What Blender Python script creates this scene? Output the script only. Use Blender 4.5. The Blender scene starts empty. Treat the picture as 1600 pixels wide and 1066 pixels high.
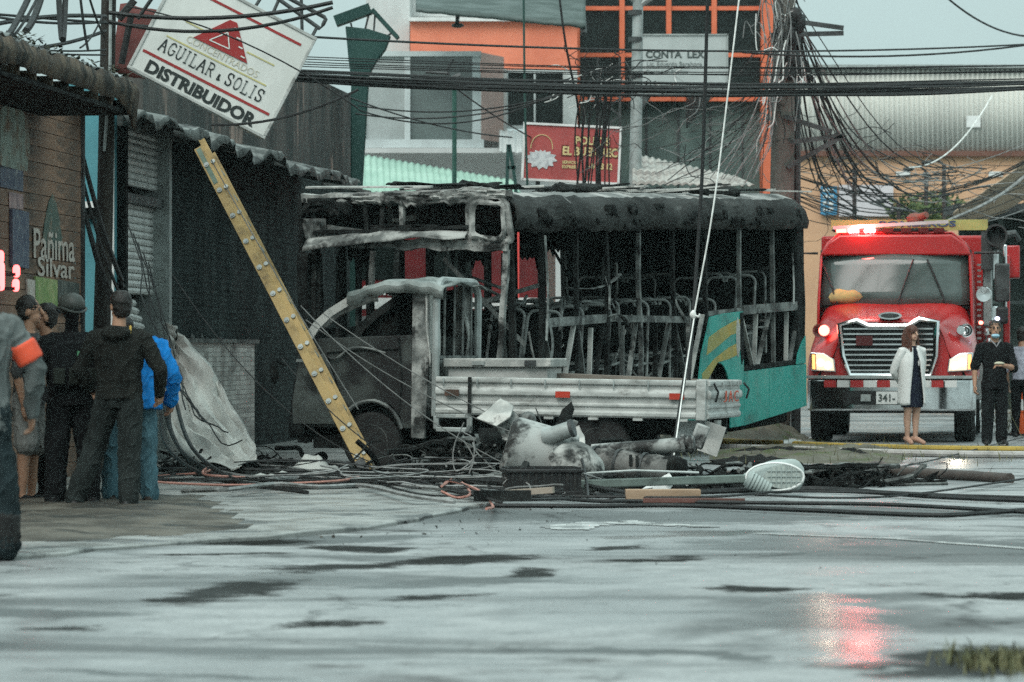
import bpy, bmesh, math, random
import numpy as np
from mathutils import Vector as V, Matrix, Euler, noise, kdtree
random.seed(7)
sc = bpy.context.scene
col = sc.collection
R = math.radians
# ------------------------------------------------------------------ camera, sky, sun, exposure
F, CH, HY = 5800.0, 1.28, 553.0            # focal length in photo pixels, eye height in metres, horizon row
cam = bpy.data.cameras.new('camera'); camo = bpy.data.objects.new('camera', cam); col.objects.link(camo)
camo.location = (0, 0, CH); camo.rotation_euler = (R(90), 0, 0)
cam.sensor_width = 36; cam.lens = F/1600*36; cam.shift_y = (HY-533)/1600
cam.clip_start = 0.5; cam.clip_end = 3000
cam.dof.use_dof = True; cam.dof.focus_distance = 40; cam.dof.aperture_fstop = 4.0
sc.camera = camo
w = bpy.data.worlds.new('World'); sc.world = w; w.use_nodes = True
nt = w.node_tree; N = nt.nodes; L = nt.links; N.clear()
SUN_EL, SUN_ROT = R(52), R(205)
sky = N.new('ShaderNodeTexSky'); sky.sky_type = 'NISHITA'; sky.sun_disc = False
sky.sun_elevation = SUN_EL; sky.sun_rotation = SUN_ROT; sky.dust_density = 4
hs = N.new('ShaderNodeHueSaturation'); hs.inputs['Saturation'].default_value = .35
L.new(sky.outputs[0], hs.inputs['Color'])
skm = N.new('ShaderNodeVectorMath'); skm.operation = 'SCALE'; skm.inputs['Scale'].default_value = .18
L.new(hs.outputs[0], skm.inputs[0])
tc = N.new('ShaderNodeTexCoord'); sx = N.new('ShaderNodeSeparateXYZ'); L.new(tc.outputs['Generated'], sx.inputs[0])
mr = N.new('ShaderNodeMapRange'); mr.inputs[1].default_value = 0; mr.inputs[2].default_value = 1
mr.inputs[3].default_value = 3.7; mr.inputs[4].default_value = 11.5           # overcast: zenith nearly three times the horizon
L.new(sx.outputs[2], mr.inputs[0])
cl = N.new('ShaderNodeTexNoise'); cl.inputs['Scale'].default_value = 3.0; cl.inputs['Detail'].default_value = 4
L.new(tc.outputs['Generated'], cl.inputs[0])
cm = N.new('ShaderNodeMapRange'); cm.inputs[1].default_value = .3; cm.inputs[2].default_value = .7; cm.inputs[3].default_value = .88; cm.inputs[4].default_value = 1.1
L.new(cl.outputs[0], cm.inputs[0])
mu = N.new('ShaderNodeMath'); mu.operation = 'MULTIPLY'; L.new(mr.outputs[0], mu.inputs[0]); L.new(cm.outputs[0], mu.inputs[1])
tint = N.new('ShaderNodeVectorMath'); tint.operation = 'SCALE'; tint.inputs[0].default_value = (.74, .99, .98)
L.new(mu.outputs[0], tint.inputs['Scale'])
ad = N.new('ShaderNodeVectorMath'); ad.operation = 'ADD'; L.new(skm.outputs[0], ad.inputs[0]); L.new(tint.outputs[0], ad.inputs[1])
bg = N.new('ShaderNodeBackground'); bg.inputs['Strength'].default_value = .10
wo = N.new('ShaderNodeOutputWorld'); L.new(ad.outputs[0], bg.inputs['Color']); L.new(bg.outputs[0], wo.inputs[0])
sl = bpy.data.lights.new('sun', 'SUN'); sl.energy = 1.5; sl.angle = R(40); sl.color = (1, .97, .92)
so = bpy.data.objects.new('sun', sl); col.objects.link(so)
so.rotation_euler = (R(90)-SUN_EL, 0, R(180)-SUN_ROT)     # lamp shines from the same side as the sky's sun
so.location = (0, 0, 40)
vs = sc.view_settings; vs.view_transform = 'Standard'; vs.look = 'None'; vs.exposure = .5; vs.gamma = 1; vs.use_curve_mapping = False
sc.render.engine = 'CYCLES'; cy = sc.cycles
cy.use_denoising = False; cy.max_bounces = 4; cy.diffuse_bounces = 2; cy.glossy_bounces = 2; cy.use_adaptive_sampling = True; cy.adaptive_threshold = .025; cy.transmission_bounces = 4; cy.transparent_max_bounces = 10
cy.sample_clamp_indirect = 6; cy.caustics_reflective = False; cy.caustics_refractive = False

# ------------------------------------------------------------------ helpers
def at(px, py, D): return V(((px-800)/F*D, D, CH-(py-HY)/F*D))
def gnd(px, py, z=0.):
    D = (CH-z)*F/(py-HY); return V(((px-800)/F*D, D, z))
def hz(py, D): return CH-(py-HY)/F*D
def wx(px, D): return (px-800)/F*D
def S(r, g, b):
    f = lambda c: (c/12.92 if c <= .04045 else ((c+.055)/1.055)**2.4)
    return (f(r/255), f(g/255), f(b/255))
def nz(x, y, z, s=1., seed=0.): return noise.noise(V((x*s+seed*7.13, y*s+seed*3.7, z*s-seed)))

class MB:
    def __init__(s): s.v = []; s.f = []; s.m = []
    def add(s, vs_, fs, mi=0, T=None):
        o = len(s.v)
        s.v += [tuple(T @ V(p)) if T else tuple(p) for p in vs_]
        for q in fs: s.f.append(tuple(i+o for i in q)); s.m.append(mi)
        return s
    def box(s, lo, hi, mi=0, T=None):
        x0, y0, z0 = lo; x1, y1, z1 = hi
        return s.add([(x0,y0,z0),(x1,y0,z0),(x1,y1,z0),(x0,y1,z0),(x0,y0,z1),(x1,y0,z1),(x1,y1,z1),(x0,y1,z1)],
              [(0,3,2,1),(4,5,6,7),(0,1,5,4),(1,2,6,5),(2,3,7,6),(3,0,4,7)], mi, T)
    def bar(s, a, b, w_, h, mi=0, up=(0,0,1)):
        a = V(a); b = V(b); d = (b-a).normalized(); u = V(up)
        if abs(d.dot(u)) > .97: u = V((0,1,0))
        x = d.cross(u).normalized(); z = x.cross(d)
        q = [(-1,-1),(1,-1),(1,1),(-1,1)]
        vs_ = [a+x*(i*w_/2)+z*(j*h/2) for i, j in q]+[b+x*(i*w_/2)+z*(j*h/2) for i, j in q]
        return s.add(vs_, [(0,1,2,3)[::-1],(4,5,6,7),(0,1,5,4),(1,2,6,5),(2,3,7,6),(3,0,4,7)], mi)
    def tube(s, pts, r, n=8, mi=0, caps=True, closed=False, flat=1.0, rnd=False):
        pts = [V(p) for p in pts]; k = len(pts)
        rr = list(r) if isinstance(r, (list, tuple)) else [r]*k
        if rnd:
            d0 = (pts[0]-pts[1]).normalized(); d1 = (pts[-1]-pts[-2]).normalized()
            pts = [pts[0]+d0*rr[0]*.92, pts[0]+d0*rr[0]*.6]+pts+[pts[-1]+d1*rr[-1]*.6, pts[-1]+d1*rr[-1]*.92]
            rr = [rr[0]*.35, rr[0]*.8]+rr+[rr[-1]*.8, rr[-1]*.35]; k += 4
        vs_ = []; px_ = None
        for i, p in enumerate(pts):
            if closed: d = pts[(i+1) % k]-pts[i-1]
            else: d = pts[min(i+1, k-1)]-pts[max(i-1, 0)]
            d = d.normalized() if d.length > 1e-9 else V((0,0,1))
            if px_ is None:
                u = V((0,0,1)) if abs(d.z) < .9 else V((1,0,0))
                x = d.cross(u).normalized()
            else:
                x = px_-d*px_.dot(d)
                x = x.normalized() if x.length > 1e-6 else d.orthogonal().normalized()
            px_ = x; y = d.cross(x)
            for j in range(n):
                t = 2*math.pi*j/n
                vs_.append(p+x*(rr[i]*math.cos(t))+y*(rr[i]*flat*math.sin(t)))
        fs = []
        for i in range(k if closed else k-1):
            for j in range(n):
                a = i*n+j; b = i*n+(j+1) % n; c = ((i+1) % k)*n+(j+1) % n; d = ((i+1) % k)*n+j
                fs.append((a, b, c, d))
        if caps and not closed:
            fs.append(tuple(range(n))[::-1]); fs.append(tuple(range((k-1)*n, k*n)))
        return s.add(vs_, fs, mi)
    def rings(s, rg, n=16, mi=0):            # rg: (x, y, z, rx, ry) stacked ellipses
        vs_ = []
        for x, y, z, rx, ry in rg:
            for j in range(n):
                t = 2*math.pi*j/n; vs_.append((x+rx*math.cos(t), y+ry*math.sin(t), z))
        fs = []
        for i in range(len(rg)-1):
            for j in range(n): fs.append((i*n+j, i*n+(j+1) % n, (i+1)*n+(j+1) % n, (i+1)*n+j))
        fs.append(tuple(range(n))[::-1]); fs.append(tuple(range((len(rg)-1)*n, len(rg)*n)))
        return s.add(vs_, fs, mi)
    def ell(s, c, r, n=12, mi=0, T=None):
        c = V(c); vs_ = [c+V((0,0,-r[2]))]; h = n//2
        for i in range(1, h):
            a = -math.pi/2+math.pi*i/h
            for j in range(n):
                t = 2*math.pi*j/n
                vs_.append(c+V((r[0]*math.cos(a)*math.cos(t), r[1]*math.cos(a)*math.sin(t), r[2]*math.sin(a))))
        vs_.append(c+V((0,0,r[2]))); last = len(vs_)-1
        fs = [(0, 1+(j+1) % n, 1+j) for j in range(n)]
        for i in range(h-2):
            for j in range(n): fs.append((1+i*n+j, 1+i*n+(j+1) % n, 1+(i+1)*n+(j+1) % n, 1+(i+1)*n+j))
        o = 1+(h-2)*n
        fs += [(o+j, o+(j+1) % n, last) for j in range(n)]
        return s.add(vs_, fs, mi, T)
    def lathe(s, prof, n=20, mi=0, T=None):   # (r, z) about local z
        vs_ = [(r*math.cos(2*math.pi*j/n), r*math.sin(2*math.pi*j/n), z) for r, z in prof for j in range(n)]
        fs = [(i*n+j, i*n+(j+1) % n, (i+1)*n+(j+1) % n, (i+1)*n+j) for i in range(len(prof)-1) for j in range(n)]
        if prof[0][0] > 1e-4: fs.append(tuple(range(n))[::-1])
        if prof[-1][0] > 1e-4: fs.append(tuple(range((len(prof)-1)*n, len(prof)*n)))
        return s.add(vs_, fs, mi, T)
    def prism(s, poly, lo, hi, ax='y', mi=0, T=None):
        k = len(poly)
        g = {'y': lambda p, t: (p[0], t, p[1]), 'x': lambda p, t: (t, p[0], p[1]), 'z': lambda p, t: (p[0], p[1], t)}[ax]
        vs_ = [g(p, lo) for p in poly]+[g(p, hi) for p in poly]
        fs = [tuple(range(k)), tuple(range(2*k-1, k-1, -1))]+[(i, i+k, (i+1) % k+k, (i+1) % k) for i in range(k)]
        return s.add(vs_, fs, mi, T)
    def grid(s, P, mi=0, close=False):
        n = len(P[0]); vs_ = [p for row in P for p in row]; fs = []
        for i in range(len(P)-1):
            for j in range(n if close else n-1):
                fs.append((i*n+j, i*n+(j+1) % n, (i+1)*n+(j+1) % n, (i+1)*n+j))
        return s.add(vs_, fs, mi)
    def mesh(s, name, mats, ang=38, fix=True):
        me = bpy.data.meshes.new(name); me.from_pydata(s.v, [], s.f)
        for m in (mats if isinstance(mats, (list, tuple)) else [mats]): me.materials.append(m)
        me.polygons.foreach_set('material_index', s.m)
        if fix:
            bm = bmesh.new(); bm.from_mesh(me); bmesh.ops.recalc_face_normals(bm, faces=bm.faces); bm.to_mesh(me); bm.free()
        me.polygons.foreach_set('use_smooth', [True]*len(me.polygons))
        me.set_sharp_from_angle(angle=R(ang)); me.update()
        return me
    def build(s, name, mats, parent=None, bevel=0, solid=0, ang=38, loc=None, rot=None, fix=True, kind=None):
        o = bpy.data.objects.new(name, s.mesh(name, mats, ang, fix)); col.objects.link(o)
        if parent: o.parent = parent
        if loc is not None: o.location = loc
        if rot is not None: o.rotation_euler = rot
        if solid: m = o.modifiers.new('solid', 'SOLIDIFY'); m.thickness = solid; m.offset = 0
        if bevel: m = o.modifiers.new('bevel', 'BEVEL'); m.width = bevel; m.segments = 2; m.limit_method = 'ANGLE'; m.angle_limit = R(40)
        if kind: o['kind'] = kind
        return o
def tag(o, label=None, cat=None, group=None, kind=None):
    if label: o['label'] = label
    if cat: o['category'] = cat
    if group: o['group'] = group
    if kind: o['kind'] = kind
    return o
def empty(name, loc=(0,0,0), rot=(0,0,0), label=None, cat=None, group=None):
    o = bpy.data.objects.new(name, None); col.objects.link(o); o.location = loc; o.rotation_euler = rot; o.empty_display_size = .2
    return tag(o, label, cat, group)
def copy_tree(o, parent=None):
    c = o.copy(); col.objects.link(c); c.parent = parent
    for ch in [x for x in bpy.data.objects if x.parent == o]: copy_tree(ch, c)
    return c
def inst(name, me, parent=None, loc=(0,0,0), rot=(0,0,0), scale=None):
    o = bpy.data.objects.new(name, me); col.objects.link(o); o.parent = parent; o.location = loc; o.rotation_euler = rot
    if scale: o.scale = scale
    return o
def text(name, s, size, mat, parent, T, width=None, height=None, bold=0., align='CENTER', thick=.002):
    cu = bpy.data.curves.new(name, 'FONT'); cu.body = s; cu.size = size; cu.align_x = align; cu.align_y = 'CENTER'
    cu.offset = bold; cu.extrude = thick; cu.resolution_u = 3
    t = bpy.data.objects.new('tmp', cu); col.objects.link(t)
    me = bpy.data.meshes.new_from_object(t.evaluated_get(bpy.context.evaluated_depsgraph_get()))
    bpy.data.objects.remove(t); bpy.data.curves.remove(cu)
    co = np.array([v.co[:] for v in me.vertices])
    if len(co) == 0: return None
    lo, hi = co.min(0), co.max(0)
    fx = width/(hi[0]-lo[0]) if width else 1; fy = height/(hi[1]-lo[1]) if height else (fx if width else 1)
    c = (lo+hi)/2 if align == 'CENTER' else np.array([lo[0], (lo[1]+hi[1])/2, 0])
    for v in me.vertices:
        p = v.co; v.co = T @ V(((p.x-c[0])*fx, -p.z, (p.y-c[1])*fy))      # upright in local xz, front towards -y
    me.materials.clear(); me.materials.append(mat)
    o = bpy.data.objects.new(name, me); col.objects.link(o); o.parent = parent
    return o
def crumple(o, amp, sc_=3., seed=0., amp2=0., axis=None):
    me = o.data
    for v in me.vertices:
        p = v.co; d = V((nz(p.x,p.y,p.z,sc_,seed), nz(p.x,p.y,p.z,sc_,seed+5), nz(p.x,p.y,p.z,sc_,seed+9)))*amp
        if amp2: d += V((nz(p.x,p.y,p.z,sc_*3.3,seed+2), nz(p.x,p.y,p.z,sc_*3.3,seed+6), nz(p.x,p.y,p.z,sc_*3.3,seed+3)))*amp2
        if axis: d = V((d.x*axis[0], d.y*axis[1], d.z*axis[2]))
        v.co = p+d
    me.update(); return o
def sag(a, b, s=0., n=14, wob=0., seed=0.):
    a = V(a); b = V(b); out = []
    for i in range(n+1):
        t = i/n; p = a.lerp(b, t); p.z -= s*4*t*(1-t)
        if wob: p += V((nz(t*4,seed,0), nz(seed,t*4,1), nz(1,seed,t*4)))*wob*min(1, 6*t*(1-t))
        out.append(p)
    return out
def spline(pts, n=6):
    P = [V(p) for p in pts]; P = [P[0]*2-P[1]]+P+[P[-1]*2-P[-2]]; out = []
    for i in range(1, len(P)-2):
        for k in range(n):
            t = k/n; a, b, c, d = P[i-1:i+3]
            out.append(.5*((2*b)+(c-a)*t+(2*a-5*b+4*c-d)*t*t+(3*b-a-3*c+d)*t**3))
    out.append(P[-2]); return out

# ------------------------------------------------------------------ materials
MATS = {}
def M(name, c1, c2=None, scale=6., rough=.6, r2=None, metal=0., bump=0., bscale=60., stretch=(1,1,1), lo=.4, hi=.62, spec=.28, c3=None, s3=2., t3=(.55,.7), coat=0., trans=0., alpha=1., emit=None, es=0.):
    m = bpy.data.materials.new(name); m.use_nodes = True; nt = m.node_tree; n = nt.nodes; l = nt.links
    b = n['Principled BSDF']; b.inputs['Metallic'].default_value = metal
    b.inputs['Specular IOR Level'].default_value = spec; b.inputs['Coat Weight'].default_value = coat; b.inputs['Coat Roughness'].default_value = .15
    b.inputs['Transmission Weight'].default_value = trans; b.inputs['Alpha'].default_value = alpha
    if emit: b.inputs['Emission Color'].default_value = (*emit, 1); b.inputs['Emission Strength'].default_value = es
    t = n.new('ShaderNodeTexCoord'); mp = n.new('ShaderNodeMapping'); mp.inputs['Scale'].default_value = stretch
    l.new(t.outputs['Object'], mp.inputs[0])
    def nse(s, d=6, ro=.6):
        q = n.new('ShaderNodeTexNoise'); q.inputs['Scale'].default_value = s; q.inputs['Detail'].default_value = d; q.inputs['Roughness'].default_value = ro
        l.new(mp.outputs[0], q.inputs[0]); return q
    def rng(src, a, b_, o0, o1):
        q = n.new('ShaderNodeMapRange'); q.interpolation_type = 'SMOOTHSTEP'
        for i, x in enumerate((a, b_, o0, o1)): q.inputs[1+i].default_value = x
        l.new(src, q.inputs[0]); return q.outputs[0]
    def mix(f, A, B):
        q = n.new('ShaderNodeMix'); q.data_type = 'RGBA'; l.new(f, q.inputs['Factor'])
        for x, i in ((A, 6), (B, 7)):
            if isinstance(x, tuple): q.inputs[i].default_value = (*x[:3], 1)
            else: l.new(x, q.inputs[i])
        return q.outputs[2]
    if c2 is None: c2 = tuple(x*.8 for x in c1)
    n1 = nse(scale); f1 = rng(n1.outputs[0], lo, hi, 0, 1)
    c = mix(f1, c1, c2)
    if c3: n3 = nse(s3, 8, .7); c = mix(rng(n3.outputs[0], t3[0], t3[1], 0, 1), c, c3)
    l.new(c, b.inputs['Base Color'])
    if r2 is None: r2 = min(1, rough*1.25)
    l.new(rng(nse(scale*1.7).outputs[0], .35, .65, rough, r2), b.inputs['Roughness'])
    if bump:
        bp = n.new('ShaderNodeBump'); bp.inputs['Strength'].default_value = bump; bp.inputs['Distance'].default_value = .02
        l.new(nse(bscale, 4).outputs[0], bp.inputs['Height']); l.new(bp.outputs[0], b.inputs['Normal'])
    MATS[name] = m; return m
def EM(name, c, s):
    m = bpy.data.materials.new(name); m.use_nodes = True; n = m.node_tree.nodes; b = n['Principled BSDF']
    b.inputs['Base Color'].default_value = (*c, 1); b.inputs['Emission Color'].default_value = (*c, 1); b.inputs['Emission Strength'].default_value = s
    return m
soot = M('soot', (.008,.009,.009), (.022,.024,.023), 5, .85, c3=(.075,.08,.076), s3=4, t3=(.58,.75), bump=.4, bscale=40, spec=.12)
char = M('char', (.006,.0065,.0065), (.015,.016,.015), 7, .9, bump=.6, bscale=30, spec=.10)
ash = M('ash', (.10,.105,.10), (.36,.36,.34), 3.2, .75, c3=(.02,.021,.02), s3=2.4, t3=(.5,.62), bump=.4, bscale=30)
ashlite = M('ash_light', (.28,.285,.27), (.5,.49,.46), 3, .7, c3=(.05,.05,.048), s3=3.2, t3=(.55,.68), bump=.3, bscale=40)
burntsteel = M('burnt_steel', (.07,.076,.073), (.20,.21,.20), 4, .6, c3=(.02,.02,.02), s3=3, t3=(.5,.65), metal=.3, bump=.2)
teal = M('teal_paint', (.028,.30,.255), (.024,.24,.205), 2.2, .42, c3=(.03,.10,.085), s3=2.2, t3=(.54,.74), bump=.08)
gold = M('gold_paint', (.38,.27,.06), (.26,.25,.08), 2, .45, c3=(.10,.14,.08), s3=2.6, t3=(.52,.75))
white = M('white_paint', (.72,.73,.71), (.60,.61,.59), 3, .5, c3=(.30,.30,.28), s3=2.5, t3=(.6,.8), bump=.05)
silver = M('grey_bed_paint', (.44,.45,.43), (.31,.32,.305), 3, .45, c3=(.11,.11,.10), s3=1.9, t3=(.50,.72), bump=.15, stretch=(1,1,2.2))
rubber = M('rubber', (.014,.014,.014), (.022,.022,.021), 9, .7, bump=.3)
chrome = M('chrome', (.75,.76,.76), (.6,.6,.6), 4, .12, metal=1.)
dsteel = M('dark_steel', (.07,.075,.075), (.04,.043,.043), 5, .5, metal=.4)
galv = M('galvanised', (.36,.39,.38), (.26,.28,.27), 5, .5, metal=.35, bump=.08)
blackp = M('black_plastic', (.012,.012,.012), (.02,.02,.02), 8, .45)
wireb = M('black_cable', (.013,.014,.014), (.02,.02,.02), 9, .55)
wireg = M('grey_cable', (.26,.265,.26), (.16,.165,.16), 9, .6)
wirew = M('white_cable', (.72,.72,.69), (.55,.55,.52), 9, .6)
copper = M('pink_copper_cable', (.42,.20,.16), (.30,.14,.11), 9, .5)
glassd = M('dark_glass', (.008,.012,.011), (.014,.019,.018), 2, .10, spec=.25)
redm = M('red_sign_paint', (.50,.045,.05), (.42,.035,.04), 3, .5)
# ================================================================== the setting: road, pavement, verge
def road_mat():
    m = bpy.data.materials.new('wet_asphalt'); m.use_nodes = True; nt = m.node_tree; n = nt.nodes; l = nt.links; b = n['Principled BSDF']
    t = n.new('ShaderNodeTexCoord')
    def nse(s, d=5, ro=.55, loc=(0,0,0), dist=0., st=(1,1,1)):
        mp = n.new('ShaderNodeMapping'); mp.inputs['Location'].default_value = loc; mp.inputs['Scale'].default_value = st; l.new(t.outputs['Object'], mp.inputs[0])
        q = n.new('ShaderNodeTexNoise'); q.inputs['Scale'].default_value = s; q.inputs['Detail'].default_value = d; q.inputs['Roughness'].default_value = ro; q.inputs['Distortion'].default_value = dist
        l.new(mp.outputs[0], q.inputs[0]); return q.outputs[0]
    def rng(src, a, b_, o0, o1):
        q = n.new('ShaderNodeMapRange'); q.interpolation_type = 'SMOOTHSTEP'
        for i, x in enumerate((a, b_, o0, o1)): q.inputs[1+i].default_value = x
        l.new(src, q.inputs[0]); return q.outputs[0]
    def mth(op, a, b_):
        q = n.new('ShaderNodeMath'); q.operation = op
        for i, x in enumerate((a, b_)):
            if isinstance(x, (int, float)): q.inputs[i].default_value = x
            else: l.new(x, q.inputs[i])
        return q.outputs[0]
    def mix(f, A, B):
        q = n.new('ShaderNodeMix'); q.data_type = 'RGBA'; l.new(f, q.inputs['Factor'])
        for x, i in ((A, 6), (B, 7)):
            if isinstance(x, tuple): q.inputs[i].default_value = (*x, 1)
            else: l.new(x, q.inputs[i])
        return q.outputs[2]
    wetn = nse(.42, 6, .6, (3.1, 1.7, 0), .6, (.8, .5, 1))
    wet = rng(wetn, .36, .56, 1, 0)                      # 1 = standing water film
    fine = nse(38, 3); mid = nse(3.2, 6, .65, (9, 2, 0), .4)
    c = mix(rng(mid, .35, .7, 0, 1), (.22,.226,.225), (.34,.346,.343))
    mud = rng(nse(.55, 7, .70, (6.3, 0.4, 0), .9, (.55, .55, 1)), .565, .66, 0, 1)
    dk = rng(nse(.30, 5, .62, (1.3, 8.4, 0), .5, (.8, .6, 1)), .53, .62, 0, 1)
    c = mix(dk, c, (.085,.09,.09))                     # fresher, darker asphalt repairs
    c = mix(mud, c, (.022,.023,.022))                    # soot and mud washed across the road
    c = mix(wet, c, (.23,.237,.237))
    stk = rng(nse(.75, 7, .68, (5.5, 2.2, 0), .8, (.16, .75, 1)), .50, .62, 0, 1)      # long washed streaks across the road
    c = mix(mth('MULTIPLY', stk, .9), c, (.065,.071,.071))
    # shaped stains: soot washed along the gutter, drier grey lanes, and standing water
    dn = n.new('ShaderNodeTexNoise'); dn.inputs['Scale'].default_value = 1.1; dn.inputs['Detail'].default_value = 6; dn.inputs['Roughness'].default_value = .65; l.new(t.outputs['Object'], dn.inputs[0])
    ds = n.new('ShaderNodeVectorMath'); ds.operation = 'MULTIPLY_ADD'; l.new(dn.outputs['Color'], ds.inputs[0]); ds.inputs[1].default_value = (.9,1.8,0); ds.inputs[2].default_value = (-.45,-.9,0)
    da = n.new('ShaderNodeVectorMath'); l.new(t.outputs['Object'], da.inputs[0]); l.new(ds.outputs[0], da.inputs[1])
    brk = nse(3.2, 9, .74, (4, 4, 0), .5, (.55,1,1))
    def blob(A, B, th, hard=.18):
        A = gnd(*A); B = gnd(*B); m_ = (A+B)/2; d = B-A
        mp = n.new('ShaderNodeMapping'); mp.vector_type = 'TEXTURE'; mp.inputs['Location'].default_value = m_; mp.inputs['Rotation'].default_value = (0,0,math.atan2(d.y,d.x)); mp.inputs['Scale'].default_value = (d.length*.80, th*.62, 1)
        l.new(da.outputs[0], mp.inputs[0]); g = n.new('ShaderNodeTexGradient'); g.gradient_type = 'SPHERICAL'; l.new(mp.outputs[0], g.inputs[0])
        return rng(mth('ADD', g.outputs[1], mth('MULTIPLY', mth('SUBTRACT', brk, .5), 1.9)), hard, hard+.34, 0, 1)
    def union(bl):
        q = bl[0]
        for x in bl[1:]: q = mth('MAXIMUM', q, x)
        return q
    sootm = union([blob(*a) for a in (((285,940),(430,906),.7),((440,894),(650,881),.75),((600,884),(810,866),.7),((90,842),(330,836),.9),((330,850),(450,842),.8),((520,850),(600,866),.6),((1120,925),(1240,918),.5),((1380,1050),(1600,1010),1.0),((780,905),(860,890),.35),((200,872),(420,868),.35),((640,940),(760,930),.3),((880,858),(1010,853),.3),((0,985),(160,978),.35),((420,975),(560,968),.25),((1480,935),(1600,925),.5),((980,878),(1080,872),.5))])
    grey = union([blob(*a, .06) for a in (((1180,845),(1640,862),2.6),((640,808),(1000,802),1.6),((250,848),(640,838),1.2),((620,915),(860,905),.6),((1150,800),(1650,800),2.2),((-20,950),(130,962),.9),((880,812),(1300,806),2.4),((1250,930),(1600,935),.35),((820,1010),(1200,1030),.35),((40,1045),(420,1062),.3))])
    pool = union([blob(*a, .12) for a in (((1270,930),(1330,1030),.7),((520,806),(770,800),.8),((1380,725),(1560,715),2.),((950,840),(1180,832),.7))])
    c = mix(rng(fine, .35, .7, 0, .35), c, (.05,.05,.05))
    c = mix(grey, c, (.085,.092,.092)); c = mix(sootm, c, (.016,.017,.016))
    vo = n.new('ShaderNodeTexVoronoi'); vo.feature = 'DISTANCE_TO_EDGE'; vo.inputs['Scale'].default_value = .42; l.new(da.outputs[0], vo.inputs['Vector'])
    crack = mth('MULTIPLY', rng(vo.outputs['Distance'], .0, .014, 1, 0), rng(nse(.5, 3, .5, (2,9,0)), .45, .6, 0, 1))
    c = mix(mth('MULTIPLY', crack, .8), c, (.02,.02,.02)); l.new(c, b.inputs['Base Color'])
    ro = rng(wet, 0, 1, .58, .30); ro2 = mth('ADD', ro, mth('MULTIPLY', mud, .30)); ro3 = mth('ADD', ro2, rng(mid, .3, .7, -.03, .06)); ro3 = mth('ADD', ro3, rng(fine, .3, .7, -.04, .10))
    ro4 = mth('ADD', ro3, mth('MULTIPLY', sootm, .30)); ro5 = mth('MULTIPLY', ro4, rng(pool, 0, 1, 1, .40)); l.new(ro5, b.inputs['Roughness'])
    b.inputs['Specular IOR Level'].default_value = .62
    sp1 = rng(mud, 0, 1, .85, .12); sp2 = mth('MULTIPLY', mth('MULTIPLY', sp1, rng(mth('MAXIMUM', dk, stk), 0, 1, 1, .5)), mth('MULTIPLY', rng(sootm, 0, 1, 1, .15), rng(grey, 0, 1, 1, .35))); l.new(sp2, b.inputs['Specular IOR Level'])
    bp = n.new('ShaderNodeBump'); bp.inputs['Distance'].default_value = .004; l.new(mth('ADD', fine, mth('MULTIPLY', mid, 2.)), bp.inputs['Height'])
    l.new(rng(wet, 0, 1, .30, .05), bp.inputs['Strength']); l.new(bp.outputs[0], b.inputs['Normal'])
    return m
asph = road_mat()
concm = M('wet_concrete', (.20,.20,.19), (.30,.30,.285), 1.3, .22, .55, c3=(.06,.062,.06), s3=1.1, t3=(.50,.60), bump=.15, bscale=25, spec=.6)
mudm = M('mud', (.055,.048,.038), (.11,.098,.08), 1.8, .5, .8, c3=(.025,.024,.02), s3=1.4, t3=(.48,.6), bump=.7, bscale=9)
paintm = M('road_paint', (.46,.47,.46), (.32,.33,.32), 4, .4, .6, c3=(.13,.135,.135), s3=3.5, t3=(.46,.60))
mb = MB()
ys = [4]+list(np.linspace(10, 60, 101))+[70, 90, 120, 200, 400]
xs = [-220, -90, -40]+list(np.linspace(-14, 14, 57))+[40, 90, 220]
def roadz(x, y): return nz(x,y,0,.35,1)*.016+nz(x,y,0,1.1,2)*.005
P = [[(x, y, roadz(x,y) if 9 < y < 62 and abs(x) < 15 else 0) for x in xs] for y in ys]
mb.grid(P)
tag(mb.build('road', asph), kind='structure')
# left pavement, a worn concrete apron with a low broken kerb
edge = [(-9,22.6),(-3.6,22.9),(-2.55,24.3),(-1.75,25.6),(-1.05,27.1),(-.55,29.3),(-.08,31.9),(-.25,34.5),(-.6,37),(-.9,40),(-1.0,46),(-.6,60),(1.5,80),(-20,80),(-20,22.6)]
def inside(x, y, poly):
    c = False
    for i in range(len(poly)):
        x0, y0 = poly[i]; x1, y1 = poly[i-1]
        if (y0 > y) != (y1 > y) and x < (x1-x0)*(y-y0)/(y1-y0)+x0: c = not c
    return c
sp = spline([(x, y, 0) for x, y in edge[:12]], 5)
ring = [(p.x+nz(p.x,p.y,0,2.2)*.10, p.y+nz(p.x,p.y,3,2.2)*.10) for p in sp]+edge[12:]
mb = MB(); k = len(ring)
mb.add([(x,y,-.05) for x, y in ring]+[(x,y,.030+.012*nz(x,y,0,1.2)) for x, y in ring], [tuple(range(k,2*k))]+[(i,(i+1)%k,(i+1)%k+k,i+k) for i in range(k)])
tag(mb.build('pavement', concm, bevel=.012), kind='structure')
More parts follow.
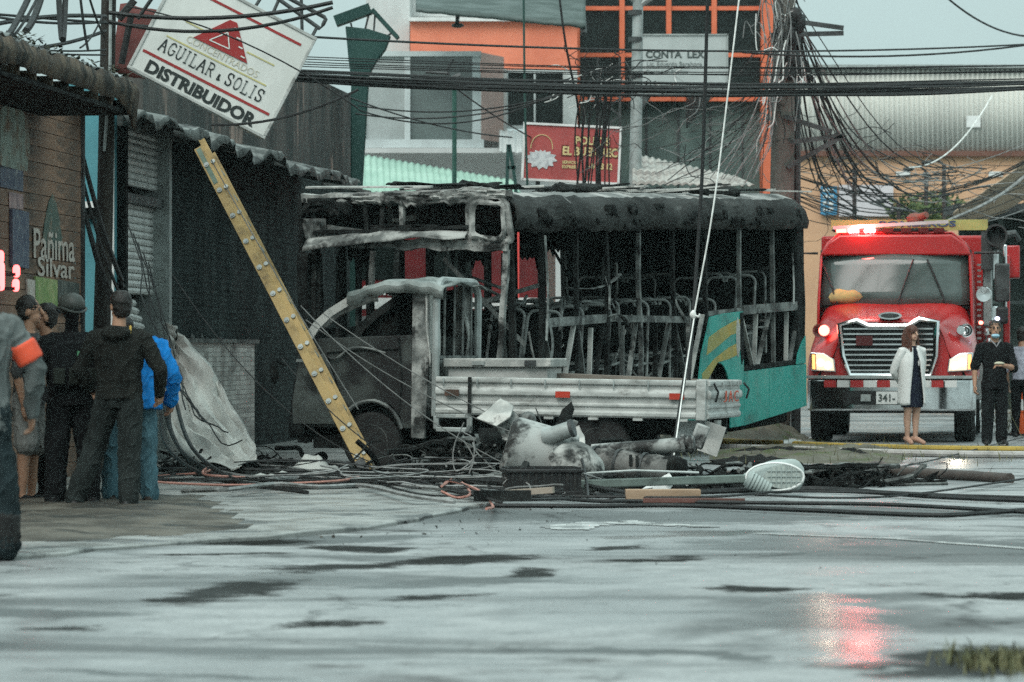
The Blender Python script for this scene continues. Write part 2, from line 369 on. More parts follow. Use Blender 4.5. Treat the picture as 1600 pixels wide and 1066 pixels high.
# dirt bank beneath the bystanders and below the bus
def patch(name, poly, h, mat, n=40, seed=0, f=1.2, base=.0):
    xs_ = [p[0] for p in poly]; ys_ = [p[1] for p in poly]; mb = MB(); idx = {}; vs_ = []
    X = np.linspace(min(xs_), max(xs_), n); Y = np.linspace(min(ys_), max(ys_), n)
    cx = sum(xs_)/len(xs_); cy_ = sum(ys_)/len(ys_)
    ins = [[inside(x+nz(x,y,0,2,seed)*.2, y+nz(x,y,5,2,seed)*.2, poly) for x in X] for y in Y]
    def dist(i, j):
        for r in range(1, 6):
            for a in (-r, 0, r):
                for b in (-r, 0, r):
                    ii, jj = i+a, j+b
                    if not (0 <= ii < n and 0 <= jj < n) or not ins[ii][jj]: return (r-1)/5
        return 1.
    P = []
    for i, y in enumerate(Y):
        row = []
        for j, x in enumerate(X):
            d = dist(i, j) if ins[i][j] else -1
            z = base-.06 if d < 0 else base+h*(d**.7)*(.55+.5*nz(x,y,0,f,seed)+.45*nz(x,y,1,f*3.5,seed))-.006
            row.append((x, y, z))
        P.append(row)
    mb.grid(P); return mb.build(name, mat)
tag(patch('mud_bank', [(-9,23.2),(-2.7,24.6),(-1.9,26.6),(-2.1,29),(-2.6,33),(-9,33)], .05, mudm, 56, 3, 1.5, .035), kind='structure')
grassm = M('verge_earth', (.075,.07,.055), (.12,.115,.09), 2.2, .85, c3=(.06,.08,.03), s3=1.6, t3=(.5,.65), bump=.8, bscale=12)
mudg = M('gutter_mud', (.10,.10,.09), (.16,.16,.145), 4, .6, c3=(.04,.04,.034), s3=3, t3=(.5,.62), bump=.8, bscale=30)
tag(patch('gutter_mud', [(1.75,13.6),(2.1,15.2),(2.3,16.6),(3.6,17.4),(4.5,16),(4.5,13)], .035, mudg, 44, 8, 4, .0), kind='structure')
tag(patch('verge', [(2.2,43.5),(4.6,43.2),(5.2,47),(5.0,52),(3.6,51),(2.4,48)], .13, grassm, 40, 5, 1.4), kind='structure')
tag(patch('earth_mound', [(2.0,52.2),(3.9,52.8),(4.5,55),(4.55,59),(1.6,59)], .42, grassm, 36, 9, 1.2), kind='structure')
# painted road markings
def marking(name, pts, label, w_=.12):
    mb = MB(); z = .026
    for a, b in zip(pts[:-1], pts[1:]):
        n_ = max(2, int((V(b)-V(a)).length/.25)); d = (V(b)-V(a)).normalized(); p = V((-d.y, d.x, 0))*w_/2; row = []
        for i in range(n_+1):
            q = V(a).lerp(V(b), i/n_); row.append((q+p*(1+.3*nz(q.x,q.y,0,3)), q-p*(1+.3*nz(q.x,q.y,4,3))))
        mb.grid([[(u.x,u.y,roadz(u.x,u.y)+.006+.0006*len(mb.f)/50) for u in r] for r in row])
    return tag(mb.build(name, paintm, fix=True), label, 'road marking')
g2 = lambda px, py: gnd(px, py, .02)
ap = [g2(*q) for q in ((843,820.5),(905,812.5),(960,811.5),(990,809.5),(1012,813),(1135,822),(1060,821.5),(985,816.5),(935,819.5),(920,825.5),(870,825))]; apl = [(p.x,p.y) for p in ap]
mb = MB(); x_ = min(p[0] for p in apl)
while x_ < max(p[0] for p in apl):
    y_ = min(p[1] for p in apl)
    while y_ < max(p[1] for p in apl):
        if inside(x_+.02, y_+.03, apl) and nz(x_,y_,0,4.5)+.5*nz(x_,y_,3,14) > -.42:
            mb.add([(a_,b_,roadz(a_,b_)+.006) for a_, b_ in ((x_,y_),(x_+.04,y_),(x_+.04,y_+.06),(x_,y_+.06))], [(0,1,2,3)])
        y_ += .06
    x_ += .04
tag(mb.build('arrow_marking', paintm, fix=False), 'worn white zigzag arrow mark painted on the road', 'road marking')
marking('lane_line', [g2(1180,830), g2(1400,838), g2(1640,857)], 'thin faded white lane line at the right of the road', .10)

# ================================================================== buildings on the left (local x to the street, y along the street, z up)
FR = R(-5.903); FO = V((-3.95, 45.8, 0))
def fD(px, xo=0.): return (8.686-xo)/(.1034-(px-800)/F)
def fy(px, xo=0.): return (fD(px, xo)-45.8)*1.0053
# --- burned shop
blackwall = M('sooted_block', (.018,.026,.026), (.034,.047,.046), 1.5, .8, c3=(.075,.098,.095), s3=.8, t3=(.58,.8), bump=.2, stretch=(1,1,.6), spec=.12)
def brickify(m, bw, bh, depth, off=.5, mort=.012, c=None):
    nt = m.node_tree; n = nt.nodes; l = nt.links; b = n['Principled BSDF']
    t = n.new('ShaderNodeTexCoord'); s = n.new('ShaderNodeSeparateXYZ'); l.new(t.outputs['Object'], s.inputs[0])
    cb = n.new('ShaderNodeCombineXYZ'); l.new(s.outputs[1], cb.inputs[0]); l.new(s.outputs[2], cb.inputs[1])
    q = n.new('ShaderNodeTexBrick'); q.offset = off; q.inputs['Scale'].default_value = 1; q.inputs['Brick Width'].default_value = bw; q.inputs['Row Height'].default_value = bh
    q.inputs['Mortar Size'].default_value = mort; q.inputs['Color1'].default_value = (1,1,1,1); q.inputs['Color2'].default_value = (.3,.3,.3,1); q.inputs['Mortar'].default_value = (0,0,0,1); q.inputs['Bias'].default_value = 0
    l.new(cb.outputs[0], q.inputs['Vector'])
    bp = n.new('ShaderNodeBump'); bp.inputs['Distance'].default_value = depth; bp.inputs['Strength'].default_value = .7; bp.invert = True
    l.new(q.outputs['Fac'], bp.inputs['Height']); l.new(bp.outputs[0], b.inputs['Normal'])
    old = b.inputs['Base Color'].links[0].from_socket
    mx = n.new('ShaderNodeMix'); mx.data_type = 'RGBA'; mx.blend_type = 'MULTIPLY'; mx.inputs['Factor'].default_value = .75 if c is None else c
    l.new(old, mx.inputs[6]); l.new(q.outputs['Color'], mx.inputs[7]); l.new(mx.outputs[2], b.inputs['Base Color'])
brickify(blackwall, .30, .075, .008, .5, .010, .5)
mosaic = M('mosaic', (.62,.62,.58), (.46,.46,.43), 2.5, .4, c3=(.06,.06,.056), s3=.6, t3=(.56,.74)); brickify(mosaic, .28, .062, .003, 0., .004, .7)
scorch = M('scorched_panel', (.035,.042,.04), (.095,.088,.08), 1.4, .75, c3=(.34,.25,.21), s3=1.1, t3=(.54,.66), stretch=(1,1,.3), bump=.25)
root = empty('burned_shop', FO, (0,0,FR), 'dark soot blackened shop front with mosaic lower wall behind the ladder', 'shop')
y0, y1 = fy(257), fy(552)
mb = MB(); mb.box((-5, y0, 0), (0, y1, 3.9)); mb.build('wall', blackwall, root)
mb = MB(); mb.box((-.25, fy(226), 3.9), (-.02, fy(380), 4.75)); mb.box((-.25, fy(380), 3.9), (-.02, y1, 5.42)); mb.build('parapet', scorch, root)
mb = MB(); mb.box((-.02, fy(262)-.0, 0), (.05, fy(392), 1.42)); mb.build('mosaic_wall', mosaic, root)
mb = MB(); mb.box((-.05, fy(262), 1.42), (.09, fy(395), 1.47)); mb.build('ledge', burntsteel, root)
rnd = random.Random(3)
for i in range(26):                        # broken glass and flakes left along the ledge
    y = rnd.uniform(fy(265), fy(380)); h = rnd.uniform(.03, .09); mb = MB()
    mb.add([(0,0,0),(.02,.12,0),(.01,.05,h)], [(0,1,2)])
    if i < 5: mb.build('glass_shard', burntsteel if i % 3 else ash, root, solid=.006, loc=(.02, y, 1.468))
# torn awning: corrugated sheet along the street, edge curled and ragged
def awning():
    P = []; n = 420
    for i in range(n+1):
        y = fy(196, .8)+(fy(556, .8)-fy(196, .8))*i/n; row = []
        tear = max(0, nz(y, 0, 0, .9, 4))*.6+max(0, nz(y, 1, 0, 2.3, 4))*.2
        for j in range(7):
            t = j/6; x = .02+.85*t*(1-tear*.35)
            z = 3.98-.16*t+.05*nz(x*.6, y, 0, 2.1, 11)*t+.02*nz(x,y,0,6,5)-(tear*.45*t*t)
            row.append((x, y, z))
        x, y_, z = row[-1]; row.append((x+.02, y, z-.03-.16*abs(nz(y, 0, 2, .8))-.05*max(0, nz(y, 5, 5, 5)))); P.append(row)
    mb = MB(); mb.grid(P); return mb
awning().build('awning', burntsteel, root, solid=.006)
for k_ in range(5):
    mb = MB(); yy = fy(260)+.4+k_*2.9; mb.bar((0,yy,3.86),(.75,yy,3.72),.05,.05); mb.build('awning_bracket', burntsteel, root)
# --- shuttered unit
shutm = M('shutter_steel', (.66,.66,.63), (.52,.52,.50), 3, .42, metal=.0, c3=(.10,.10,.095), s3=1.5, t3=(.55,.75), bump=.05)
root = empty('shutter_bay', FO, (0,0,FR), 'shop bay with a half torn grey roller shutter beside the dark wall', 'shop bay')
sy0, sy1 = fy(192), fy(252)
mb = MB(); mb.box((-4.8, sy0, 0), (-.35, sy1+.04, 4.3)); mb.build('wall', soot, root)
mb = MB(); mb.box((-.33, sy1-.02, 0), (.10, sy1+.14, 3.83)); mb.build('door_post', galv, root)
mb = MB(); mb.box((-.33, sy0-.12, 0), (.06, sy0, 3.83)); mb.build('door_post', soot, root)
mb = MB(); mb.box((-.33, sy0-.12, 3.835), (.12, sy1+.14, 3.96)); mb.build('lintel', burntsteel, root)
sm = MB(); w_ = sy1-sy0-.01
prof = [(0,0),(.022,.012),(.034,.04),(.022,.068),(0,.08)]
for j in range(len(prof)-1):
    (x0,z0),(x1,z1) = prof[j], prof[j+1]
    sm.add([(x0,0,z0),(x0,w_,z0),(x1,w_,z1),(x1,0,z1)], [(0,1,2,3)])
slat = sm.mesh('shutter_slat', shutm, 60)
for i in range(46):
    z = .08+i*.082
    if 3.02 < z < 3.12: continue
    o = inst('shutter_slat', slat, root, (-.12+(.05 if z > 3.1 else 0), sy0+.005, z), (0, R(rnd.uniform(-4,4)), 0))
    if 1.15 < z < 1.95: o.scale = (1, .62-.14*math.sin(z*7), 1); o.rotation_euler.x = R(-3)
mb = MB(); mb.box((-.16, sy0+.01, 3.0), (.03, sy1-.01, 3.1)); mb.build('shutter_box', dsteel, root)
# --- teal wall set back between the kiosk and the shutter
tealw = M('teal_wall', (.09,.27,.31), (.075,.23,.265), 1.2, .7, c3=(.05,.14,.155), s3=.8, t3=(.6,.8), bump=.1)
root = empty('teal_house', FO, (0,0,FR), 'narrow teal painted end wall behind the dark leaning pole', 'house')
mb = MB(); mb.box((-5, fy(192)-.45, 0), (-.04, fy(192)-.13, 4.3)); mb.build('wall', tealw, root)
mb = MB(); mb.box((-5, fy(192)-.60, 2.90), (-.10, fy(192)-.455, 2.97)); mb.build('ledge', white, root)
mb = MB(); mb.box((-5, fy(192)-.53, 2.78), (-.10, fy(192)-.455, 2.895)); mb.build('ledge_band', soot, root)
mb = MB(); mb.box((-.12, fy(192)-.50, 0), (-.0, fy(192)-.456, 4.2)); mb.build('corner_trim', white, root)
# --- painted kiosk of horizontal boards
boardm = M('kiosk_boards', (.23,.135,.09), (.15,.092,.064), 1.6, .6, c3=(.065,.05,.04), s3=1.3, t3=(.48,.70), bump=.15, stretch=(1,.6,2))
KX = .25
root = empty('painted_kiosk', FO, (0,0,FR), 'orange brown board kiosk with painted bottles and a ragged low roof', 'kiosk')
ky1 = fy(124, KX); ky0 = ky1-8.5
mb = MB(); mb.box((-4, ky0, 0), (KX-.04, ky1-.03, 3.75)); mb.build('core_wall', soot, root)
bm_ = MB(); bm_.box((-.02, 0, 0), (.02, ky1-ky0, .150)); bme = bm_.mesh('board', boardm)
for i in range(24):
    z = .02+i*.157; inst('board', bme, root, (KX+rnd.uniform(-.004,.004), ky0+rnd.uniform(0,.03), z), (0, R(rnd.uniform(-1,1)), 0))
mb = MB(); mb.box((KX-.03, ky1+.0, 0), (KX+.05, ky1+.07, 3.8)); mb.build('corner_post', dsteel, root)
# mural: flat painted shapes just proud of the boards
def mural(name, poly, mat, off=.004, pix=True):   # poly in photo pixels on the board plane
    pts = []
    for px, py in poly:
        D = fD(px, KX+.02); pts.append(((D-45.8)*1.0053, hz(py, D)))
    mb = MB(); mb.prism(pts, KX+.024, KX+.024+off, 'x'); return mb.build(name, mat, root)
mgreen = M('mural_green', (.06,.09,.075), (.09,.115,.095), 6, .6, c3=(.17,.11,.07), s3=6, t3=(.5,.68)); mpale = M('mural_pale', (.24,.29,.25), (.17,.20,.17), 5, .6, c3=(.16,.10,.065), s3=4, t3=(.45,.65))
mblue = M('mural_blue', (.055,.07,.11), (.09,.105,.14), 7, .55, c3=(.26,.27,.27), s3=13, t3=(.56,.68)); mpink = M('mural_pink', (.38,.26,.25), (.22,.16,.17), 8, .6)
mwhite = M('mural_white', (.46,.42,.38), (.36,.31,.27), 7, .6, c3=(.24,.15,.10), s3=9, t3=(.54,.66))
mural('painted_bottle', [(0,168),(20,163),(34,172),(44,195),(46,235),(42,268),(0,262)], mpale)
mural('painted_shape', [(66,375),(70,345),(76,315),(82,303),(88,318),(94,350),(98,392),(70,388)], mgreen)
mural('painted_shape', [(0,258),(36,268),(36,300),(0,292)], mblue)
mural('painted_shape', [(14,300),(36,304),(36,328),(14,325)], mpink)
o = mural('banner', [(15,326),(41,332),(41,420),(15,416)], mblue, .03); o['label'] = 'blue printed banner'
o = mural('poster', [(53,432),(87,438),(87,492),(53,487)], M('poster_green', (.16,.25,.09), (.30,.33,.15), 5, .5), .02); o['label'] = 'green printed poster'
mural('poster', [(88,437),(121,443),(121,492),(88,488)], M('poster_dark', (.05,.06,.055), (.10,.11,.10), 6, .5), .02)
mural('poster', [(40,436),(52,438),(52,490),(40,488)], mwhite, .02)
def ktext(s, px0, px1, py, hpx):
    D0, D1 = fD(px0, KX), fD(px1, KX); ya, yb = (D0-45.8)*1.0053, (D1-45.8)*1.0053; D = (D0+D1)/2
    T = Matrix.Translation((KX+.034, (ya+yb)/2, hz(py, D))) @ Matrix.Rotation(R(90), 4, 'Z')
    text('painted_lettering', s, 1, mwhite, root, T, width=yb-ya, height=hpx*D/F, bold=.012)
ktext('Pañima', 48, 112, 384, 46)
ktext('Silvar', 54, 112, 419, 30)
roofm = M('old_roof', (.060,.048,.038), (.12,.092,.066), 5, .85, c3=(.022,.022,.019), s3=3.5, t3=(.46,.62), bump=1., bscale=26, stretch=(1,1,1))
ex = 1.2; ry0, ry1 = fy(-60, ex)-2, fy(212, ex)
P = []
for i in range(121):                       # mono-pitch roof with a ragged front edge
    y = ry0+(ry1-ry0)*i/120; row = []
    for j in range(9):
        t = j/8; x = -4+(ex+4)*t; z = 4.75-.80*t+.02*math.sin(y*2*math.pi/.22)+.02*nz(x,y,0,2)
        if j == 8: x += .05*nz(y,0,0,3); z += .03*nz(y,3,0,4)
        row.append((x,y,z))
    P.append(row)
mb = MB(); mb.grid(P); mb.build('roof_sheet', M('roof_sheet', (.24,.25,.24), (.15,.15,.14), 2, .5, metal=.3, c3=(.06,.055,.05), s3=1.3, t3=(.5,.65)), root, solid=.01)
P = []
for i in range(121):
    y = ry0+(ry1-ry0)*i/120; a = .05*nz(y,0,0,1.7,3); e = 0 if i < 108 else (i-108)/12
    P.append([(ex+.02+a*.3, y, 3.93+.05*nz(y,1,0,3.3)), (ex+.05+a+.02*nz(y,7,0,9), y, 3.84), (ex+.02+a, y, 3.72+.03*nz(y,4,1,2)+.025*nz(y,2,1,11)-.25*e*e-.08*e*abs(nz(y,1,1,9)))])
mb = MB(); mb.grid(P); mb.build('fascia', roofm, root, solid=.03)
mb = MB(); mb.box((KX, ry0, 3.62), (ex-.02, ry1, 3.66)); mb.build('soffit', soot, root)
for i in range(14):
    y = ry0+(ry1-ry0)*(i+.5)/14; mb = MB(); mb.box((KX-.1, y, 3.665), (ex-.02, y+.06, 3.75)); mb.build('rafter', roofm, root)
# moss and leaves along the eave
mossm = M('moss', (.02,.022,.014), (.04,.04,.025), 9, .9)
mb = MB()
for i in range(900):
    y = rnd.uniform(ry0, ry1); h = max(0, nz(y,0,0,1.9,8)+.15)*.16
    if h <= .01: continue
    x = ex+rnd.uniform(-.30,.03); z = 3.97+rnd.random()*h; s = rnd.uniform(.02,.05); a = rnd.uniform(0,6.28)
    d = V((math.cos(a),math.sin(a),rnd.uniform(-.4,.8)))*s; e = V((-math.sin(a),math.cos(a),rnd.uniform(-.3,.3)))*s*.5; c = V((x,y,z))
    mb.add([c-d-e*.2, c+e, c+d, c-e], [(0,1,2,3)])
mb.build('moss', mossm, root, fix=False, kind='stuff')
# red lit tubes at the kiosk counter
neon = EM('red_neon', (1.,.09,.09), 5)
for i, (px, py, h) in enumerate([(3,432,34),(27,424,9),(26,446,9),(2,402,10)]):
    D = fD(max(px,0), KX+.2); p = V((KX+.2, (D-45.8)*1.0053, hz(py, D)))
    r_ = empty('red_lamp', (0,0,0)); r_.location = FO+Euler((0,0,FR)).to_matrix() @ p
    tag(r_, ['tall glowing red lamp at the left edge of the kiosk wall','small red lamp just below the blue banner','small red lamp above the black haired man','short red lamp at the left edge, above the tall one'][i], 'lamp', 'red lamps on the kiosk')
    hh = h*D/F/2; mb = MB(); mb.tube([(0,0,-hh),(0,0,hh)], .035, 10, rnd=True); mb.build('tube', neon, r_)
    mb = MB(); mb.box((-.05,.0,-hh-.02),(.05,.25,-hh+.01)); mb.build('bracket', dsteel, r_); r_.rotation_euler = (0,0,FR+R(90))
# ================================================================== buildings beyond the bus
def pbox(mb, x0, y0, x1, y1, D, dep, mi=0):
    a = at(x0, y1, D); b = at(x1, y0, D); return mb.box((a.x, D, a.z), (b.x, D+dep, b.z), mi)
def pb(name, x0, y0, x1, y1, D, dep, mat, parent, bevel=0):
    mb = MB(); pbox(mb, x0, y0, x1, y1, D, dep); return mb.build(name, mat, parent, bevel=bevel)
def gz(px, D, zlow=0.): return HY+(CH-zlow)*F/D       # pixel row of a height
palew = M('pale_render', (.55,.56,.55), (.47,.48,.47), .7, .75, c3=(.36,.365,.35), s3=.6, t3=(.58,.8), bump=.05, stretch=(1,1,.5))
orangew = M('orange_render', (.80,.25,.15), (.72,.21,.125), .9, .7, bump=.04, c3=(.6,.17,.11), s3=.7, t3=(.6,.8))
pinkw = M('pink_render', (.50,.34,.30), (.44,.31,.28), .9, .75)
tintg = M('window_glass', (.10,.125,.12), (.06,.075,.072), .5, .06, spec=.8, coat=.3)
framem = M('pale_frame', (.50,.55,.55), (.43,.47,.47), 2, .5)
# --- pale house with the big bay window and orange parapet
D = 76.
root = empty('pale_house', at(720, gz(0, D), D), (0,0,0), 'pale rendered house with big bay window and orange upper band', 'house')
loc0 = root.location.copy()
def pbl(name, x0, y0, x1, y1, D, dep, mat, parent=None, bevel=0):
    mb = MB(); pbox(mb, x0, y0, x1, y1, D, dep); mb.v = [tuple(V(v)-loc0) for v in mb.v]
    return mb.build(name, mat, parent or root, bevel=bevel)
pbl('wall', 572, 232, 905, 660, D, 6, palew)
pbl('wall', 752, 107, 792, 231.5, D+.2, 6, palew)
pbl('wall', 572, -40, 640, 231.5, D+2, 4, palew)
pbl('parapet', 641, 33, 902, 109, D+1.2, 4, orangew)
pbl('coping', 639, 27, 904, 33, D+1.05, 4.2, white)
pbl('wall', 641, -60, 905, 26, D+3.2, 2, palew)
pbl('pillar', 880, 109.5, 902, 300, D-.15, .6, white)
w1 = pbl('window', 792, 110, 880, 200, D+.5, .1, glassd)
for r in ((790,109.5,880,114),(790,196,880,201),(790,114,794,196),(834,114,837,196)):
    pbl('frame', *r, D+.38, .1, framem, w1)
# bay: projecting glazed box
bay = pbl('bay_window', 640, 84, 738, 222, D-.9, .03, tintg)
for r in ((566,80,752,88),(566,218,756,231)): pbl('frame', *r, D-1.02, 1.2, framem, bay)
for r in ((632,88,641,218),(738,88,751,218)): pbl('frame', *r, D-1.0, .2, framem, bay)
pbl('bay_panel', 571, 88, 631.5, 218, D-.95, .08, M('bay_panel', (.36,.39,.385), (.30,.325,.32), 1.2, .3), bay)
pbl('frame', 566, 88, 571.5, 218, D-1.0, .2, framem, bay)
mb = MB(); a = at(751.5, 218, D-1.0); b = at(786, 218, D+.15); zt = at(0, 88, D).z
mb.prism([(a.x,a.y),(b.x,b.y),(b.x+.02,b.y+.1),(a.x+.02,a.y+.1)], a.z, zt, 'z'); mb.v = [tuple(V(v)-loc0) for v in mb.v]; mb.build('bay_return', pinkw, bay)
# sill and curved bracket under the bay
mb = MB(); z0 = hz(232, D-1); prof = [(D-1.15, z0), (D-1.15, z0-.10), (D-.7, z0-.22), (D-.35, z0-.5), (D, z0-.65), (D, z0)]
mb.prism(prof, wx(564, D), wx(800, D), 'x'); mb.v = [tuple(V(v)-loc0) for v in mb.v]; mb.build('bay_base', palew, bay)
# dark canopy at the top
cano = M('canopy_sheet', (.055,.075,.07), (.09,.115,.11), 1.4, .6, bump=.1, stretch=(1,4,4))
mb = MB(); P = []
for i in range(41):
    px = 650+265*i/40; Dq = D-1.6; row = []
    for j in range(9):
        t = j/8; p = at(px, -14+(30+26*(px-650)/265)*t+2*nz(px*.05,t,0), Dq-1.2*t); p.z += .03*math.sin(j*3.1); row.append(p-loc0)
    P.append(row)
mb.grid(P); mb.build('canopy', cano, root, solid=.06)
mb = MB(); mb.tube([at(898,2,D-1.7)-loc0, at(909,30,D-2.3)-loc0, at(913,54,D-2.8)-loc0], [.10,.09,.06], 10); mb.build('canopy_end', dsteel, root)
mb = MB(); mb.bar(at(716,12,D-2)-loc0, at(714,40,D-2)-loc0, .08, .08); mb.ell(at(715,40,D-2)-loc0, (.13,.1,.05)); mb.build('canopy_lamp', dsteel, root)
# --- pale green corrugated lean-to roof in front of the house
grnr = M('green_sheet', (.30,.44,.36), (.24,.37,.30), 1.6, .5, c3=(.16,.21,.18), s3=1.2, t3=(.58,.8), stretch=(1,.4,1))
def corr_roof(name, A, B, C_, Dd, pitch, amp, mat, parent=None, n2=8):   # A-B eave (near), C_-Dd ridge (far)
    A, B, C_, Dd = map(V, (A, B, C_, Dd)); n_ = max(8, int((B-A).length/pitch*6)); P = []
    nrm = (B-A).cross(C_-A).normalized()
    for i in range(n_+1):
        t = i/n_; a = A.lerp(B, t); c = C_.lerp(Dd, t); k_ = math.sin(2*math.pi*t*(B-A).length/pitch)*amp
        P.append([a.lerp(c, j/n2)+nrm*k_ for j in range(n2+1)])
    mb = MB(); mb.grid(P); return mb.build(name, mat, parent, solid=.01, ang=80)
o = corr_roof('green_roof', at(545,300,66), at(815,302,66), at(545,238,72), at(802,282,72), .115, .016, grnr)
tag(o, 'pale green corrugated roof sheet sloping below the bay window', 'roof')
o = corr_roof('white_roof', at(780,238,74.5), at(835,240,74.5), at(780,204,75.4), at(835,206,75.4), .13, .018, palew)
tag(o, 'small white corrugated roof between pillar and chicken sign', 'roof')
o = corr_roof('rusty_roof', at(988,288,60), at(1180,290,60), at(988,240,64), at(1150,276,64), .12, .016, M('old_sheet', (.36,.34,.31), (.24,.21,.19), 2, .6, c3=(.12,.10,.09), s3=2, t3=(.5,.7)))
tag(o, 'weathered low corrugated roof between steel pole and concrete pole', 'roof')
# --- office block: dark glass in an orange grid
D = 82.; ogrid = M('orange_frame', (.68,.17,.085), (.60,.145,.07), 2, .55)
root = empty('office_block', at(1060, gz(0, D), D), (0,0,0), 'office block of dark glass panes held in an orange grid', 'office'); loc0 = root.location.copy()
vx = [902, 972, 1045, 1116, 1194]; hy_ = [-62, 13, 86, 155]
for i in range(4):
    for j in range(3):
        o = pbl('glass_pane', vx[i]+2, hy_[j]+2, vx[i+1]-2, hy_[j+1]-2, D+.1, .06, glassd); o.rotation_euler = (R(rnd.uniform(-.6,.6)), 0, R(rnd.uniform(-.6,.6)))
for i, x in enumerate(vx[:4]):
    pbl('mullion', x-4, -62, x+4, 158 if i > 0 else 290, D-.06, .14, ogrid)
for y in hy_[1:]: pbl('transom', 902, y-3.2, 1194, y+3.2, D-.02, .1, ogrid)
pbl('column', 1190, -62, 1216, 330, D-.35, .7, ogrid)
pbl('wall', 902, 160, 1190, 640, D+.3, 5, M('grey_green_wall', (.115,.155,.14), (.09,.125,.115), 1, .7))
pbl('wall', 1194, -62, 1215.8, 640, D+.36, 5, palew)
pbl('core', 902, -64, 1194, 159, D+.5, 5, blackp)
for x in (1010, 1060, 1110, 1160): pbl('panel_joint', x-1.5, 165, x+1.5, 292, D+.26, .03, dsteel)
# --- signs
D = 70.
root = empty('notary_sign', at(1069, 100, D), (0,0,0), 'white board sign lettered CONTA LEX on the office block', 'sign'); loc0 = root.location.copy()
o = pbl('board', 1001, 54, 1137, 146, D, .05, M('board_white', (.42,.45,.44), (.36,.39,.38), 2, .6))
for r in ((1001,53,1137,55.5),(1001,144.5,1137,147),(1000,53,1002.5,147),(1135.5,53,1138,147)): pbl('frame', *r, D-.02, .1, galv)
ink = M('dark_ink', (.045,.06,.058), (.06,.075,.07), 6, .6); inkl = M('grey_ink', (.14,.165,.16), (.18,.2,.195), 6, .6)
sc_ = D/F
for s, px, py, wpx, hpx, b, mt in (('CONTA  LEX', 1055, 85, 92, 12, .03, ink), ('Lic. Eduardo Barahona', 1054, 100, 86, 7, .0, inkl), ('Contador Público', 1042, 112, 66, 6, .0, inkl)):
    text('lettering', s, 1, mt, root, Matrix.Translation(at(px, py, D-.006)-loc0), width=wpx*sc_, height=hpx*sc_, bold=b)
for x in (1020, 1118): pbl('bracket', x, 60, x+3, 140, D+.05, 12, dsteel)
D = 60.
root = empty('chicken_shop_sign', at(893, 240, D), (0, R(2.6), R(3)), 'red chicken shop sign with yellow lettering above the bus roof', 'sign'); loc0 = root.location.copy(); sc_ = D/F
redsign = M('red_print', (.40,.085,.08), (.33,.07,.066), 3, .5, c3=(.24,.05,.045), s3=2, t3=(.6,.8))
mb = MB(); mb.box((-74*sc_,0,-43*sc_),(74*sc_,.06,43*sc_)); mb.build('panel', redsign, root)
for r in ((-76,42,76,45.5),(-76,-45.5,76,-42),(-77,-45.5,-73.5,45.5),(73.5,-45.5,77,45.5)):
    mb = MB(); mb.box((r[0]*sc_,-.02,r[1]*sc_),(r[2]*sc_,.08,r[3]*sc_)); mb.build('frame', white, root)
yel = M('yellow_print', (.66,.54,.27), (.55,.45,.22), 5, .5); dkr = M('dark_red_print', (.14,.03,.025), (.11,.025,.02), 4, .5)
def st(s, u, v, wd, h, m1=yel, bold=.035, outline=dkr):
    if outline: text('letter_outline', s, 1, outline, root, Matrix.Translation((u*sc_, -.004, v*sc_)), width=(wd+4)*sc_, height=(h+4)*sc_, bold=bold*2)
    text('lettering', s, 1, m1, root, Matrix.Translation((u*sc_, -.008, v*sc_)), width=wd*sc_, height=h*sc_, bold=bold)
st('POLLOS', 32, 21, 54, 13); st('EL BUEN REC', 29, 4, 86, 14); st('SERVICIO', -2, -14, 24, 5, outline=None); st('EXPRESS', -2, -21, 24, 5, outline=None); st('4 0   8 12', 44, -18, 42, 10, outline=None)
# plain white splash in place of the mascot, and the arc around it
mb = MB(); pts = []
for i in range(26):
    a = 2*math.pi*i/26; r_ = (25 if i % 2 else 19)*(1-.42*max(0, math.sin(a))); pts.append(((-47+r_*math.cos(a)*1.05)*sc_, (-8+r_*.8*math.sin(a))*sc_))
mb.prism(pts, -.010, -.002); mb.build('splash', M('splash_white', (.6,.62,.62), (.42,.44,.45), 14, .5), root)
mb = MB(); mb.tube([((-47+17*math.cos(t))*sc_, -.006, (7+20*math.sin(t))*sc_) for t in np.linspace(-.1, 3.24, 20)], .007, 6); mb.build('arc', yel, root)
for u in (-50, 55): mb = MB(); mb.bar((u*sc_,.1,-140*sc_),(u*sc_,.1,30*sc_),.07,.07); mb.build('post', dsteel, root)
# --- warehouse with corrugated cladding over a beige wall
D = 97.; ribm = M('pale_cladding', (.62,.62,.57), (.54,.54,.50), .6, .6, c3=(.36,.35,.32), s3=.5, t3=(.55,.75), stretch=(1,1,.25))
beige = M('beige_wall', (.60,.36,.22), (.53,.315,.195), .8, .75, c3=(.36,.25,.17), s3=.7, t3=(.58,.8))
root = empty('warehouse', at(1430, gz(0, D), D), (0,0,0), 'long warehouse with ribbed pale cladding above a beige wall', 'warehouse'); loc0 = root.location.copy()
P = []; xa, xb = wx(1236, D), wx(1720, D); zb, zt = hz(240, D), hz(104, D); n_ = 560
for i in range(n_+1):
    x = xa+(xb-xa)*i/n_; ph = (i % 9)/9.; y = D-(.055 if .25 < ph < .6 else (.0 if ph < .12 or ph > .75 else .03)); P.append([V((x, y, zb))-loc0, V((x, y, zt+(.0)))-loc0])
mb = MB(); mb.grid(P); mb.build('cladding', ribm, root, solid=.01, ang=20)
pbl('lower_wall', 1236, 244, 1720, 680, D+.05, 6, beige)
pbl('beam', 1236, 236, 1720, 244, D-.12, .4, M('brown_beam', (.16,.075,.055), (.13,.06,.045), 2, .6))
pbl('upper_core', 1236, 105, 1720, 243, D+.08, 6, palew)
pbl('gutter', 1230, 101, 1720, 106, D-.2, .5, galv)
o = pbl('notice', 1510, 181, 1532, 199, D-.12, .03, white)
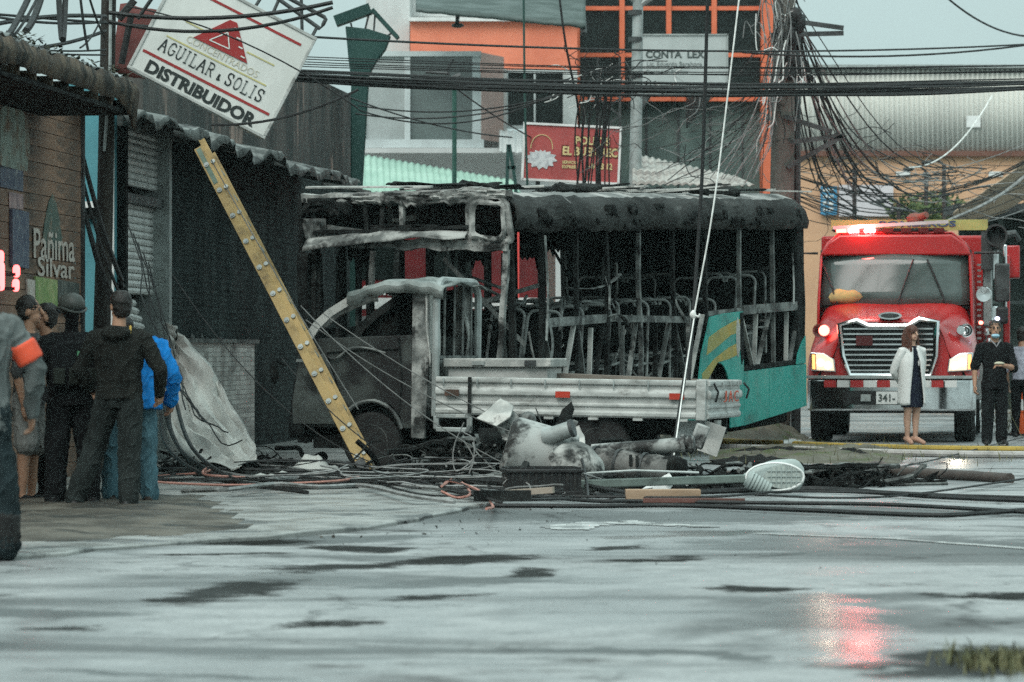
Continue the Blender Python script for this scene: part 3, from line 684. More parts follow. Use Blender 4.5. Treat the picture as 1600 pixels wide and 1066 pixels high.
for x in (1400, 1545): o = pbl('wall_stain_panel', x, 268, x+22, 276, D-.0, .06, white)
bs = pbl('blue_banner', 1282, 291, 1308, 336, D-.1, .05, M('banner_blue', (.06,.24,.40), (.05,.20,.34), 3, .5))
for k_, y in enumerate((298, 308, 318, 328)):
    for x in (1286, 1295): pbl('banner_mark', x, y-3, x+7, y+2, D-.115, .014, white, bs)
pbl('white_board', 1311, 289, 1396, 338, D-.1, .05, M('lilac_white', (.60,.56,.58), (.52,.49,.51), 1.5, .6))
# beige tarpaulin and dark shed at the far right
tarpm = M('beige_tarp', (.42,.33,.24), (.34,.27,.20), 1.2, .7, bump=.1)
P = []
for i in range(25):
    t = i/24; row = []
    for j in range(9):
        s_ = j/8; a = at(1490+150*t, 352-(70)*t-55*s_*(.35+.65*t)+16*math.sin(t*3.1)*(1-s_), 72-2*s_); a.z += .06*nz(t*5, s_*5, 0); row.append(a)
    P.append(row)
mb = MB(); mb.grid(P); tag(mb.build('tarpaulin', tarpm, solid=.02), 'sagging beige tarpaulin at the right edge above the fire truck', 'tarpaulin')
root = empty('dark_shed', at(1600, gz(0, 80), 80), (0,0,0), 'dark green open shed behind the fire truck at right', 'shed'); loc0 = root.location.copy()
shd = M('shed_green', (.012,.02,.017), (.02,.03,.026), 1.5, .6)
pbl('back_wall', 1500, 330, 1760, 640, 80, .3, shd); pbl('roof', 1495, 318, 1780, 332, 78, 2.4, dsteel)
for x in (1560, 1640): pbl('post', x, 332, x+8, 640, 78.2, .12, shd)
for y in (385, 470, 540): pbl('rail', 1500, y, 1700, y+5, 79.6, .1, M('shed_rail', (.07,.09,.085), (.05,.06,.06), 4, .5))
# shrub over the fire truck, in front of the warehouse
leafm = M('leaf', (.055,.085,.03), (.10,.13,.045), 3, .6)
def shrub(name, c, rx, rz, n_, label, leaf=.09, seed=1, grp=None):
    r_ = random.Random(seed); root = empty(name, (c[0], c[1], 0), (0,0,0), label, 'shrub', grp); mb = MB()
    for i in range(n_):
        a = r_.uniform(0, 6.283); e = r_.uniform(-1, 1); q = r_.random()**.4; k_ = 1+.35*nz(a*2, e*2, 0, 1, seed)
        p = V((rx*math.cos(a)*math.sqrt(1-e*e)*q*k_, rx*math.sin(a)*math.sqrt(1-e*e)*q*k_, c[2]+rz*e*q*k_)); s = leaf*r_.uniform(.5,1.3)
        d = V((r_.gauss(0,1), r_.gauss(0,1), r_.gauss(0,1))).normalized(); e_ = d.orthogonal().normalized()
        mb.add([p-d*s, p+e_*s*.45, p+d*s, p-e_*s*.45], [(0,1,2,3)])
    mb.build('crown', leafm, root, fix=False)
    mb = MB(); mb.tube([(0,0,0),(.05,0,c[2]*.5),(0,.05,c[2])], [.08,.06,.03], 7)
    for i in range(4): mb.tube([(0,0,c[2]*.6),(rx*.6*math.cos(i*1.6),rx*.6*math.sin(i*1.6),c[2]+rz*.3)], [.035,.015], 5)
    mb.build('trunk', soot, root)
shrub('shrub', tuple(at(1450, 330, 85)), 1.0, .45, 900, 'small green shrub above the cab of the fire truck', .10, 4)
# concrete utility pole right behind the bus, with crossarms
conc = M('pole_concrete', (.135,.125,.11), (.10,.095,.085), 2, .85, c3=(.06,.056,.05), s3=1.5, t3=(.52,.7), bump=.2, stretch=(1,1,.4))
D = 57.
root = empty('utility_pole', at(1221, gz(0, D), D), (0,0,0), 'thick concrete utility pole crowded with cables behind the bus', 'utility pole'); loc0 = root.location.copy()
mb = MB(); mb.tube([(-.08,0,0),(.0,0,3),(.06,0,7.8)], [.22,.19,.165], 14); mb.build('shaft', conc, root)
mb = MB(); mb.tube([(.24,.25,0),(.24,.25,6.6)], .075, 8); mb.build('conduit', dsteel, root)
for (x0,y0_,x1,y1_) in ((1205,55,1318,52),(1225,182,1300,206),(1236,222,1318,212),(1230,262,1316,213),(1232,32,1318,44)):
    mb = MB(); mb.bar(at(x0,y0_,D-.2)-loc0, at(x1,y1_,D-.2)-loc0, .06, .07); mb.build('crossarm', dsteel, root)
for k_, (px, py) in enumerate(((1244,24),(1250,38),(1238,60),(1243,92),(1247,104),(1228,85),(1236,112))):
    mb = MB(); mb.ell(at(px,py,D-.2)-loc0, (.10,.09,.13+.05*(k_%3)), 8); crumple(mb.build('splice_box', blackp, root), .05, 6, k_)
# round steel pole with lattice
D = 62.
root = empty('steel_pole', at(992, gz(0, D), D), (0,0,0), 'slim grey steel pole beside the red chicken sign', 'pole'); loc0 = root.location.copy()
mb = MB(); mb.tube([(-.07,0,0),(0,0,3.8),(.06,0,7.6)], [.12,.105,.085], 12); mb.build('shaft', galv, root)
for py in (20, 62, 118): mb = MB(); p = at(994, py, D)-loc0; mb.lathe([(.12,-.04),(.12,.04)], 12, 0, Matrix.Translation((p.x*.5, 0, p.z))); mb.build('clamp', dsteel, root)
mb = MB()
for k_ in range(6):
    za = hz(285, D)+k_*.28; mb.bar((-.25,0,za),(-.62,0,za+.28),.025,.025); mb.bar((-.62,0,za),(-.25,0,za+.28),.025,.025)
for x in (-.25,-.62): mb.bar((x,0,0),(x,0,hz(90,D)),.04,.04)
mb.build('lattice', dsteel, root)
mb = MB(); mb.tube([at(984,-8,D)-loc0, at(1000,8,D)-loc0, at(1018,-6,D)-loc0], .07, 8); mb.build('insulator_arm', galv, root)
# thin green mast with a bent hook top
D = 64.
root = empty('hook_mast', at(710, gz(0, D), D), (0,0,0), 'thin dark green mast with hooked top in front of the bay window', 'mast'); loc0 = root.location.copy()
mb = MB(); mb.tube([(0,0,0),(0,0,hz(130,D))], .04, 8); mb.build('post', M('green_steel', (.02,.07,.055), (.03,.09,.07), 4, .5), root)
mb = MB(); mb.tube([at(711,130,D)-loc0, at(703,121,D)-loc0, at(699,108,D)-loc0, at(708,92,D)-loc0], .03, 6); mb.tube([at(665,113,D)-loc0, at(700,115,D)-loc0], .03, 6); mb.tube([at(704,125,D)-loc0, at(720,118,D)-loc0], .06, 6); mb.build('hook', dsteel, root)
# flared dark green floodlight post at upper left
D = 58.; dgs = M('dark_green_sheet', (.012,.045,.04), (.02,.06,.052), 2, .5)
root = empty('flared_post', at(562, gz(0, D), D), (0,0,0), 'dark green post with a flared top and two drooping vanes', 'post'); loc0 = root.location.copy(); sc_ = D/F
mb = MB(); prof = [(540,42),(575,46),(611,57),(603,78),(588,98),(577,118),(566,300),(548,300),(549,125),(545,95)]
mb.prism([((at(px,0,D)-loc0).x, hz(py, D)) for px, py in prof], -.12, .12); mb.build('flare', dgs, root, bevel=.02)
mb = MB(); mb.bar(at(556,300,D)-loc0, V(((at(556,300,D)-loc0).x, 0, 0)), .18, .14); mb.build('stem', dgs, root)
for a, b in (((524,34),(579,14)), ((582,16),(622,60))):
    mb = MB(); mb.bar(at(*a,D)-loc0, at(*b,D)-loc0, .35, .16 if a[0] < 560 else .06); mb.build('vane', dgs, root)
for a, b in (((548,36),(550,44)), ((577,20),(570,48)), ((586,24),(584,50)), ((612,52),(600,60))):
    mb = MB(); mb.bar(at(*a,D-.1)-loc0, at(*b,D-.1)-loc0, .03, .03); mb.build('strut', dsteel, root)
# A-frame of green angle iron by the white roof
root = empty('angle_frame', at(800, gz(0, 66), 66), (0,0,0), 'dark green angle iron frame left of the chicken sign', 'frame'); loc0 = root.location.copy()
gm = dgs
for a, b in (((794,226),(792,292)), ((796,226),(806,290)), ((793,262),(806,262))):
    mb = MB(); mb.bar(at(*a,66)-loc0, at(*b,66)-loc0, .06, .06); mb.build('strut', gm, root)
for x in (792, 806): mb = MB(); p = at(x,290,66)-loc0; mb.bar(p, (p.x,0,0), .06, .06); mb.build('leg', gm, root)
# red rescue vehicle seen through the gutted bus
D = 61.; rbody = M('red_vehicle', (.15,.018,.02), (.11,.015,.017), 2, .35, coat=.4)
root = empty('rescue_truck', (wx(690,D), D, 0), (0,0,R(-4)), 'red rescue truck with white band seen through the burned bus windows', 'truck')
mb = MB(); mb.box((-2.4,0,.55),(1.75,2.2,3.35)); mb.build('body', rbody, root, bevel=.06)
mb = MB(); mb.box((-2.41,-.012,2.02),(1.76,0,2.2)); mb.build('stripe', white, root)
for i in range(5):
    mb = MB(); mb.box((-2.3+i*.8,-.03,.9),(-2.3+i*.8+.7,-.002,1.9)); mb.build('locker_door', M('shutter_grey%d' % i, (.30,.31,.31), (.22,.23,.23), 4, .4, metal=.4), root)
for x in (-1.5, .9):
    mb = MB(); mb.lathe([(.2,-.12),(.46,-.13),(.5,-.08),(.5,.12),(.2,.13)], 20, 0, Matrix.Translation((x,.1,.5)) @ Matrix.Rotation(R(90),4,'X')); mb.build('wheel', rubber, root)
mb = MB(); mb.box((-1.9,-.02,2.5),(-.7,0,3.05)); mb.build('window', glassd, root)
mb = MB(); mb.box((-.2,-.02,2.5),(.5,0,3.05)); mb.build('window', glassd, root)
mb = MB(); mb.box((1.0,-.012,1.2),(1.28,-.001,3.3)); mb.build('bright_red_panel', M('bright_red', (.80,.10,.09), (.7,.08,.07), 3, .4), root)  # sliver in a much brighter red than the body
text('lettering', 'BOMBEROS', 1, white, root, Matrix.Translation((-.8,-.016,2.33)), width=1.3, height=.17, bold=.01)
# ================================================================== burned bus (local x across to the right, y along, z up)
BL, BW, BH = 11.0, 2.55, 3.09
YAW = R(21.5)
rc = V((.07, 41.5, 0)); ro_ = rc-V((math.cos(YAW), -math.sin(YAW), 0))*BW
bus = empty('burned_bus', ro_, (R(2.0), 0, -YAW), 'burned out teal bus, bare skeleton with sagging charred roof', 'bus')
PT = [.0, .884, 2.01, 3.0, 4.19, 5.44, 6.73, 8.17, 9.61, 10.93]
rd = random.Random(11)
mb = MB(); mb.box((.05,.1,.45),(BW-.05,BL-.1,.55)); mb.build('floor', char, bus)
# roof shell: rounded cove along both sides, crumpled and sagging
P = []
nY = 200
for i in range(nY+1):
    y = -.05+(BL+.1)*i/nY; row = []
    e = min(1, (BL+.05-y)/.35); rr_ = math.sqrt(max(0, 1-(1-e)**2))      # rear end rounds down
    sagf = .10*math.exp(-((y-2.2)/1.6)**2)+.05*math.exp(-((y-6)/2)**2)
    prof = [(-.03,2.66),(-.06,2.80),(-.03,2.93),(.08,3.04),(.28,3.10),(.7,3.12),(1.27,3.13),(1.85,3.12),(2.27,3.10),(2.47,3.04),(2.58,2.93),(2.61,2.80),(2.58,2.66)]
    for j, (x, z) in enumerate(prof):
        inner = 1-abs(x-1.275)/1.3
        zz = z-sagf*max(0,inner)-.05*abs(nz(x,y,0,1.3,2))*max(0,inner)*2+.022*nz(x,y,z,4,3)+.010*nz(x,y,z,11,3)+.05*nz(x,y,z,1.2,6)*(1 if j in (0,12) else .5)-(.05*max(0,nz(y,j,0,5,2)) if j in (0,12) else 0)
        zz = 2.66+(zz-2.66)*(.45+.55*rr_)
        row.append((x+.035*nz(x,y,z,1.4,9)+.012*nz(x,y,z,7,4), y, zz))
    P.append(row)
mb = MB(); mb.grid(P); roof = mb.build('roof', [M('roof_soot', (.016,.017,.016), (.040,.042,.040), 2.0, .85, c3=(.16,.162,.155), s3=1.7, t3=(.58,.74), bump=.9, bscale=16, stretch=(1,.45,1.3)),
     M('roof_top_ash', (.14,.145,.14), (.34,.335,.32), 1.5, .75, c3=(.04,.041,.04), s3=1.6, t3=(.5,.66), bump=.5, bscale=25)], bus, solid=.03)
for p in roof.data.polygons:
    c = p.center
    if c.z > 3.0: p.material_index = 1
# loose sheets, beams and clinker on the roof
for i in range(26):
    y = rd.uniform(.2, BL-.6); x = rd.uniform(.5, 2.35); l_ = rd.uniform(.5,1.6); a = rd.gauss(.25,.5); mb = MB()
    mb.bar((-l_/2,0,0),(l_/2,0,0), rd.uniform(.04,.16), .02); o = mb.build('roof_strip', ashlite if i % 3 else soot, roof, loc=(x, y, 3.15+rd.random()*.03), rot=(rd.gauss(0,.05), rd.gauss(0,.06), a))
for i in range(12):
    y = rd.uniform(.1, BL-.5); x = rd.uniform(.4, 2.3); mb = MB(); mb.ell((0,0,0),(rd.uniform(.1,.35),rd.uniform(.1,.25),rd.uniform(.05,.11)),10)
    crumple(mb.build('roof_debris', char if i % 2 else soot, roof, loc=(x,y,3.15)), .08, 5, i)
for (y, x, l_) in ((1.3,1.7,1.5),(3.4,1.2,2.4),(6.6,1.4,2.0)):
    mb = MB(); mb.grid([[(u*.25-l_/2+.03*nz(u,k,0), k*.2, .06+.05*nz(u*.6,k*.6,3)) for u in range(int(l_*4)+1)] for k in range(4)]); mb.build('roof_panel', soot, roof, solid=.015, loc=(x-.4,y,3.14), rot=(0,R(2),R(15)))
for i in range(34):                          # peeled flakes hanging off the cove
    y = .2+rd.random()*(BL-.6); h = rd.uniform(.06,.22); w_ = rd.uniform(.08,.35); z0 = rd.uniform(2.68,2.98); mb = MB()
    mb.grid([[(BW+.075+.05*(v/4)*rd.random()-.02*(z0 > 2.9), y+w_*u/5, z0-h*v/4*(.5+.8*abs(nz(u*.5,i,1)))) for u in range(6)] for v in range(5)]); crumple(mb.build('peeled_flake', [char, soot, char, soot][i % 4], roof, solid=.006), .03, 6, i)
# roof ribs inside
for i in range(10):
    y = .4+i*1.12; mb = MB(); mb.tube([(.04,y,2.66),(.1,y,2.9),(.4,y,3.0),(BW/2,y,3.02-.08*(i in (1,2))),(BW-.4,y,3.0),(BW-.1,y,2.9),(BW-.04,y,2.66)], .022, 6); mb.build('roof_rib', soot, bus)
# right side skeleton
XS = BW
for i, y in enumerate(PT[1:], 1):
    mb = MB(); wgt = .085 if i in (1, 3, 6) else .055
    b0 = .05 if i < 7 else .5
    pts = [(XS-.03, y, b0), (XS-.03+.02*rd.gauss(0,1), y+.03*rd.gauss(0,1), 1.2), (XS-.03+.012*rd.gauss(0,1), y+.03*rd.gauss(0,1), 2.0), (XS-.03, y, 2.72)]
    for a, b in zip(pts[:-1], pts[1:]): mb.bar(a, b, .05, wgt, 0, (0,1,0))
    crumple(mb.build('pillar', [soot, burntsteel][i in (4,7,8)], bus), .012, 4, i)
mb = MB(); mb.bar((XS-.03,.9,1.60),(XS-.03,3.05,1.60),.05,.10); mb.bar((XS-.03,3.05,1.60),(XS,5.9,1.50),.05,.08); crumple(mb.build('belt_rail', burntsteel, bus), .015, 3, 1)
mb = MB(); mb.bar((XS-.03,6.75,1.56),(XS-.03,8.17,1.57),.05,.06); mb.bar((XS-.02,8.2,1.57),(XS-.03,BL-.1,1.57),.06,.12); crumple(mb.build('belt_rail', burntsteel, bus), .012, 3, 4)
mb = MB(); mb.bar((XS-.04,.3,2.68),(XS-.04,BL-.1,2.68),.06,.07); mb.build('cant_rail', soot, bus)
mb = MB(); mb.bar((XS-.04,.9,.60),(XS-.04,6.3,.60),.06,.08); mb.bar((XS-.04,8.2,.80),(XS-.04,BL-.1,.80),.06,.06); mb.build('sill_rail', soot, bus)
for i in range(1, 9):                       # lower lattice
    if i == 6: continue
    ya, yb = PT[i], PT[i+1]; m_ = (ya+yb)/2; zb = .6 if i < 6 else .8
    for a, b in (((ya+.06, 1.55), (m_-.05+rd.gauss(0,.05), zb)), ((yb-.06, 1.55), (m_+.08+rd.gauss(0,.05), zb)), ((m_+.02, 1.5), (m_-.1*rd.random(), zb))):
        if rd.random() < .12: continue
        mb = MB(); mb.bar((XS-.05, a[0], a[1]), (XS-.05, b[0], b[1]), .03, .055, 0, (1,0,0)); mb.build('diagonal_brace', rd.choice((ash, ashlite, burntsteel, soot)), bus)
# dangling strips
for k_, pts in enumerate([[(2.55,.95,1.75),(2.6,1.0,1.35),(2.62,.72,1.0),(2.6,.35,.85)], [(2.56,.9,2.6),(2.58,.92,1.9),(2.6,.8,1.4)], [(2.52,2.98,1.62),(2.6,3.2,1.64),(2.62,3.42,1.55),(2.62,3.55,1.40)],
        [(2.52,3.0,2.1),(2.56,3.02,1.95),(2.58,2.96,1.7)], [(2.4,2.0,1.98),(2.5,2.6,1.96),(2.5,3.2,2.02),(2.52,3.5,2.12)], [(2.5,5.45,2.0),(2.56,5.5,1.7),(2.6,5.75,1.5)], [(2.45,6.6,1.75),(2.5,6.95,1.62)], [(2.5,10.6,2.3),(2.53,10.55,1.9),(2.54,10.5,1.6)]]):
    mb = MB(); mb.tube(spline(pts, 5), .035, 6, flat=.3); mb.build('hanging_strip', ash if k_ % 2 else burntsteel, bus)
# teal panels that survived at the rear
def sidepanel(name, poly, mat, off=0., th=.02, pr=None):
    mb = MB(); mb.prism(poly, XS+off, XS+off+th, 'x'); return mb.build(name, mat, pr or bus)
AY, AR, AZ = 7.08, .50, .42
arc = [(AY+AR*math.cos(t), AZ+AR*math.sin(t)) for t in np.linspace(math.pi, 0, 17)]
pm = sidepanel('side_panel', [(5.5,.06)]+[(5.55,.62),(6.3,.72),(6.42,1.05),(6.62,1.30),(6.78,1.52),(7.4,1.55),(8.15,1.56),(8.15,.05)]+[(AY+AR,.05)]+arc[::-1]+[(AY-AR,.05)], teal)
pm['label'] = 'surviving teal panel with gold bands'
def band(poly): sidepanel('gold_band', poly, gold, .021, .003, pm)
band([(6.70,1.26),(7.2,1.36),(7.75,1.44),(8.12,1.47),(8.12,1.30),(7.6,1.26),(7.1,1.14),(6.60,1.03)])
band([(6.40,.80),(6.9,.97),(7.5,1.10),(7.98,1.16),(7.95,1.00),(7.5,.95),(7.05,.925),(6.45,.62)])
sidepanel('burn_hole', [(7.92+.10*math.cos(t), 1.22+.24*math.sin(t)*(1+.2*math.cos(3*t))) for t in np.linspace(0, 6.1, 20)], ashlite, .024, .003, pm)
sidepanel('scorch_edge', [(8.0,1.54),(8.14,1.55),(8.14,.95),(8.05,.85),(7.98,1.1)], soot, .025, .003, pm)
for k_, (a, b) in enumerate(((8.17,9.25),(9.26,10.2),(10.21,10.97))):
    lo_ = lambda y: .05+max(0, (y-8.2))*.045
    o = sidepanel('skirt_panel', [(a,lo_(a)),(b,lo_(b)),(b,.76),(a,.76)], teal, .003*(k_%2))
sidepanel('corner_panel', [(10.55,.77),(10.97,.77),(10.97,1.15),(10.78,1.05),(10.62,.92)], teal, -.004)
mb = MB(); mb.box((.1,6.5,.1),(BW-.05,6.56,.6)); mb.box((.1,7.6,.1),(BW-.05,7.66,.6)); mb.build('wheel_arch_liner', char, bus)
for (y, x) in ((AY, BW-.33), (AY, .33), (2.1, BW-.3), (2.1, .3)):
    r_ = .44 if y > 5 else .30; zc = .30 if y > 5 else .12
    mb = MB(); mb.lathe([(.12,-.1),(r_*.6,-.14),(r_*.97,-.13),(r_,-.08),(r_,.08),(r_*.97,.13),(r_*.6,.14),(.12,.1)], 24, 0, Matrix.Translation((x,y,zc-.02)) @ Matrix.Rotation(R(90),4,'Y')); wh = mb.build('wheel', rubber if y > 5 else char, bus)
    mb = MB(); mb.lathe([(.02,.11),(.1,.13),(.22,.10),(.26,.145),(.27,.10)], 20, 0, Matrix.Translation((x,y,zc-.02)) @ Matrix.Rotation(R(90),4,'Y')); mb.build('rim', burntsteel, wh)
# rear wall and corner posts
mb = MB(); mb.box((.2,8.3,-.05),(2.35,10.8,.44)); mb.build('engine_cradle', char, bus, bevel=.05)
mb = MB(); mb.prism([(.02,.2),(BW-.02,.2),(BW+.02,1.6),(BW-.02,2.75),(.02,2.75),(-.02,1.6)], BL-.1, BL-.04); mb.build('rear_wall', soot, bus)
for x in (.0, BW-.10): mb = MB(); mb.box((x,BL-.35,.76),(x+.10,BL-.0,2.75)); mb.build('corner_post', soot, bus, bevel=.03)
# left side wall (far), open towards the front, rear windows covered by an added dark sheet
mb = MB(); mb.box((0,.3,.2),(.05,BL-.1,1.5)); crumple(mb.build('far_side_panel', burntsteel, bus), .01)
mb = MB(); mb.box((0.01,8.3,1.57),(.04,BL-.1,2.64)); mb.build('far_window_dark_sheet', soot, bus)  # charred sheet added to make the rear far windows read dark
for q, (a, b, h0) in enumerate(((1.0,1.6,2.1),(3.55,4.3,2.25),(4.6,5.3,1.95),(5.5,6.2,2.35),(6.5,7.2,2.0),(7.4,8.2,2.2))):
    P = [[(.06+.05*nz(u,v,q), a+(b-a)*u/8, 2.64-(2.64-h0)*v/5*(.5+.9*abs(nz(u*.5,q,2)))) for u in range(9)] for v in range(6)]; mb = MB(); mb.grid(P); mb.build('charred_lining', char, bus, solid=.01)
for y in (.05,.85,1.7,2.6,3.5,4.5,5.4,6.35,7.3,8.25): mb = MB(); mb.bar((.03,y,.3),(.03+.03*rd.gauss(0,1),y,2.7),.06,.12); mb.build('pillar', soot, bus)
mb = MB(); mb.bar((.03,.0,1.52),(.03,BL-.1,1.52),.07,.08); mb.bar((.04,.0,2.68),(.04,BL-.1,2.68),.07,.08); mb.build('belt_rail', soot, bus)
# seats: charred backs with arched tube frames
def arch(w_, h, z0, r_=.1, n_=5):
    pts = [(-w_/2,0,z0),(-w_/2,0,h-r_)]+[(-w_/2+r_-r_*math.cos(t),0,h-r_+r_*math.sin(t)) for t in np.linspace(.2,1.57,n_)]
    return pts+[(-p[0],p[1],p[2]) for p in pts[::-1]]
sm1 = MB(); sm1.tube(arch(.42,1.22,.1), .019, 7); sm1.tube([(p[0]+.46,p[1],p[2]) for p in arch(.42,1.22,.1)], .019, 7)
sm1.bar((-.21,.02,.55),(.67,.02,.55),.03,.03); sm1.bar((-.21,-.40,.42),(.67,-.40,.42),.03,.03)
for x in (-.21,.21,.25,.67): sm1.bar((x,.0,.46),(x,-.40,.42),.025,.025)
for x in (-.1,.55): sm1.bar((x,-.35,0),(x,-.35,.42),.03,.03)
seat_frame = sm1.mesh('seat_frame', M('seat_tube', (.16,.17,.165), (.30,.315,.30), 5, .55, c3=(.03,.03,.03), s3=4, t3=(.5,.65)))
sm2 = MB()
for x in (0,.46):
    sm2.prism([(x-.18,.58),(x+.18,.58),(x+.18,1.05),(x+.12,1.16),(x-.12,1.16),(x-.18,1.05)], .01, .035); sm2.box((x-.18,-.38,.43),(x+.18,-.02,.46))
seat_back = sm2.mesh('seat_shell', char)
for row in range(11):
    for side in (0, 1):
        y = 1.5+row*.82+(0 if row < 8 else .1); x = .32 if side == 0 else 1.72
        z = .55+(.28 if row >= 8 else 0)
        o = inst('seat', seat_back, bus, (x+rd.gauss(0,.02), y+rd.gauss(0,.04), z), (R(rd.gauss(-8,4)), R(rd.gauss(0,2)), R(rd.gauss(0,3))))
        c = inst('seat_frame', seat_frame, o)
for (x, y, h) in ((1.2,1.1,2.6),(1.35,3.0,2.6),(1.3,4.8,2.4),(1.25,6.4,2.5),(2.0,1.2,2.4)):
    mb = MB(); mb.tube([(x,y,.55),(x+.05*rd.gauss(0,1),y,1.6),(x+.06*rd.gauss(0,1),y,h)], .02, 7); mb.build('grab_pole', burntsteel, bus)
for a, b in (((1.5,.7,1.75),(2.45,1.2,2.05)), ((1.45,.55,2.35),(2.3,.9,1.35)), ((.9,.5,2.5),(.75,.7,1.7))):
    mb = MB(); mb.bar(a, b, .05, .05); mb.build('fallen_bar', burntsteel, bus)
for i in range(26):                          # twisted rods left of seats, rails and conduits
    y = rd.uniform(.6,10.4); x = rd.uniform(1.3,2.5); z = rd.uniform(.6,1.9); p = [V((x,y,z))]
    for q in range(3): p.append(p[-1]+V((rd.gauss(0,.16),rd.gauss(0,.35),rd.gauss(0,.30))))
    for q in p: q.x = min(2.48,max(.2,q.x)); q.z = min(2.6,max(.58,q.z))
    mb = MB(); mb.tube(spline(p,4), rd.choice((.010,.014,.02)), 5); mb.build('bent_rod', [burntsteel, ash, soot][i % 3], bus)
for i in range(16):
    mb = MB(); mb.ell((0,0,0),(rd.uniform(.1,.3),rd.uniform(.1,.4),rd.uniform(.06,.2)),9); crumple(mb.build('floor_debris', char, bus, loc=(rd.uniform(.3,2.3),rd.uniform(.4,10),.6)), .1, 5, i)
# front header: destination box frame with a torn lower lip
FY = -.02
def fx_(px): return (px-485)/325*BW
def fz(py): return 1.28+(HY-py)/138.
def fbar(name, a, b, w_, h, mat, y=FY, cr=.015, seed=0, n_=8):
    mb = MB(); A = V((fx_(a[0]), y, fz(a[1]))); B = V((fx_(b[0]), y, fz(b[1])))
    for i in range(n_): mb.bar(A.lerp(B, i/n_), A.lerp(B, (i+1)/n_+.01), w_, h)
    return crumple(mb.build(name, mat, bus), cr, 4, seed, cr*.5)
fbar('header_beam', (482,308), (806,306), .10, .09, ash, FY, .05, 1, 26)
fbar('header_rail', (478,350), (600,366), .05, .06, burntsteel, FY-.02, .02, 2)
fbar('lower_beam', (560,378), (800,386), .07, .12, ash, FY-.03, .04, 3, 24)
fbar('sign_rail', (500,362), (760,356), .05, .04, soot, FY-.06, .02, 4, 12)
for px, a, b, wd in ((478,305,395,.07),(500,308,352,.05),(606,312,358,.035),(637,310,360,.06),(741,310,366,.07),(580,318,372,.03)):
    fbar('header_post', (px,a), (px,b), .05, wd, ash if px > 630 else soot, FY-.01, .012, px)
# bent lip sheet
P = []
for i in range(31):
    t = i/30; px = 492+250*t; top = 372-6*math.sin(t*3.1)-8*t; row = []
    for j in range(5):
        s_ = j/4; row.append((fx_(px), FY-.08-.16*math.sin(s_*1.6)*(1-.5*t)+.03*nz(t*6,s_*3,0), fz(top+s_*(20-10*t)+4*nz(t*5,s_,2))))
    P.append(row)
mb = MB(); mb.grid(P); mb.build('torn_lip', ash, bus, solid=.01)
# rounded corner window at the right
def rrect(x0, z0, x1, z1, r_, n_=5):
    out = []
    for cx, cz, a0 in ((x1-r_, z1-r_, 0), (x0+r_, z1-r_, 1.571), (x0+r_, z0+r_, 3.142), (x1-r_, z0+r_, 4.712)):
        out += [(cx+r_*math.cos(a0+1.571*i/n_), cz+r_*math.sin(a0+1.571*i/n_)) for i in range(n_+1)]
    return out
pts = [(x, FY-.05, z) for x, z in rrect(fx_(750), fz(376), fx_(797), fz(320), .10)]
mb = MB(); mb.tube(pts, .035, 8, closed=True); crumple(mb.build('corner_window_frame', ash, bus), .05, 6, 2, .02)
pts = [(x, FY-.02, z) for x, z in rrect(fx_(743), fz(386), fx_(804), fz(309), .13)]
mb = MB(); mb.tube(pts, .045, 8, closed=True); crumple(mb.build('corner_window_frame', ash, bus), .05, 5, 7, .02)
for q, (x0, x1, y0_, y1_) in enumerate(((484,560,308,345),(560,640,306,326),(640,742,305,330),(590,700,352,372),(484,520,340,395),(700,800,300,318),(748,802,372,398))):   # torn skin still hanging from the header
    P = [[(fx_(x0+(x1-x0)*u/14), FY-.07+.05*nz(u*.5,v*.6,q)+.02*v*.2, fz(y0_+(y1_-y0_)*v/6*(.55+.75*abs(nz(u*.45,q,3))))) for u in range(15)] for v in range(7)]
    mb = MB(); mb.grid(P); mb.build('torn_skin', [soot, ash, ash, soot, burntsteel, ashlite, ash][q], bus, solid=.008)
fbar('windscreen_pillar', (797,392), (786,560), .06, .07, ash, FY, .015, 5)
fbar('windscreen_pillar', (797,392), (801,690), .08, .05, soot, FY+.12, .01, 6)
fbar('windscreen_pillar', (483,395), (478,690), .12, .14, soot, FY, .03, 7)
fbar('windscreen_pillar', (562,392), (556,470), .05, .06, ash, FY+.5, .02, 8)
for k_, px in enumerate((500, 520, 540)):
    fbar('door_leaf_strip', (px,396), (px-6,690), .04, .10, soot, FY+.1+.2*k_, .03, 20+k_)
mb = MB(); mb.box((.05,-.02,.2),(BW-.02,.05,1.15)); crumple(mb.build('front_panel', soot, bus), .03, 3)
mb = MB(); mb.tube([(.9,.5,1.2),(1.05,.45,1.5)], .03, 6); mb.tube([(1.05+.22*math.cos(t),.43+.08*math.sin(t),1.5+.2*math.sin(t)) for t in np.linspace(0,6.0,18)], .018, 6, closed=True); mb.build('steering_wheel', soot, bus)
# inside of the header: lamp hoops left bent
fbar('inner_brace', (585,300), (592,372), .04, .05, ash, .5, .03, 31); fbar('inner_brace', (592,345), (630,340), .03, .05, ashlite, .5, .03, 32)

# ================================================================== small truck with drop-side bed (local x to its tail, y away, z up)
TYAW = R(15.3)
trk = empty('burned_truck', (2.011, 38.5, 0), (0, R(.8), -TYAW), 'small burned flatbed truck with grey drop side bed in front of the bus', 'truck')
BLn, TW = 2.93, 1.70
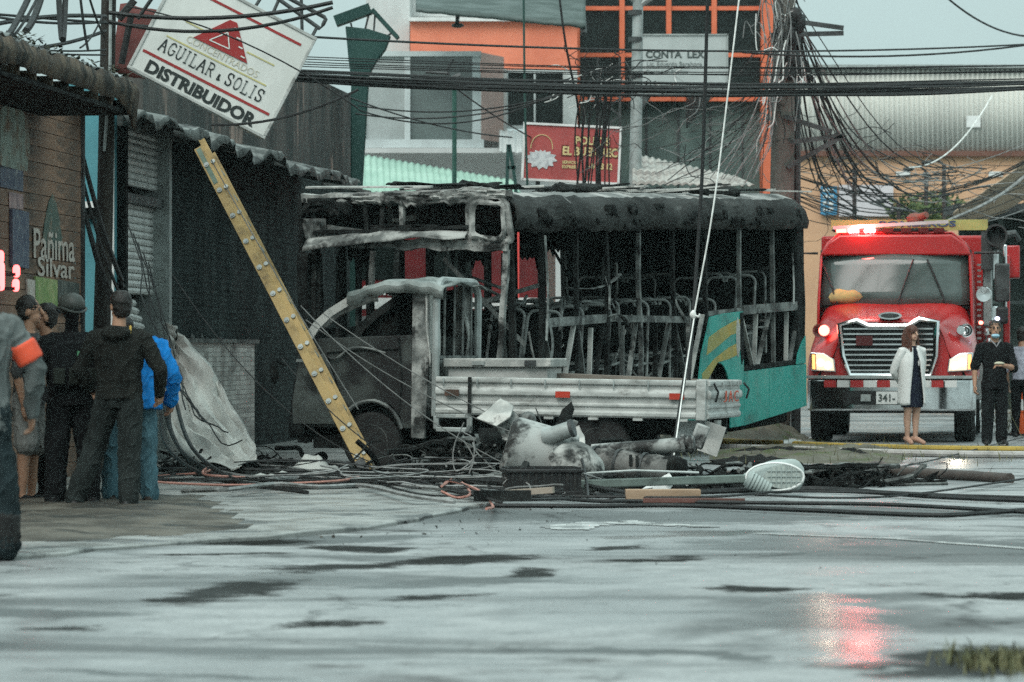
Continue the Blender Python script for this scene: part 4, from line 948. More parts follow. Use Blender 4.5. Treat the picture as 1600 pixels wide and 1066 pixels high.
# bed side profile: pressed ribs, extruded along x
def bedside(L_, z0, z1, th=.03):
    h = z1-z0
    pr = [(0,0),(-.018,.02),(-.018,.05),(0,.07),(0,.10),(-.014,.115),(-.014,.135),(0,.15),(0,.20),(-.03,.22),(-.034,.25),(-.026,.28),(0,.30),(0,h-.06),(-.02,h-.055),(-.026,h-.03),(-.02,h-.004),(.01,h),(th,h),(th,0)]
    return [(y, z0+z) for y, z in pr]
mb = MB(); mb.prism(bedside(BLn,.60,1.0), -BLn, -.115, 'x'); sd = mb.build('side_board', silver, trk, bevel=.003)
mb = MB(); mb.box((-.115,-.015,.585),(-.012,.05,1.01)); mb.build('corner_post', silver, trk, bevel=.008)
mb = MB(); mb.prism([(-y+TW, z) for y, z in bedside(0,.60,1.0)], -BLn, -.02, 'x'); mb.build('side_board', silver, trk)
tg = MB(); pr = bedside(0,.60,1.0)
tg.prism([(-y, z) for y, z in pr], .05, TW-.05, 'y'); tail = tg.build('tailgate', silver, trk, bevel=.003)
tail.location = (0,0,0)
jacm = M('jac_red', (.50,.07,.03), (.42,.06,.025), 3, .5)
for ch_, yy_ in (('J',.70),('A',.98),('C',1.27)): text('letter', ch_, 1, jacm, trk, Matrix.Translation((.046, yy_, .83)) @ Matrix.Rotation(R(90), 4, 'Z'), width=.16 if ch_ == 'J' else .21, height=.12, bold=.0)
mb = MB(); mb.box((-BLn,.03,.60),(-.03,TW-.03,.66)); mb.build('bed_floor', burntsteel, trk)
for i in range(8):
    x = -.25-i*.37; mb = MB(); mb.tube([(x,-.03,.985),(x,-.045,.93),(x,-.03,.90)], .008, 6); mb.build('rope_hook', galv, trk)
for i in range(4):
    y = .25+i*.38; mb = MB(); mb.tube([(.03,y,.985),(.045,y,.93),(.03,y,.90)], .008, 6); mb.build('rope_hook', galv, trk)
refl = M('red_reflector', (.45,.05,.03), (.36,.04,.025), 6, .3)
for px in (879, 1057, 706):
    k_ = (px-800)/F; t = (2.011-38.5*k_)/(math.cos(TYAW)+math.sin(TYAW)*k_)
    mb = MB(); mb.box((-t-.078,-.048,.80),(-t+.078,-.034,.865)); o = mb.build('reflector', refl if px > 800 else M('scorched_reflector', (.10,.04,.025), (.06,.04,.03), 5, .6), trk)
for i in range(6):
    x = -.3-i*.48; mb = MB(); mb.box((x,-.03,.572),(x+.10,.02,.598)); mb.build('hinge', silver, trk)
mb = MB(); mb.tube([(.05,.10,.97),(.09,.14,.88),(.05,.20,.78)], .012, 6); mb.build('latch_strap', wireb, trk)
mb = MB(); mb.tube([(.05,1.62,.97),(.10,1.66,.90),(.07,1.68,.80)], .012, 6); mb.build('latch_strap', wireb, trk)
mb = MB(); mb.box((-2.57,-.04,.62),(-2.53,-.036,1.0)); mb.build('strap', soot, trk)
# headboard rack across the bed front
def rack():
    mb = MB(); x = -BLn-.02
    p = [(x,.04,.58),(x,.04,1.80)]+[(x,.04+.22-.22*math.cos(t),1.80+.22*math.sin(t)) for t in np.linspace(.25,1.57,6)]
    q = [(a,TW-b,c) for a,b,c in p[::-1]]; mb.tube(p+q, .042, 8); return mb
rk = rack().build('headboard_rack', galv, trk)
for y in (.35,.72,1.05,1.38):
    mb = MB(); mb.tube([(-BLn-.02,y,.66),(-BLn-.02,y,2.0)], .014, 6); mb.build('rack_bar', burntsteel, rk)
mb = MB(); mb.bar((-BLn-.02,.04,1.2),(-BLn-.02,TW-.04,1.2),.03,.04); mb.build('rack_rail', burntsteel, rk)
# chassis, rear axle, box under the bed
for y in (.45,1.2): mb = MB(); mb.box((-4.4,y,.42),(-.05,y+.07,.56)); mb.build('chassis_rail', soot, trk)
def wheel(x, y, r_, w_=.2, mat=rubber, burned=True):
    T = Matrix.Translation((x,y,r_-.03)) @ Matrix.Rotation(R(90),4,'X')
    mb = MB(); mb.lathe([(r_*.55,-w_/2),(r_*.93,-w_/2),(r_,-w_*.36),(r_,w_*.36),(r_*.93,w_/2),(r_*.55,w_/2)], 26, 0, T); wo_ = mb.build('wheel', mat, trk)
    mb = MB(); mb.lathe([(.02,w_*.45),(r_*.2,w_*.5),(r_*.25,w_*.3),(r_*.5,w_*.34),(r_*.57,w_*.52),(r_*.6,w_*.45),(r_*.6,-w_*.45)], 22, 0, T); mb.build('rim', burntsteel, wo_)
kx = lambda px: -((2.011-38.5*((px-800)/F))/(math.cos(TYAW)+math.sin(TYAW)*((px-800)/F)))
wheel(kx(930), .16, .33); wheel(kx(930), TW-.16, .33); wheel(kx(578), .12, .32); wheel(kx(578), TW-.12, .32)
mb = MB(); pts = [(kx(680),.44),(kx(732),.44),(kx(732),.585),(kx(680),.585)]
for a, b in (((0,1),.04),((1,2),.04),((2,3),.04),((3,0),.04)): 
    i, j = a; mb.bar((pts[i][0],.02,pts[i][1]),(pts[j][0],.02,pts[j][1]),.06,.05)
mb.build('step_frame', galv, trk, bevel=.01)
mb = MB(); mb.box((-.35,.2,.38),(-.06,.32,.58)); mb.build('tail_bracket', galv, trk); mb = MB(); mb.box((-.04,.55,.40),(.0,.72,.58)); mb.build('tail_lamp', ashlite, trk)
mb = MB(); mb.box((-.16,-.02,.24),(.06,.0,.56)); o = mb.build('mudflap', ashlite, trk, loc=(-.05,.15,.0), rot=(0,R(18),0))
# cab: side shells with window openings
X = lambda px: kx(px)
Z = lambda py: CH-(py-HY)*39.6/F
def cabside(y, th, nm):
    o_ = [(644,690),(644,560),(642,470),(640,452)]                  # B pillar outer
    mb = MB()
    door = [(455,676),(452,640),(462,566),(478,540),(560,534),(644,530),(644,676),(628,676),(622,655),(608,640),(578,633),(548,642),(534,660),(529,676)]
    mb.prism([(X(a),Z(b)) for a, b in door], y, y+th)
    o1 = mb.build('cab_side', [soot, M('cab_paint_burnt', (.024,.027,.025), (.050,.056,.052), 2.2, .6, c3=(.012,.012,.012), s3=1.6, t3=(.46,.6), bump=.4)][1], trk, bevel=.01)
    crumple(o1, .012, 2.2, y)
    mb = MB()
    for a, b in zip([(478,540),(492,517),(512,497),(545,476)], [(492,517),(512,497),(545,476),(575,462)]): mb.bar((X(a[0]),y,Z(a[1])),(X(b[0]),y,Z(b[1])),.06,.09)
    crumple(mb.build('windscreen_pillar', ashlite if nm else soot, trk), .02, 5, 3)
    if nm: mb = MB(); mb.grid([[(X(486+100*u/10)+.01*nz(u,v,1), y-.02+.04*v/3, Z(522-58*math.sin(u/10*1.5)+v*5+3*nz(u*.6,v,0))) for u in range(11)] for v in range(4)]); mb.build('pillar_skin', ash, trk, solid=.008)
    else: mb = MB(); mb.prism([(X(480),Z(536)),(X(500),Z(505)),(X(560),Z(470)),(X(640),Z(455)),(X(640),Z(536))], y+.035, y+.05); mb.build('far_blackout_sheet', char, trk)  # dark sheet added over the far window to black out the cab interior
    mb = MB(); mb.prism([(X(640),Z(690)),(X(640),Z(452)),(X(664),Z(448)),(X(668),Z(560)),(X(662),Z(690))], y-.01, y+.07); crumple(mb.build('rear_pillar', ash, trk, bevel=.01), .02, 5, 5)
    return o1
cabside(.02, .03, 1); cabside(TW-.08, .03, 0)
dr = MB()
P = []                                             # crumpled roof
for i in range(25):
    t = i/24; px = 540+150*t; row = []
    for j in range(17):
        s_ = j/16; y = TW*s_; z = Z(452-10*math.sin(t*2.6)+(14*(1-t)**3)+10*t*t)+.06*math.sin(s_*math.pi)-.05*math.exp(-((t-.45)/.3)**2)*math.sin(s_*math.pi)
        row.append((X(px)+.05*nz(t*4,s_*4,0), y, z+.055*nz(t*5,s_*4,1)))
    row = [(row[0][0], -.03, row[0][2]-.12+.05*nz(t*7,0,9)), (row[0][0], -.035, row[0][2]-.04)]+row; P.append(row)
mb = MB(); mb.grid(P); mb.build('cab_roof', M('cab_roof_ash', (.10,.115,.108), (.28,.30,.285), 2.2, .55, c3=(.22,.175,.15), s3=2, t3=(.6,.75), bump=.3), trk, solid=.015)
P = []
for i in range(13):                                # back wall of the cab, whitened by heat
    z = .55+.62*i/12; P.append([(X(662)+.03*nz(z*2,y*.6,0), TW*y/10, z) for y in range(11)])
mb = MB(); mb.grid(P); mb.build('cab_back', ash, trk, solid=.015)
for ya, yb, nm_ in ((.0,.42,ashlite),(TW-.25,TW,ash)):
    P = [[(X(664)+.03*nz(z*3,y*5,0)-.025*math.sin(z*4), y+.05*nz(z*4,0,y)*(y > .1), z) for y in np.linspace(ya,yb,6)] for z in np.linspace(1.1,1.95,14)]
    mb = MB(); mb.grid(P); mb.build('cab_back_corner', nm_, trk, solid=.015)
mb = MB(); mb.prism([(X(455),.35),(X(449),.55),(X(455),.9),(X(470),1.22),(X(480),1.30),(X(484),1.24),(X(474),.9),(X(468),.35)], .04, TW-.05, 'y'); crumple(mb.build('cab_front', soot, trk), .02, 3, 2)
mb = MB(); mb.box((X(455)-.05,.0,.32),(X(455)+.12,TW,.55)); mb.build('bumper', soot, trk, bevel=.04)
mb = MB(); mb.box((X(640),.05,.5),(X(470),TW-.1,.6)); mb.build('cab_floor', char, trk)
mb = MB(); mb.prism([(X(500),.6),(X(478),1.2),(X(520),1.28),(X(540),1.1),(X(535),.6)], .1, TW-.15, 'y'); crumple(mb.build('dashboard', char, trk), .05, 4)
mb = MB(); mb.tube([(X(552)+.09*math.cos(t),.45+.20*math.cos(t)*0+.2*math.sin(t),1.30+.12*math.cos(t)) for t in np.linspace(0,6.0,18)], .016, 6, closed=True); mb.build('steering_wheel', soot, trk)
for y in (.2,.95):
    mb = MB(); mb.tube([(X(615),y,.7),(X(628),y,1.3),(X(628),y+.45,1.3),(X(615),y+.45,.7)], .02, 6); mb.box((X(625),y,.68),(X(570),y+.45,.76)); crumple(mb.build('seat_frame', char, trk), .03, 4, y)
mb = MB(); mb.tube(spline([(X(508),0,1.20),(X(522),-.01,1.17),(X(545),-.01,1.28),(X(570),0,1.29),(X(600),.0,1.24)],5), .012, 6); mb.build('loose_trim', burntsteel, trk)
mb = MB(); mb.tube([(X(448),-.02,1.1),(X(440),-.12,1.12),(X(436),-.16,1.15)], .014, 6); mb.ell((X(434),-.16,1.02),(.05,.06,.13)); mb.build('mirror', soot, trk)
quart = M('scorched_quarter', (.06,.068,.063), (.11,.122,.114), 2.4, .6, c3=(.02,.021,.02), s3=2, t3=(.5,.64), bump=.3)
mb = MB(); mb.prism([(X(457),Z(672)),(X(455),Z(640)),(X(464),Z(572)),(X(474),Z(562)),(X(505),Z(562)),(X(520),Z(600)),(X(532),Z(655)),(X(527),Z(672))], -.006, .012); crumple(mb.build('front_quarter', quart, trk, bevel=.008), .012, 4, 8)
mb = MB(); mb.tube([(X(578+50*math.cos(t)), .0, Z(690-56*math.sin(t))) for t in np.linspace(.25,2.9,16)], .022, 6); crumple(mb.build('wheel_arch_lip', burntsteel, trk), .012, 5)
for pts in ([(508,562),(526,612),(534,650)], [(620,535),(626,600),(622,650)], [(508,560),(560,555),(622,552)]):
    mb = MB(); mb.tube([(X(a),.012,Z(b)) for a, b in pts], .009, 5); mb.build('door_seam', soot, trk)
mb = MB(); mb.box((X(475),-.012,1.13),(X(461),.0,1.16)); mb.build('door_handle', galv, trk)
# load on the bed
def onbed(px, y, z): return trk.matrix_basis @ V((kx(px), y, z))
R15 = (0, 0, -TYAW)
root = empty('storage_box', onbed(771, .5, .67), R15, 'long whitish storage box with dented lid on the truck bed', 'box')
sx_ = 82/146
mb = MB(); mb.box((-sx_-.02,-.25,.0),(sx_-.05,.35,.43)); mb.build('body', M('box_white', (.46,.46,.44), (.30,.30,.285), 1.8, .55, c3=(.14,.14,.13), s3=1.5, t3=(.52,.7)), root, bevel=.01)
mb = MB(); mb.box((-sx_-.06,-.30,.435),(sx_,.40,.53)); lid = mb.build('lid', ashlite, root, bevel=.012)
mb = MB(); mb.box((-.30,-.325,.46),(-.16,-.301,.50)); mb.build('latch', galv, lid); mb = MB(); mb.box((.28,-.325,.45),(.40,-.301,.51)); mb.build('latch', dsteel, lid)
root = empty('plank', onbed(950, .8, .98), (0, R(2.2), -TYAW+R(4)), 'long scorched plank lying along the truck bed', 'plank')
mb = MB(); mb.box((-.75,-.10,0),(.75,.10,.05)); crumple(mb.build('board', M('scorched_wood', (.12,.10,.085), (.22,.19,.16), 3, .8, stretch=(.3,2,2)), root), .01, 3)
# ================================================================== fire engine (local x right, y back, z up; nose at y = 0)
FD = 53.6; fsc = F/FD
red = M('fire_red', (.40,.016,.016), (.33,.014,.014), 1.5, .30, coat=.5, c3=(.22,.02,.018), s3=1.6, t3=(.56,.8))
fe = empty('fire_truck', (wx(1393, FD), FD, 0), (0,0,R(-8)), 'red fire truck with chrome grille and lit beacons facing the road', 'fire truck')
lx = lambda px: (px-1393)/fsc
# hood and fenders: lofted half sections, mirrored
secs = [  # y, [(x, z) from centre top to the lower outside]
 (.00, [(0,1.73),(.30,1.735),(.58,1.73),(.72,1.62),(.78,1.40),(.84,1.20),(.95,1.12),(1.05,1.00),(1.10,.88)]),
 (.12, [(0,1.79),(.32,1.795),(.62,1.78),(.76,1.66),(.84,1.46),(.96,1.33),(1.10,1.24),(1.18,1.05),(1.20,.88)]),
 (.40, [(0,1.84),(.34,1.85),(.66,1.84),(.80,1.74),(.90,1.56),(1.04,1.46),(1.16,1.36),(1.23,1.15),(1.24,.90)]),
 (.80, [(0,1.91),(.36,1.92),(.70,1.92),(.86,1.84),(.98,1.66),(1.10,1.54),(1.19,1.42),(1.24,1.20),(1.25,.95)]),
 (1.20, [(0,1.98),(.38,2.0),(.78,2.0),(.96,1.94),(1.06,1.78),(1.14,1.60),(1.20,1.45),(1.22,1.25),(1.22,1.0)]),
 (1.45, [(0,2.02),(.40,2.04),(.84,2.04),(1.02,1.98),(1.10,1.82),(1.16,1.62),(1.20,1.45),(1.20,1.25),(1.20,1.0)])]
P = []
for y, h in secs: P.append([(-x,y,z) for x, z in h[::-1]]+[(x,y,z) for x, z in h[1:]])
mb = MB(); mb.grid(P); o = mb.build('hood', red, fe, solid=.02, ang=60); m_ = o.modifiers.new('sub','SUBSURF'); m_.levels = m_.render_levels = 2
mb = MB(); mb.prism([(-1.05,.85),(1.05,.85),(1.0,1.05),(.84,1.2),(.78,1.4),(.70,1.62),(-.70,1.62),(-.78,1.4),(-.84,1.2),(-1.0,1.05)], .03, .1); mb.build('nose_panel', red, fe)
# grille
gx0, gx1 = lx(1312), lx(1464)
gp = [(gx0,1.70),(gx0+.25,1.76),(gx0+.42,1.68),(gx1-.42,1.68),(gx1-.25,1.78),(gx1,1.74),(gx1-.02,1.25),(gx1-.10,.97),(gx0+.16,.97),(gx0+.05,1.25)]
mb = MB(); mb.prism([(x*.98,z) for x, z in gp], -.02, .04); gr = mb.build('grille', blackp, fe)
mb = MB(); pts = [(x,-.05,z) for x, z in gp]; mb.tube(pts, .045, 8, closed=True); mb.build('grille_surround', chrome, gr)
for i in range(9):
    z = 1.03+i*.075; k_ = .08*max(0, (1.25-z)/.28); mb = MB(); mb.box((gx0+.06+k_, -.06, z),(gx1-.06-k_, -.035, z+.022)); mb.build('grille_bar', chrome, gr)
mb = MB(); mb.box((gx0+.24,-.09,1.40),(gx0+.48,-.062,1.54)); mb.build('grille_emblem', M('dull_red', (.09,.018,.018), (.07,.015,.015), 4, .5), gr)
mb = MB(); mb.prism([(.17*math.cos(t)-.02, 1.83+.055*math.sin(t)) for t in np.linspace(0,6.02,24)], -.03, .12); em = mb.build('badge', chrome, fe)
mb = MB(); mb.prism([(.135*math.cos(t)-.02, 1.83+.035*math.sin(t)) for t in np.linspace(0,6.02,24)], -.036, -.029); mb.build('badge_centre', dsteel, em)
bulbm = EM('bulb_glow', (1.,.84,.62), 2.6)
# headlights, fender lamps
lensm = EM('headlight_glow', (1.,.76,.55), .45); amber = EM('amber_glow', (1.,.45,.14), 1.2); rbeac = EM('beacon_red', (1.,.24,.24), 42); rdim = EM('beacon_dim', (1.,.16,.12), 5)
for s_ in (-1, 1):
    q = [(s_*.80,1.02),(s_*1.16,1.04),(s_*1.17,1.30),(s_*.98,1.29),(s_*.82,1.20)]
    mb = MB(); mb.prism(q, -.03, .22); hl = mb.build('headlight', chrome, fe, bevel=.01)
    q2 = [(s_*.82,1.035),(s_*1.08,1.045),(s_*1.09,1.275),(s_*.97,1.275),(s_*.84,1.195)]
    mb = MB(); mb.prism(q2, -.05, -.031); mb.build('lens', lensm, hl, bevel=.008)
    q3 = [(s_*1.095,1.055),(s_*1.14,1.06),(s_*1.145,1.27),(s_*1.10,1.27)]
    for bx_, bz_ in ((.91,1.11),(1.02,1.15)): mb = MB(); mb.ell((s_*bx_,-.055,bz_),(.052,.02,.052),12); mb.build('bulb', bulbm, hl)
    mb = MB(); mb.prism(q3, -.045, -.031); mb.build('turn_lamp', amber, hl)
    li = bpy.data.lights.new('headlight_beam', 'SPOT'); li.energy = 25; li.color = (1,.86,.65); li.spot_size = R(75); li.spot_blend = .8; li.shadow_soft_size = .09
    lo = bpy.data.objects.new('headlight_beam', li); col.objects.link(lo); lo.parent = fe; lo.location = (s_*.93,-.09,1.15); lo.rotation_euler = (R(83),0,R(180))
    mb = MB(); mb.lathe([(.0,.04),(.06,.04),(.075,0),(.08,-.05)], 14, 0, Matrix.Translation((s_*.99,.28,1.62)) @ Matrix.Rotation(R(90),4,'X')); hn = mb.build('fender_lamp', rdim if s_ < 0 else chrome, fe)
    mb = MB(); mb.lathe([(.03,-.16),(.045,.0),(.095,.1),(.10,.12),(.085,.11),(.03,.0)], 16, 0, Matrix.Translation((s_*1.06,.45,1.62)) @ Matrix.Rotation(R(90),4,'X')); mb.build('siren_horn', chrome if s_ > 0 else dsteel, fe)
# bumper
mb = MB(); mb.prism([(-1.22,-.02),(-1.16,-.22),(-.9,-.38),(-.5,-.45),(.5,-.45),(.9,-.38),(1.16,-.22),(1.22,-.02)], .46, .92, 'z'); bp_ = mb.build('bumper', chrome, fe, bevel=.03)
mb = MB(); mb.prism([(-1.24,.0),(-1.18,-.24),(-.9,-.40),(-.5,-.47),(.5,-.47),(.9,-.40),(1.18,-.24),(1.24,.0)], .925, .965, 'z'); mb.build('bumper_deck', galv, bp_)
rw = [M('reflective_red', (.36,.03,.03), (.3,.025,.025), 3, .4), M('reflective_white', (.6,.6,.58), (.5,.5,.48), 3, .4)]
for i in range(10):
    x = -.95+i*.19
    yb = -.452 if abs(x+.095) < .5 else -.452+.07*(abs(x+.095)-.5)/.4
    mb = MB(); mb.box((x,yb-.012,.80),(x+.185,yb+.02,.90)); mb.build('reflective_block', rw[i % 2], bp_, rot=None)
mb = MB(); mb.prism(rrect(-.68,.55,.30,.75,.05), -.462, -.451); vent = mb.build('bumper_recess', blackp, bp_)
mb = MB(); mb.box((-.20,-.48,.56),(.10,-.465,.74)); pl = mb.build('number_plate', white, bp_)
text('lettering', '341-', 1, ink, pl, Matrix.Translation((-.05,-.484,.65)), width=.24, height=.11, bold=.02)
mb = MB(); mb.box((-.42,-.49,.60),(-.28,-.463,.70)); mb.build('tow_lamp', galv, bp_)
# cab
cabp = [(-1.14,2.02),(-1.11,2.74),(-1.02,2.93),(-.84,3.08),(.84,3.08),(1.02,2.93),(1.11,2.74),(1.14,2.02)]
P = []
for y, sc1, dz in ((1.30,.985,-.0),(1.42,1.0,.0),(3.6,1.0,.02)):
    P.append([(x*sc1, y+(.30*max(0,(z-2.0)) if y < 2 else 0), z+dz) for x, z in [(1.16,.75)]+cabp[::-1]+[(-1.16,.75)]])
mb = MB(); mb.grid(P); mb.build('cab_shell', red, fe, solid=.03, ang=50)
mb = MB(); mb.prism([(-1.12,2.74),(-1.00,2.93),(-.83,3.05),(.83,3.05),(1.00,2.93),(1.12,2.74)], 1.50, 1.62); mb.build('cab_brow', red, fe, bevel=.03)
P = []
for i in range(13):
    t = i/12; x = -1.10+2.20*t; cv = .14*(1-(2*t-1)**2); P.append([(x*(1 if z < 2.4 else .975), 1.46-cv+.30*(z-2.0)-.04, z) for z in (2.0,2.2,2.4,2.6,2.78)])
mb = MB(); mb.grid(P); ws = mb.build('windscreen', M('windscreen_glass', (.05,.068,.063), (.075,.098,.092), 1.4, .08, spec=.5, coat=.0), fe, solid=.01)
mb = MB(); pts = [(-1.12,1.47,1.98),(-1.10,1.72,2.80),(0,1.57,2.82),(1.10,1.72,2.80),(1.12,1.47,1.98),(0,1.31,1.98)]
mb.tube(pts, .035, 6, closed=True); mb.build('windscreen_seal', blackp, ws)
for x, d in ((-.85,-.25),(.05,.22),(.75,-.28)):
    mb = MB(); zz = lambda z, xx: 1.42-.14*(1-(xx/1.1)**2)+.30*(z-2.0)-.06; mb.tube([(x,zz(2.02,x),2.03),(x+d*.4,zz(2.3,x),2.3),(x+d,zz(2.68,x+d),2.68)], .014, 6); mb.build('wiper', blackp, ws)
mb = MB(); mb.ell((-.72,1.48,2.12),(.26,.08,.12),12); crumple(mb.build('yellow_bag', M('yellow_cloth', (.42,.30,.12), (.32,.22,.10), 6, .8), fe, loc=(0,-.10,0)), .05, 6)
# roof lamps and light bar
for x in (-.82,-.0,.28,.72):
    mb = MB(); mb.ell((x,1.56,2.98),(.045,.05,.04),10); mb.build('marker_lamp', amber, fe)
mb = MB(); mb.box((-.95,1.62,3.10),(.72,1.90,3.15)); lb = mb.build('light_bar', dsteel, fe, bevel=.02)
mb = MB(); mb.bar((-.93,1.60,3.155),(.78,1.60,3.24),.08,.05); mb.build('light_bar_cover', M('pale_cover', (.55,.5,.5), (.45,.4,.4), 3, .2), lb)
for i, x in enumerate((-.88,-.70,-.46,-.18,.08,.34,.56)):
    mb = MB(); mb.box((x,1.585,3.085),(x+.15,1.64,3.15)); mb.build('beacon', [rdim, rdim, rbeac, M('lens_off%d' % i, (.10,.012,.012), (.08,.01,.01), 3, .2)][2 if i in (1,2) else (0 if i == 0 else 3)], lb)
li = bpy.data.lights.new('beacon_light', 'POINT'); li.energy = 45; li.color = (1,.12,.10); li.shadow_soft_size = .12
lo = bpy.data.objects.new('beacon_light', li); col.objects.link(lo); lo.parent = fe; lo.location = (-.5,1.50,3.20)
# yellow ladder board and equipment behind the cab
brd = M('yellow_board', (.36,.35,.12), (.29,.28,.10), 2, .55)
mb = MB(); mb.box((-1.0,2.4,3.14),(1.35,2.46,3.30)); bb = mb.build('name_board', brd, fe)
text('lettering', 'BOMBEROS', 1, M('board_blue', (.05,.08,.16), (.04,.06,.12), 3, .5), bb, Matrix.Translation((.30,2.39,3.24)), width=1.15, height=.09, bold=.03)
mb = MB(); mb.ell((.28,2.1,3.30),(.14,.12,.10),10); mb.tube([(.28,2.1,3.3),(.45,1.95,3.36)], [.07,.05], 8); mb.build('deck_nozzle', M('brown_steel', (.20,.07,.05), (.15,.06,.045), 4, .5), fe)
mb = MB(); mb.box((-1.22,3.65,.7),(1.30,7.6,3.1)); mb.build('body', red, fe, bevel=.04)
mb = MB(); mb.box((1.301,3.8,.8),(1.32,7.5,2.6)); mb.build('locker_shutters', M('locker_steel', (.35,.36,.36), (.27,.28,.28), 3, .35, metal=.5), fe)
for y in (4.1,4.5,4.9): mb = MB(); mb.box((1.31,y,1.0),(1.36,y+.12,2.95)); mb.build('grab_rail', M('rail_red', (.55,.06,.05), (.5,.05,.05), 3, .4), fe)
for i, (x, y, z, a_, b_, c_, mt) in enumerate(((1.34,2.9,2.2,.07,.3,.5,galv),(1.44,3.2,1.7,.06,.25,.3,chrome),(1.36,3.0,1.25,.09,.3,.25,dsteel),(1.46,2.8,2.75,.05,.05,.35,chrome),(1.62,3.9,1.9,.05,.3,.9,red),(1.72,4.2,2.7,.10,.3,.25,red),(1.60,3.4,2.35,.03,.03,.6,chrome))):
    mb = MB(); mb.box((x-a_,y-b_,z-c_),(x+a_,y+b_,z+c_)); mb.build('side_fitting', mt, fe, bevel=.02)
for i in range(5): mb = MB(); mb.lathe([(.03,-.03),(.06,.0),(.06,.05),(.02,.06)], 12, 0, Matrix.Translation((1.33+.04*(i%2),2.75,1.3+i*.16)) @ Matrix.Rotation(R(90),4,'X')); mb.build('valve_cap', chrome, fe)
for s_ in (-1,1):
    mb = MB(); mb.bar((s_*.36,.14,1.808),(s_*.40,1.30,2.012),.012,.012); mb.build('hood_crease', M('crease_red%d' % s_, (.20,.012,.012), (.16,.01,.01), 3, .4), fe)
mb = MB(); mb.tube([(1.16,1.7,2.78),(1.55,1.62,2.78),(1.60,1.62,2.70),(1.60,1.62,1.75)], .02, 7); arm = mb.build('mirror_arm', blackp, fe)
mb = MB(); mb.box((1.46,1.58,2.05),(1.68,1.66,2.62)); mb.build('mirror', dsteel, arm, bevel=.03); mb = MB(); mb.box((1.48,1.57,1.72),(1.66,1.65,1.98)); mb.build('mirror', blackp, arm, bevel=.04)
mb = MB(); mb.tube([(-1.16,1.7,2.78),(-1.5,1.62,2.78),(-1.5,1.62,1.8)], .02, 7); arm2 = mb.build('mirror_arm', blackp, fe)
mb = MB(); mb.lathe([(.0,.02),(.11,.03),(.12,-.02),(.08,-.08),(.02,-.12)], 16, 0, Matrix.Translation((1.30,1.55,2.16)) @ Matrix.Rotation(R(90),4,'X')); mb.build('spot_lamp', chrome, fe)
for z in (1.74,1.80): mb = MB(); mb.ell((1.26+(z-1.74)*4,1.5,z),(.035,.03,.03),8); mb.build('side_lamp', EM('lilac_glow', (.7,.7,1.), 4) if z > 1.75 else rdim, fe)
mb = MB(); mb.lathe([(.12,-.30),(.13,.0),(.165,.22),(.17,.30),(.14,.30),(.10,.1)], 20, 0, Matrix.Translation((1.48,2.3,3.0)) @ Matrix.Rotation(R(80),4,'X')); mb.build('flood_lamp', blackp, fe)
mb = MB(); mb.box((1.25,2.35,2.55),(1.42,2.75,3.12)); mb.build('lamp_post_box', dsteel, fe); mb = MB(); mb.tube([(1.52,2.3,3.05),(1.75,2.35,3.08),(1.80,2.4,2.98)], .06, 8); mb.build('lamp_tube', dsteel, fe)
for i in range(14): mb = MB(); mb.box((1.19,2.5,1.5+i*.085),(1.25,2.56,1.53+i*.085)); mb.build('louvre', galv, fe)
mb = MB(); mb.box((1.17,2.2,.6),(1.32,3.6,1.4)); mb.build('step_box', galv, fe)
# wheels and underbody
for s_ in (-1,1):
    for y in (.75, 5.6):
        T = Matrix.Translation((s_*1.04,y,.50)) @ Matrix.Rotation(R(90),4,'Y')
        mb = MB(); mb.lathe([(.28,-.14),(.47,-.15),(.51,-.1),(.51,.1),(.47,.15),(.28,.14)], 28, 0, T); wl = mb.build('wheel', rubber, fe)
        mb = MB(); mb.lathe([(.05,s_*.16),(.12,s_*.16),(.14,s_*.06),(.26,s_*.10),(.29,s_*.15),(.29,-s_*.1)], 24, 0, T); mb.build('rim', chrome, wl)
mb = MB(); mb.box((-.95,.2,.42),(.95,7.4,.86)); mb.build('underbody', blackp, fe)
mb = MB(); mb.bar((-1.0,.75,.5),(1.0,.75,.5),.16,.16); mb.build('front_axle', dsteel, fe)

# ================================================================== tilted shop sign
D = 38.; k = D/F; root = empty('shop_sign', at(347.5, 82.5, D), (0, R(27.4), R(6)), 'tilted white shop sign lettered AGUILAR & SOLIS DISTRIBUIDOR with red triangle', 'sign')
wS, hS = 238*k, 176*k
sgw = M('sign_white', (.62,.63,.60), (.54,.55,.52), 2, .5, c3=(.36,.36,.33), s3=1.4, t3=(.60,.8), stretch=(1,1,.4), bump=.03)
mb = MB(); mb.box((-wS/2,0,-hS/2),(wS/2,.20,hS/2)); box_ = mb.build('light_box', sgw, root, bevel=.015)
for r in ((-wS/2-.012,-hS/2-.012,wS/2+.012,-hS/2+.022),(-wS/2-.012,hS/2-.022,wS/2+.012,hS/2+.012),(-wS/2-.012,-hS/2+.022,-wS/2+.022,hS/2-.022),(wS/2-.022,-hS/2+.022,wS/2+.012,hS/2-.022)):
    mb = MB(); mb.box((r[0],-.012,r[1]),(r[2],.212,r[3])); mb.build('edge_trim', silver, root, bevel=.006)
sred = M('sign_red', (.30,.03,.03), (.25,.026,.026), 4, .5); syel = M('sign_yellow', (.50,.45,.20), (.42,.39,.19), 5, .5); sbk = M('sign_black', (.02,.026,.025), (.03,.035,.034), 5, .5); sbei = M('sign_beige', (.52,.50,.40), (.46,.44,.37), 5, .5)
u2 = lambda u: u*k-wS/2
v2 = lambda v: v*k-hS/2
def strip(name, u0, v0, u1, v1, t, mat, y=-.003):
    mb = MB(); mb.bar((u2(u0),y,v2(v0)),(u2(u1),y,v2(v1)),.004,t*k, 0, (0,0,1)); return mb.build(name, mat, root)
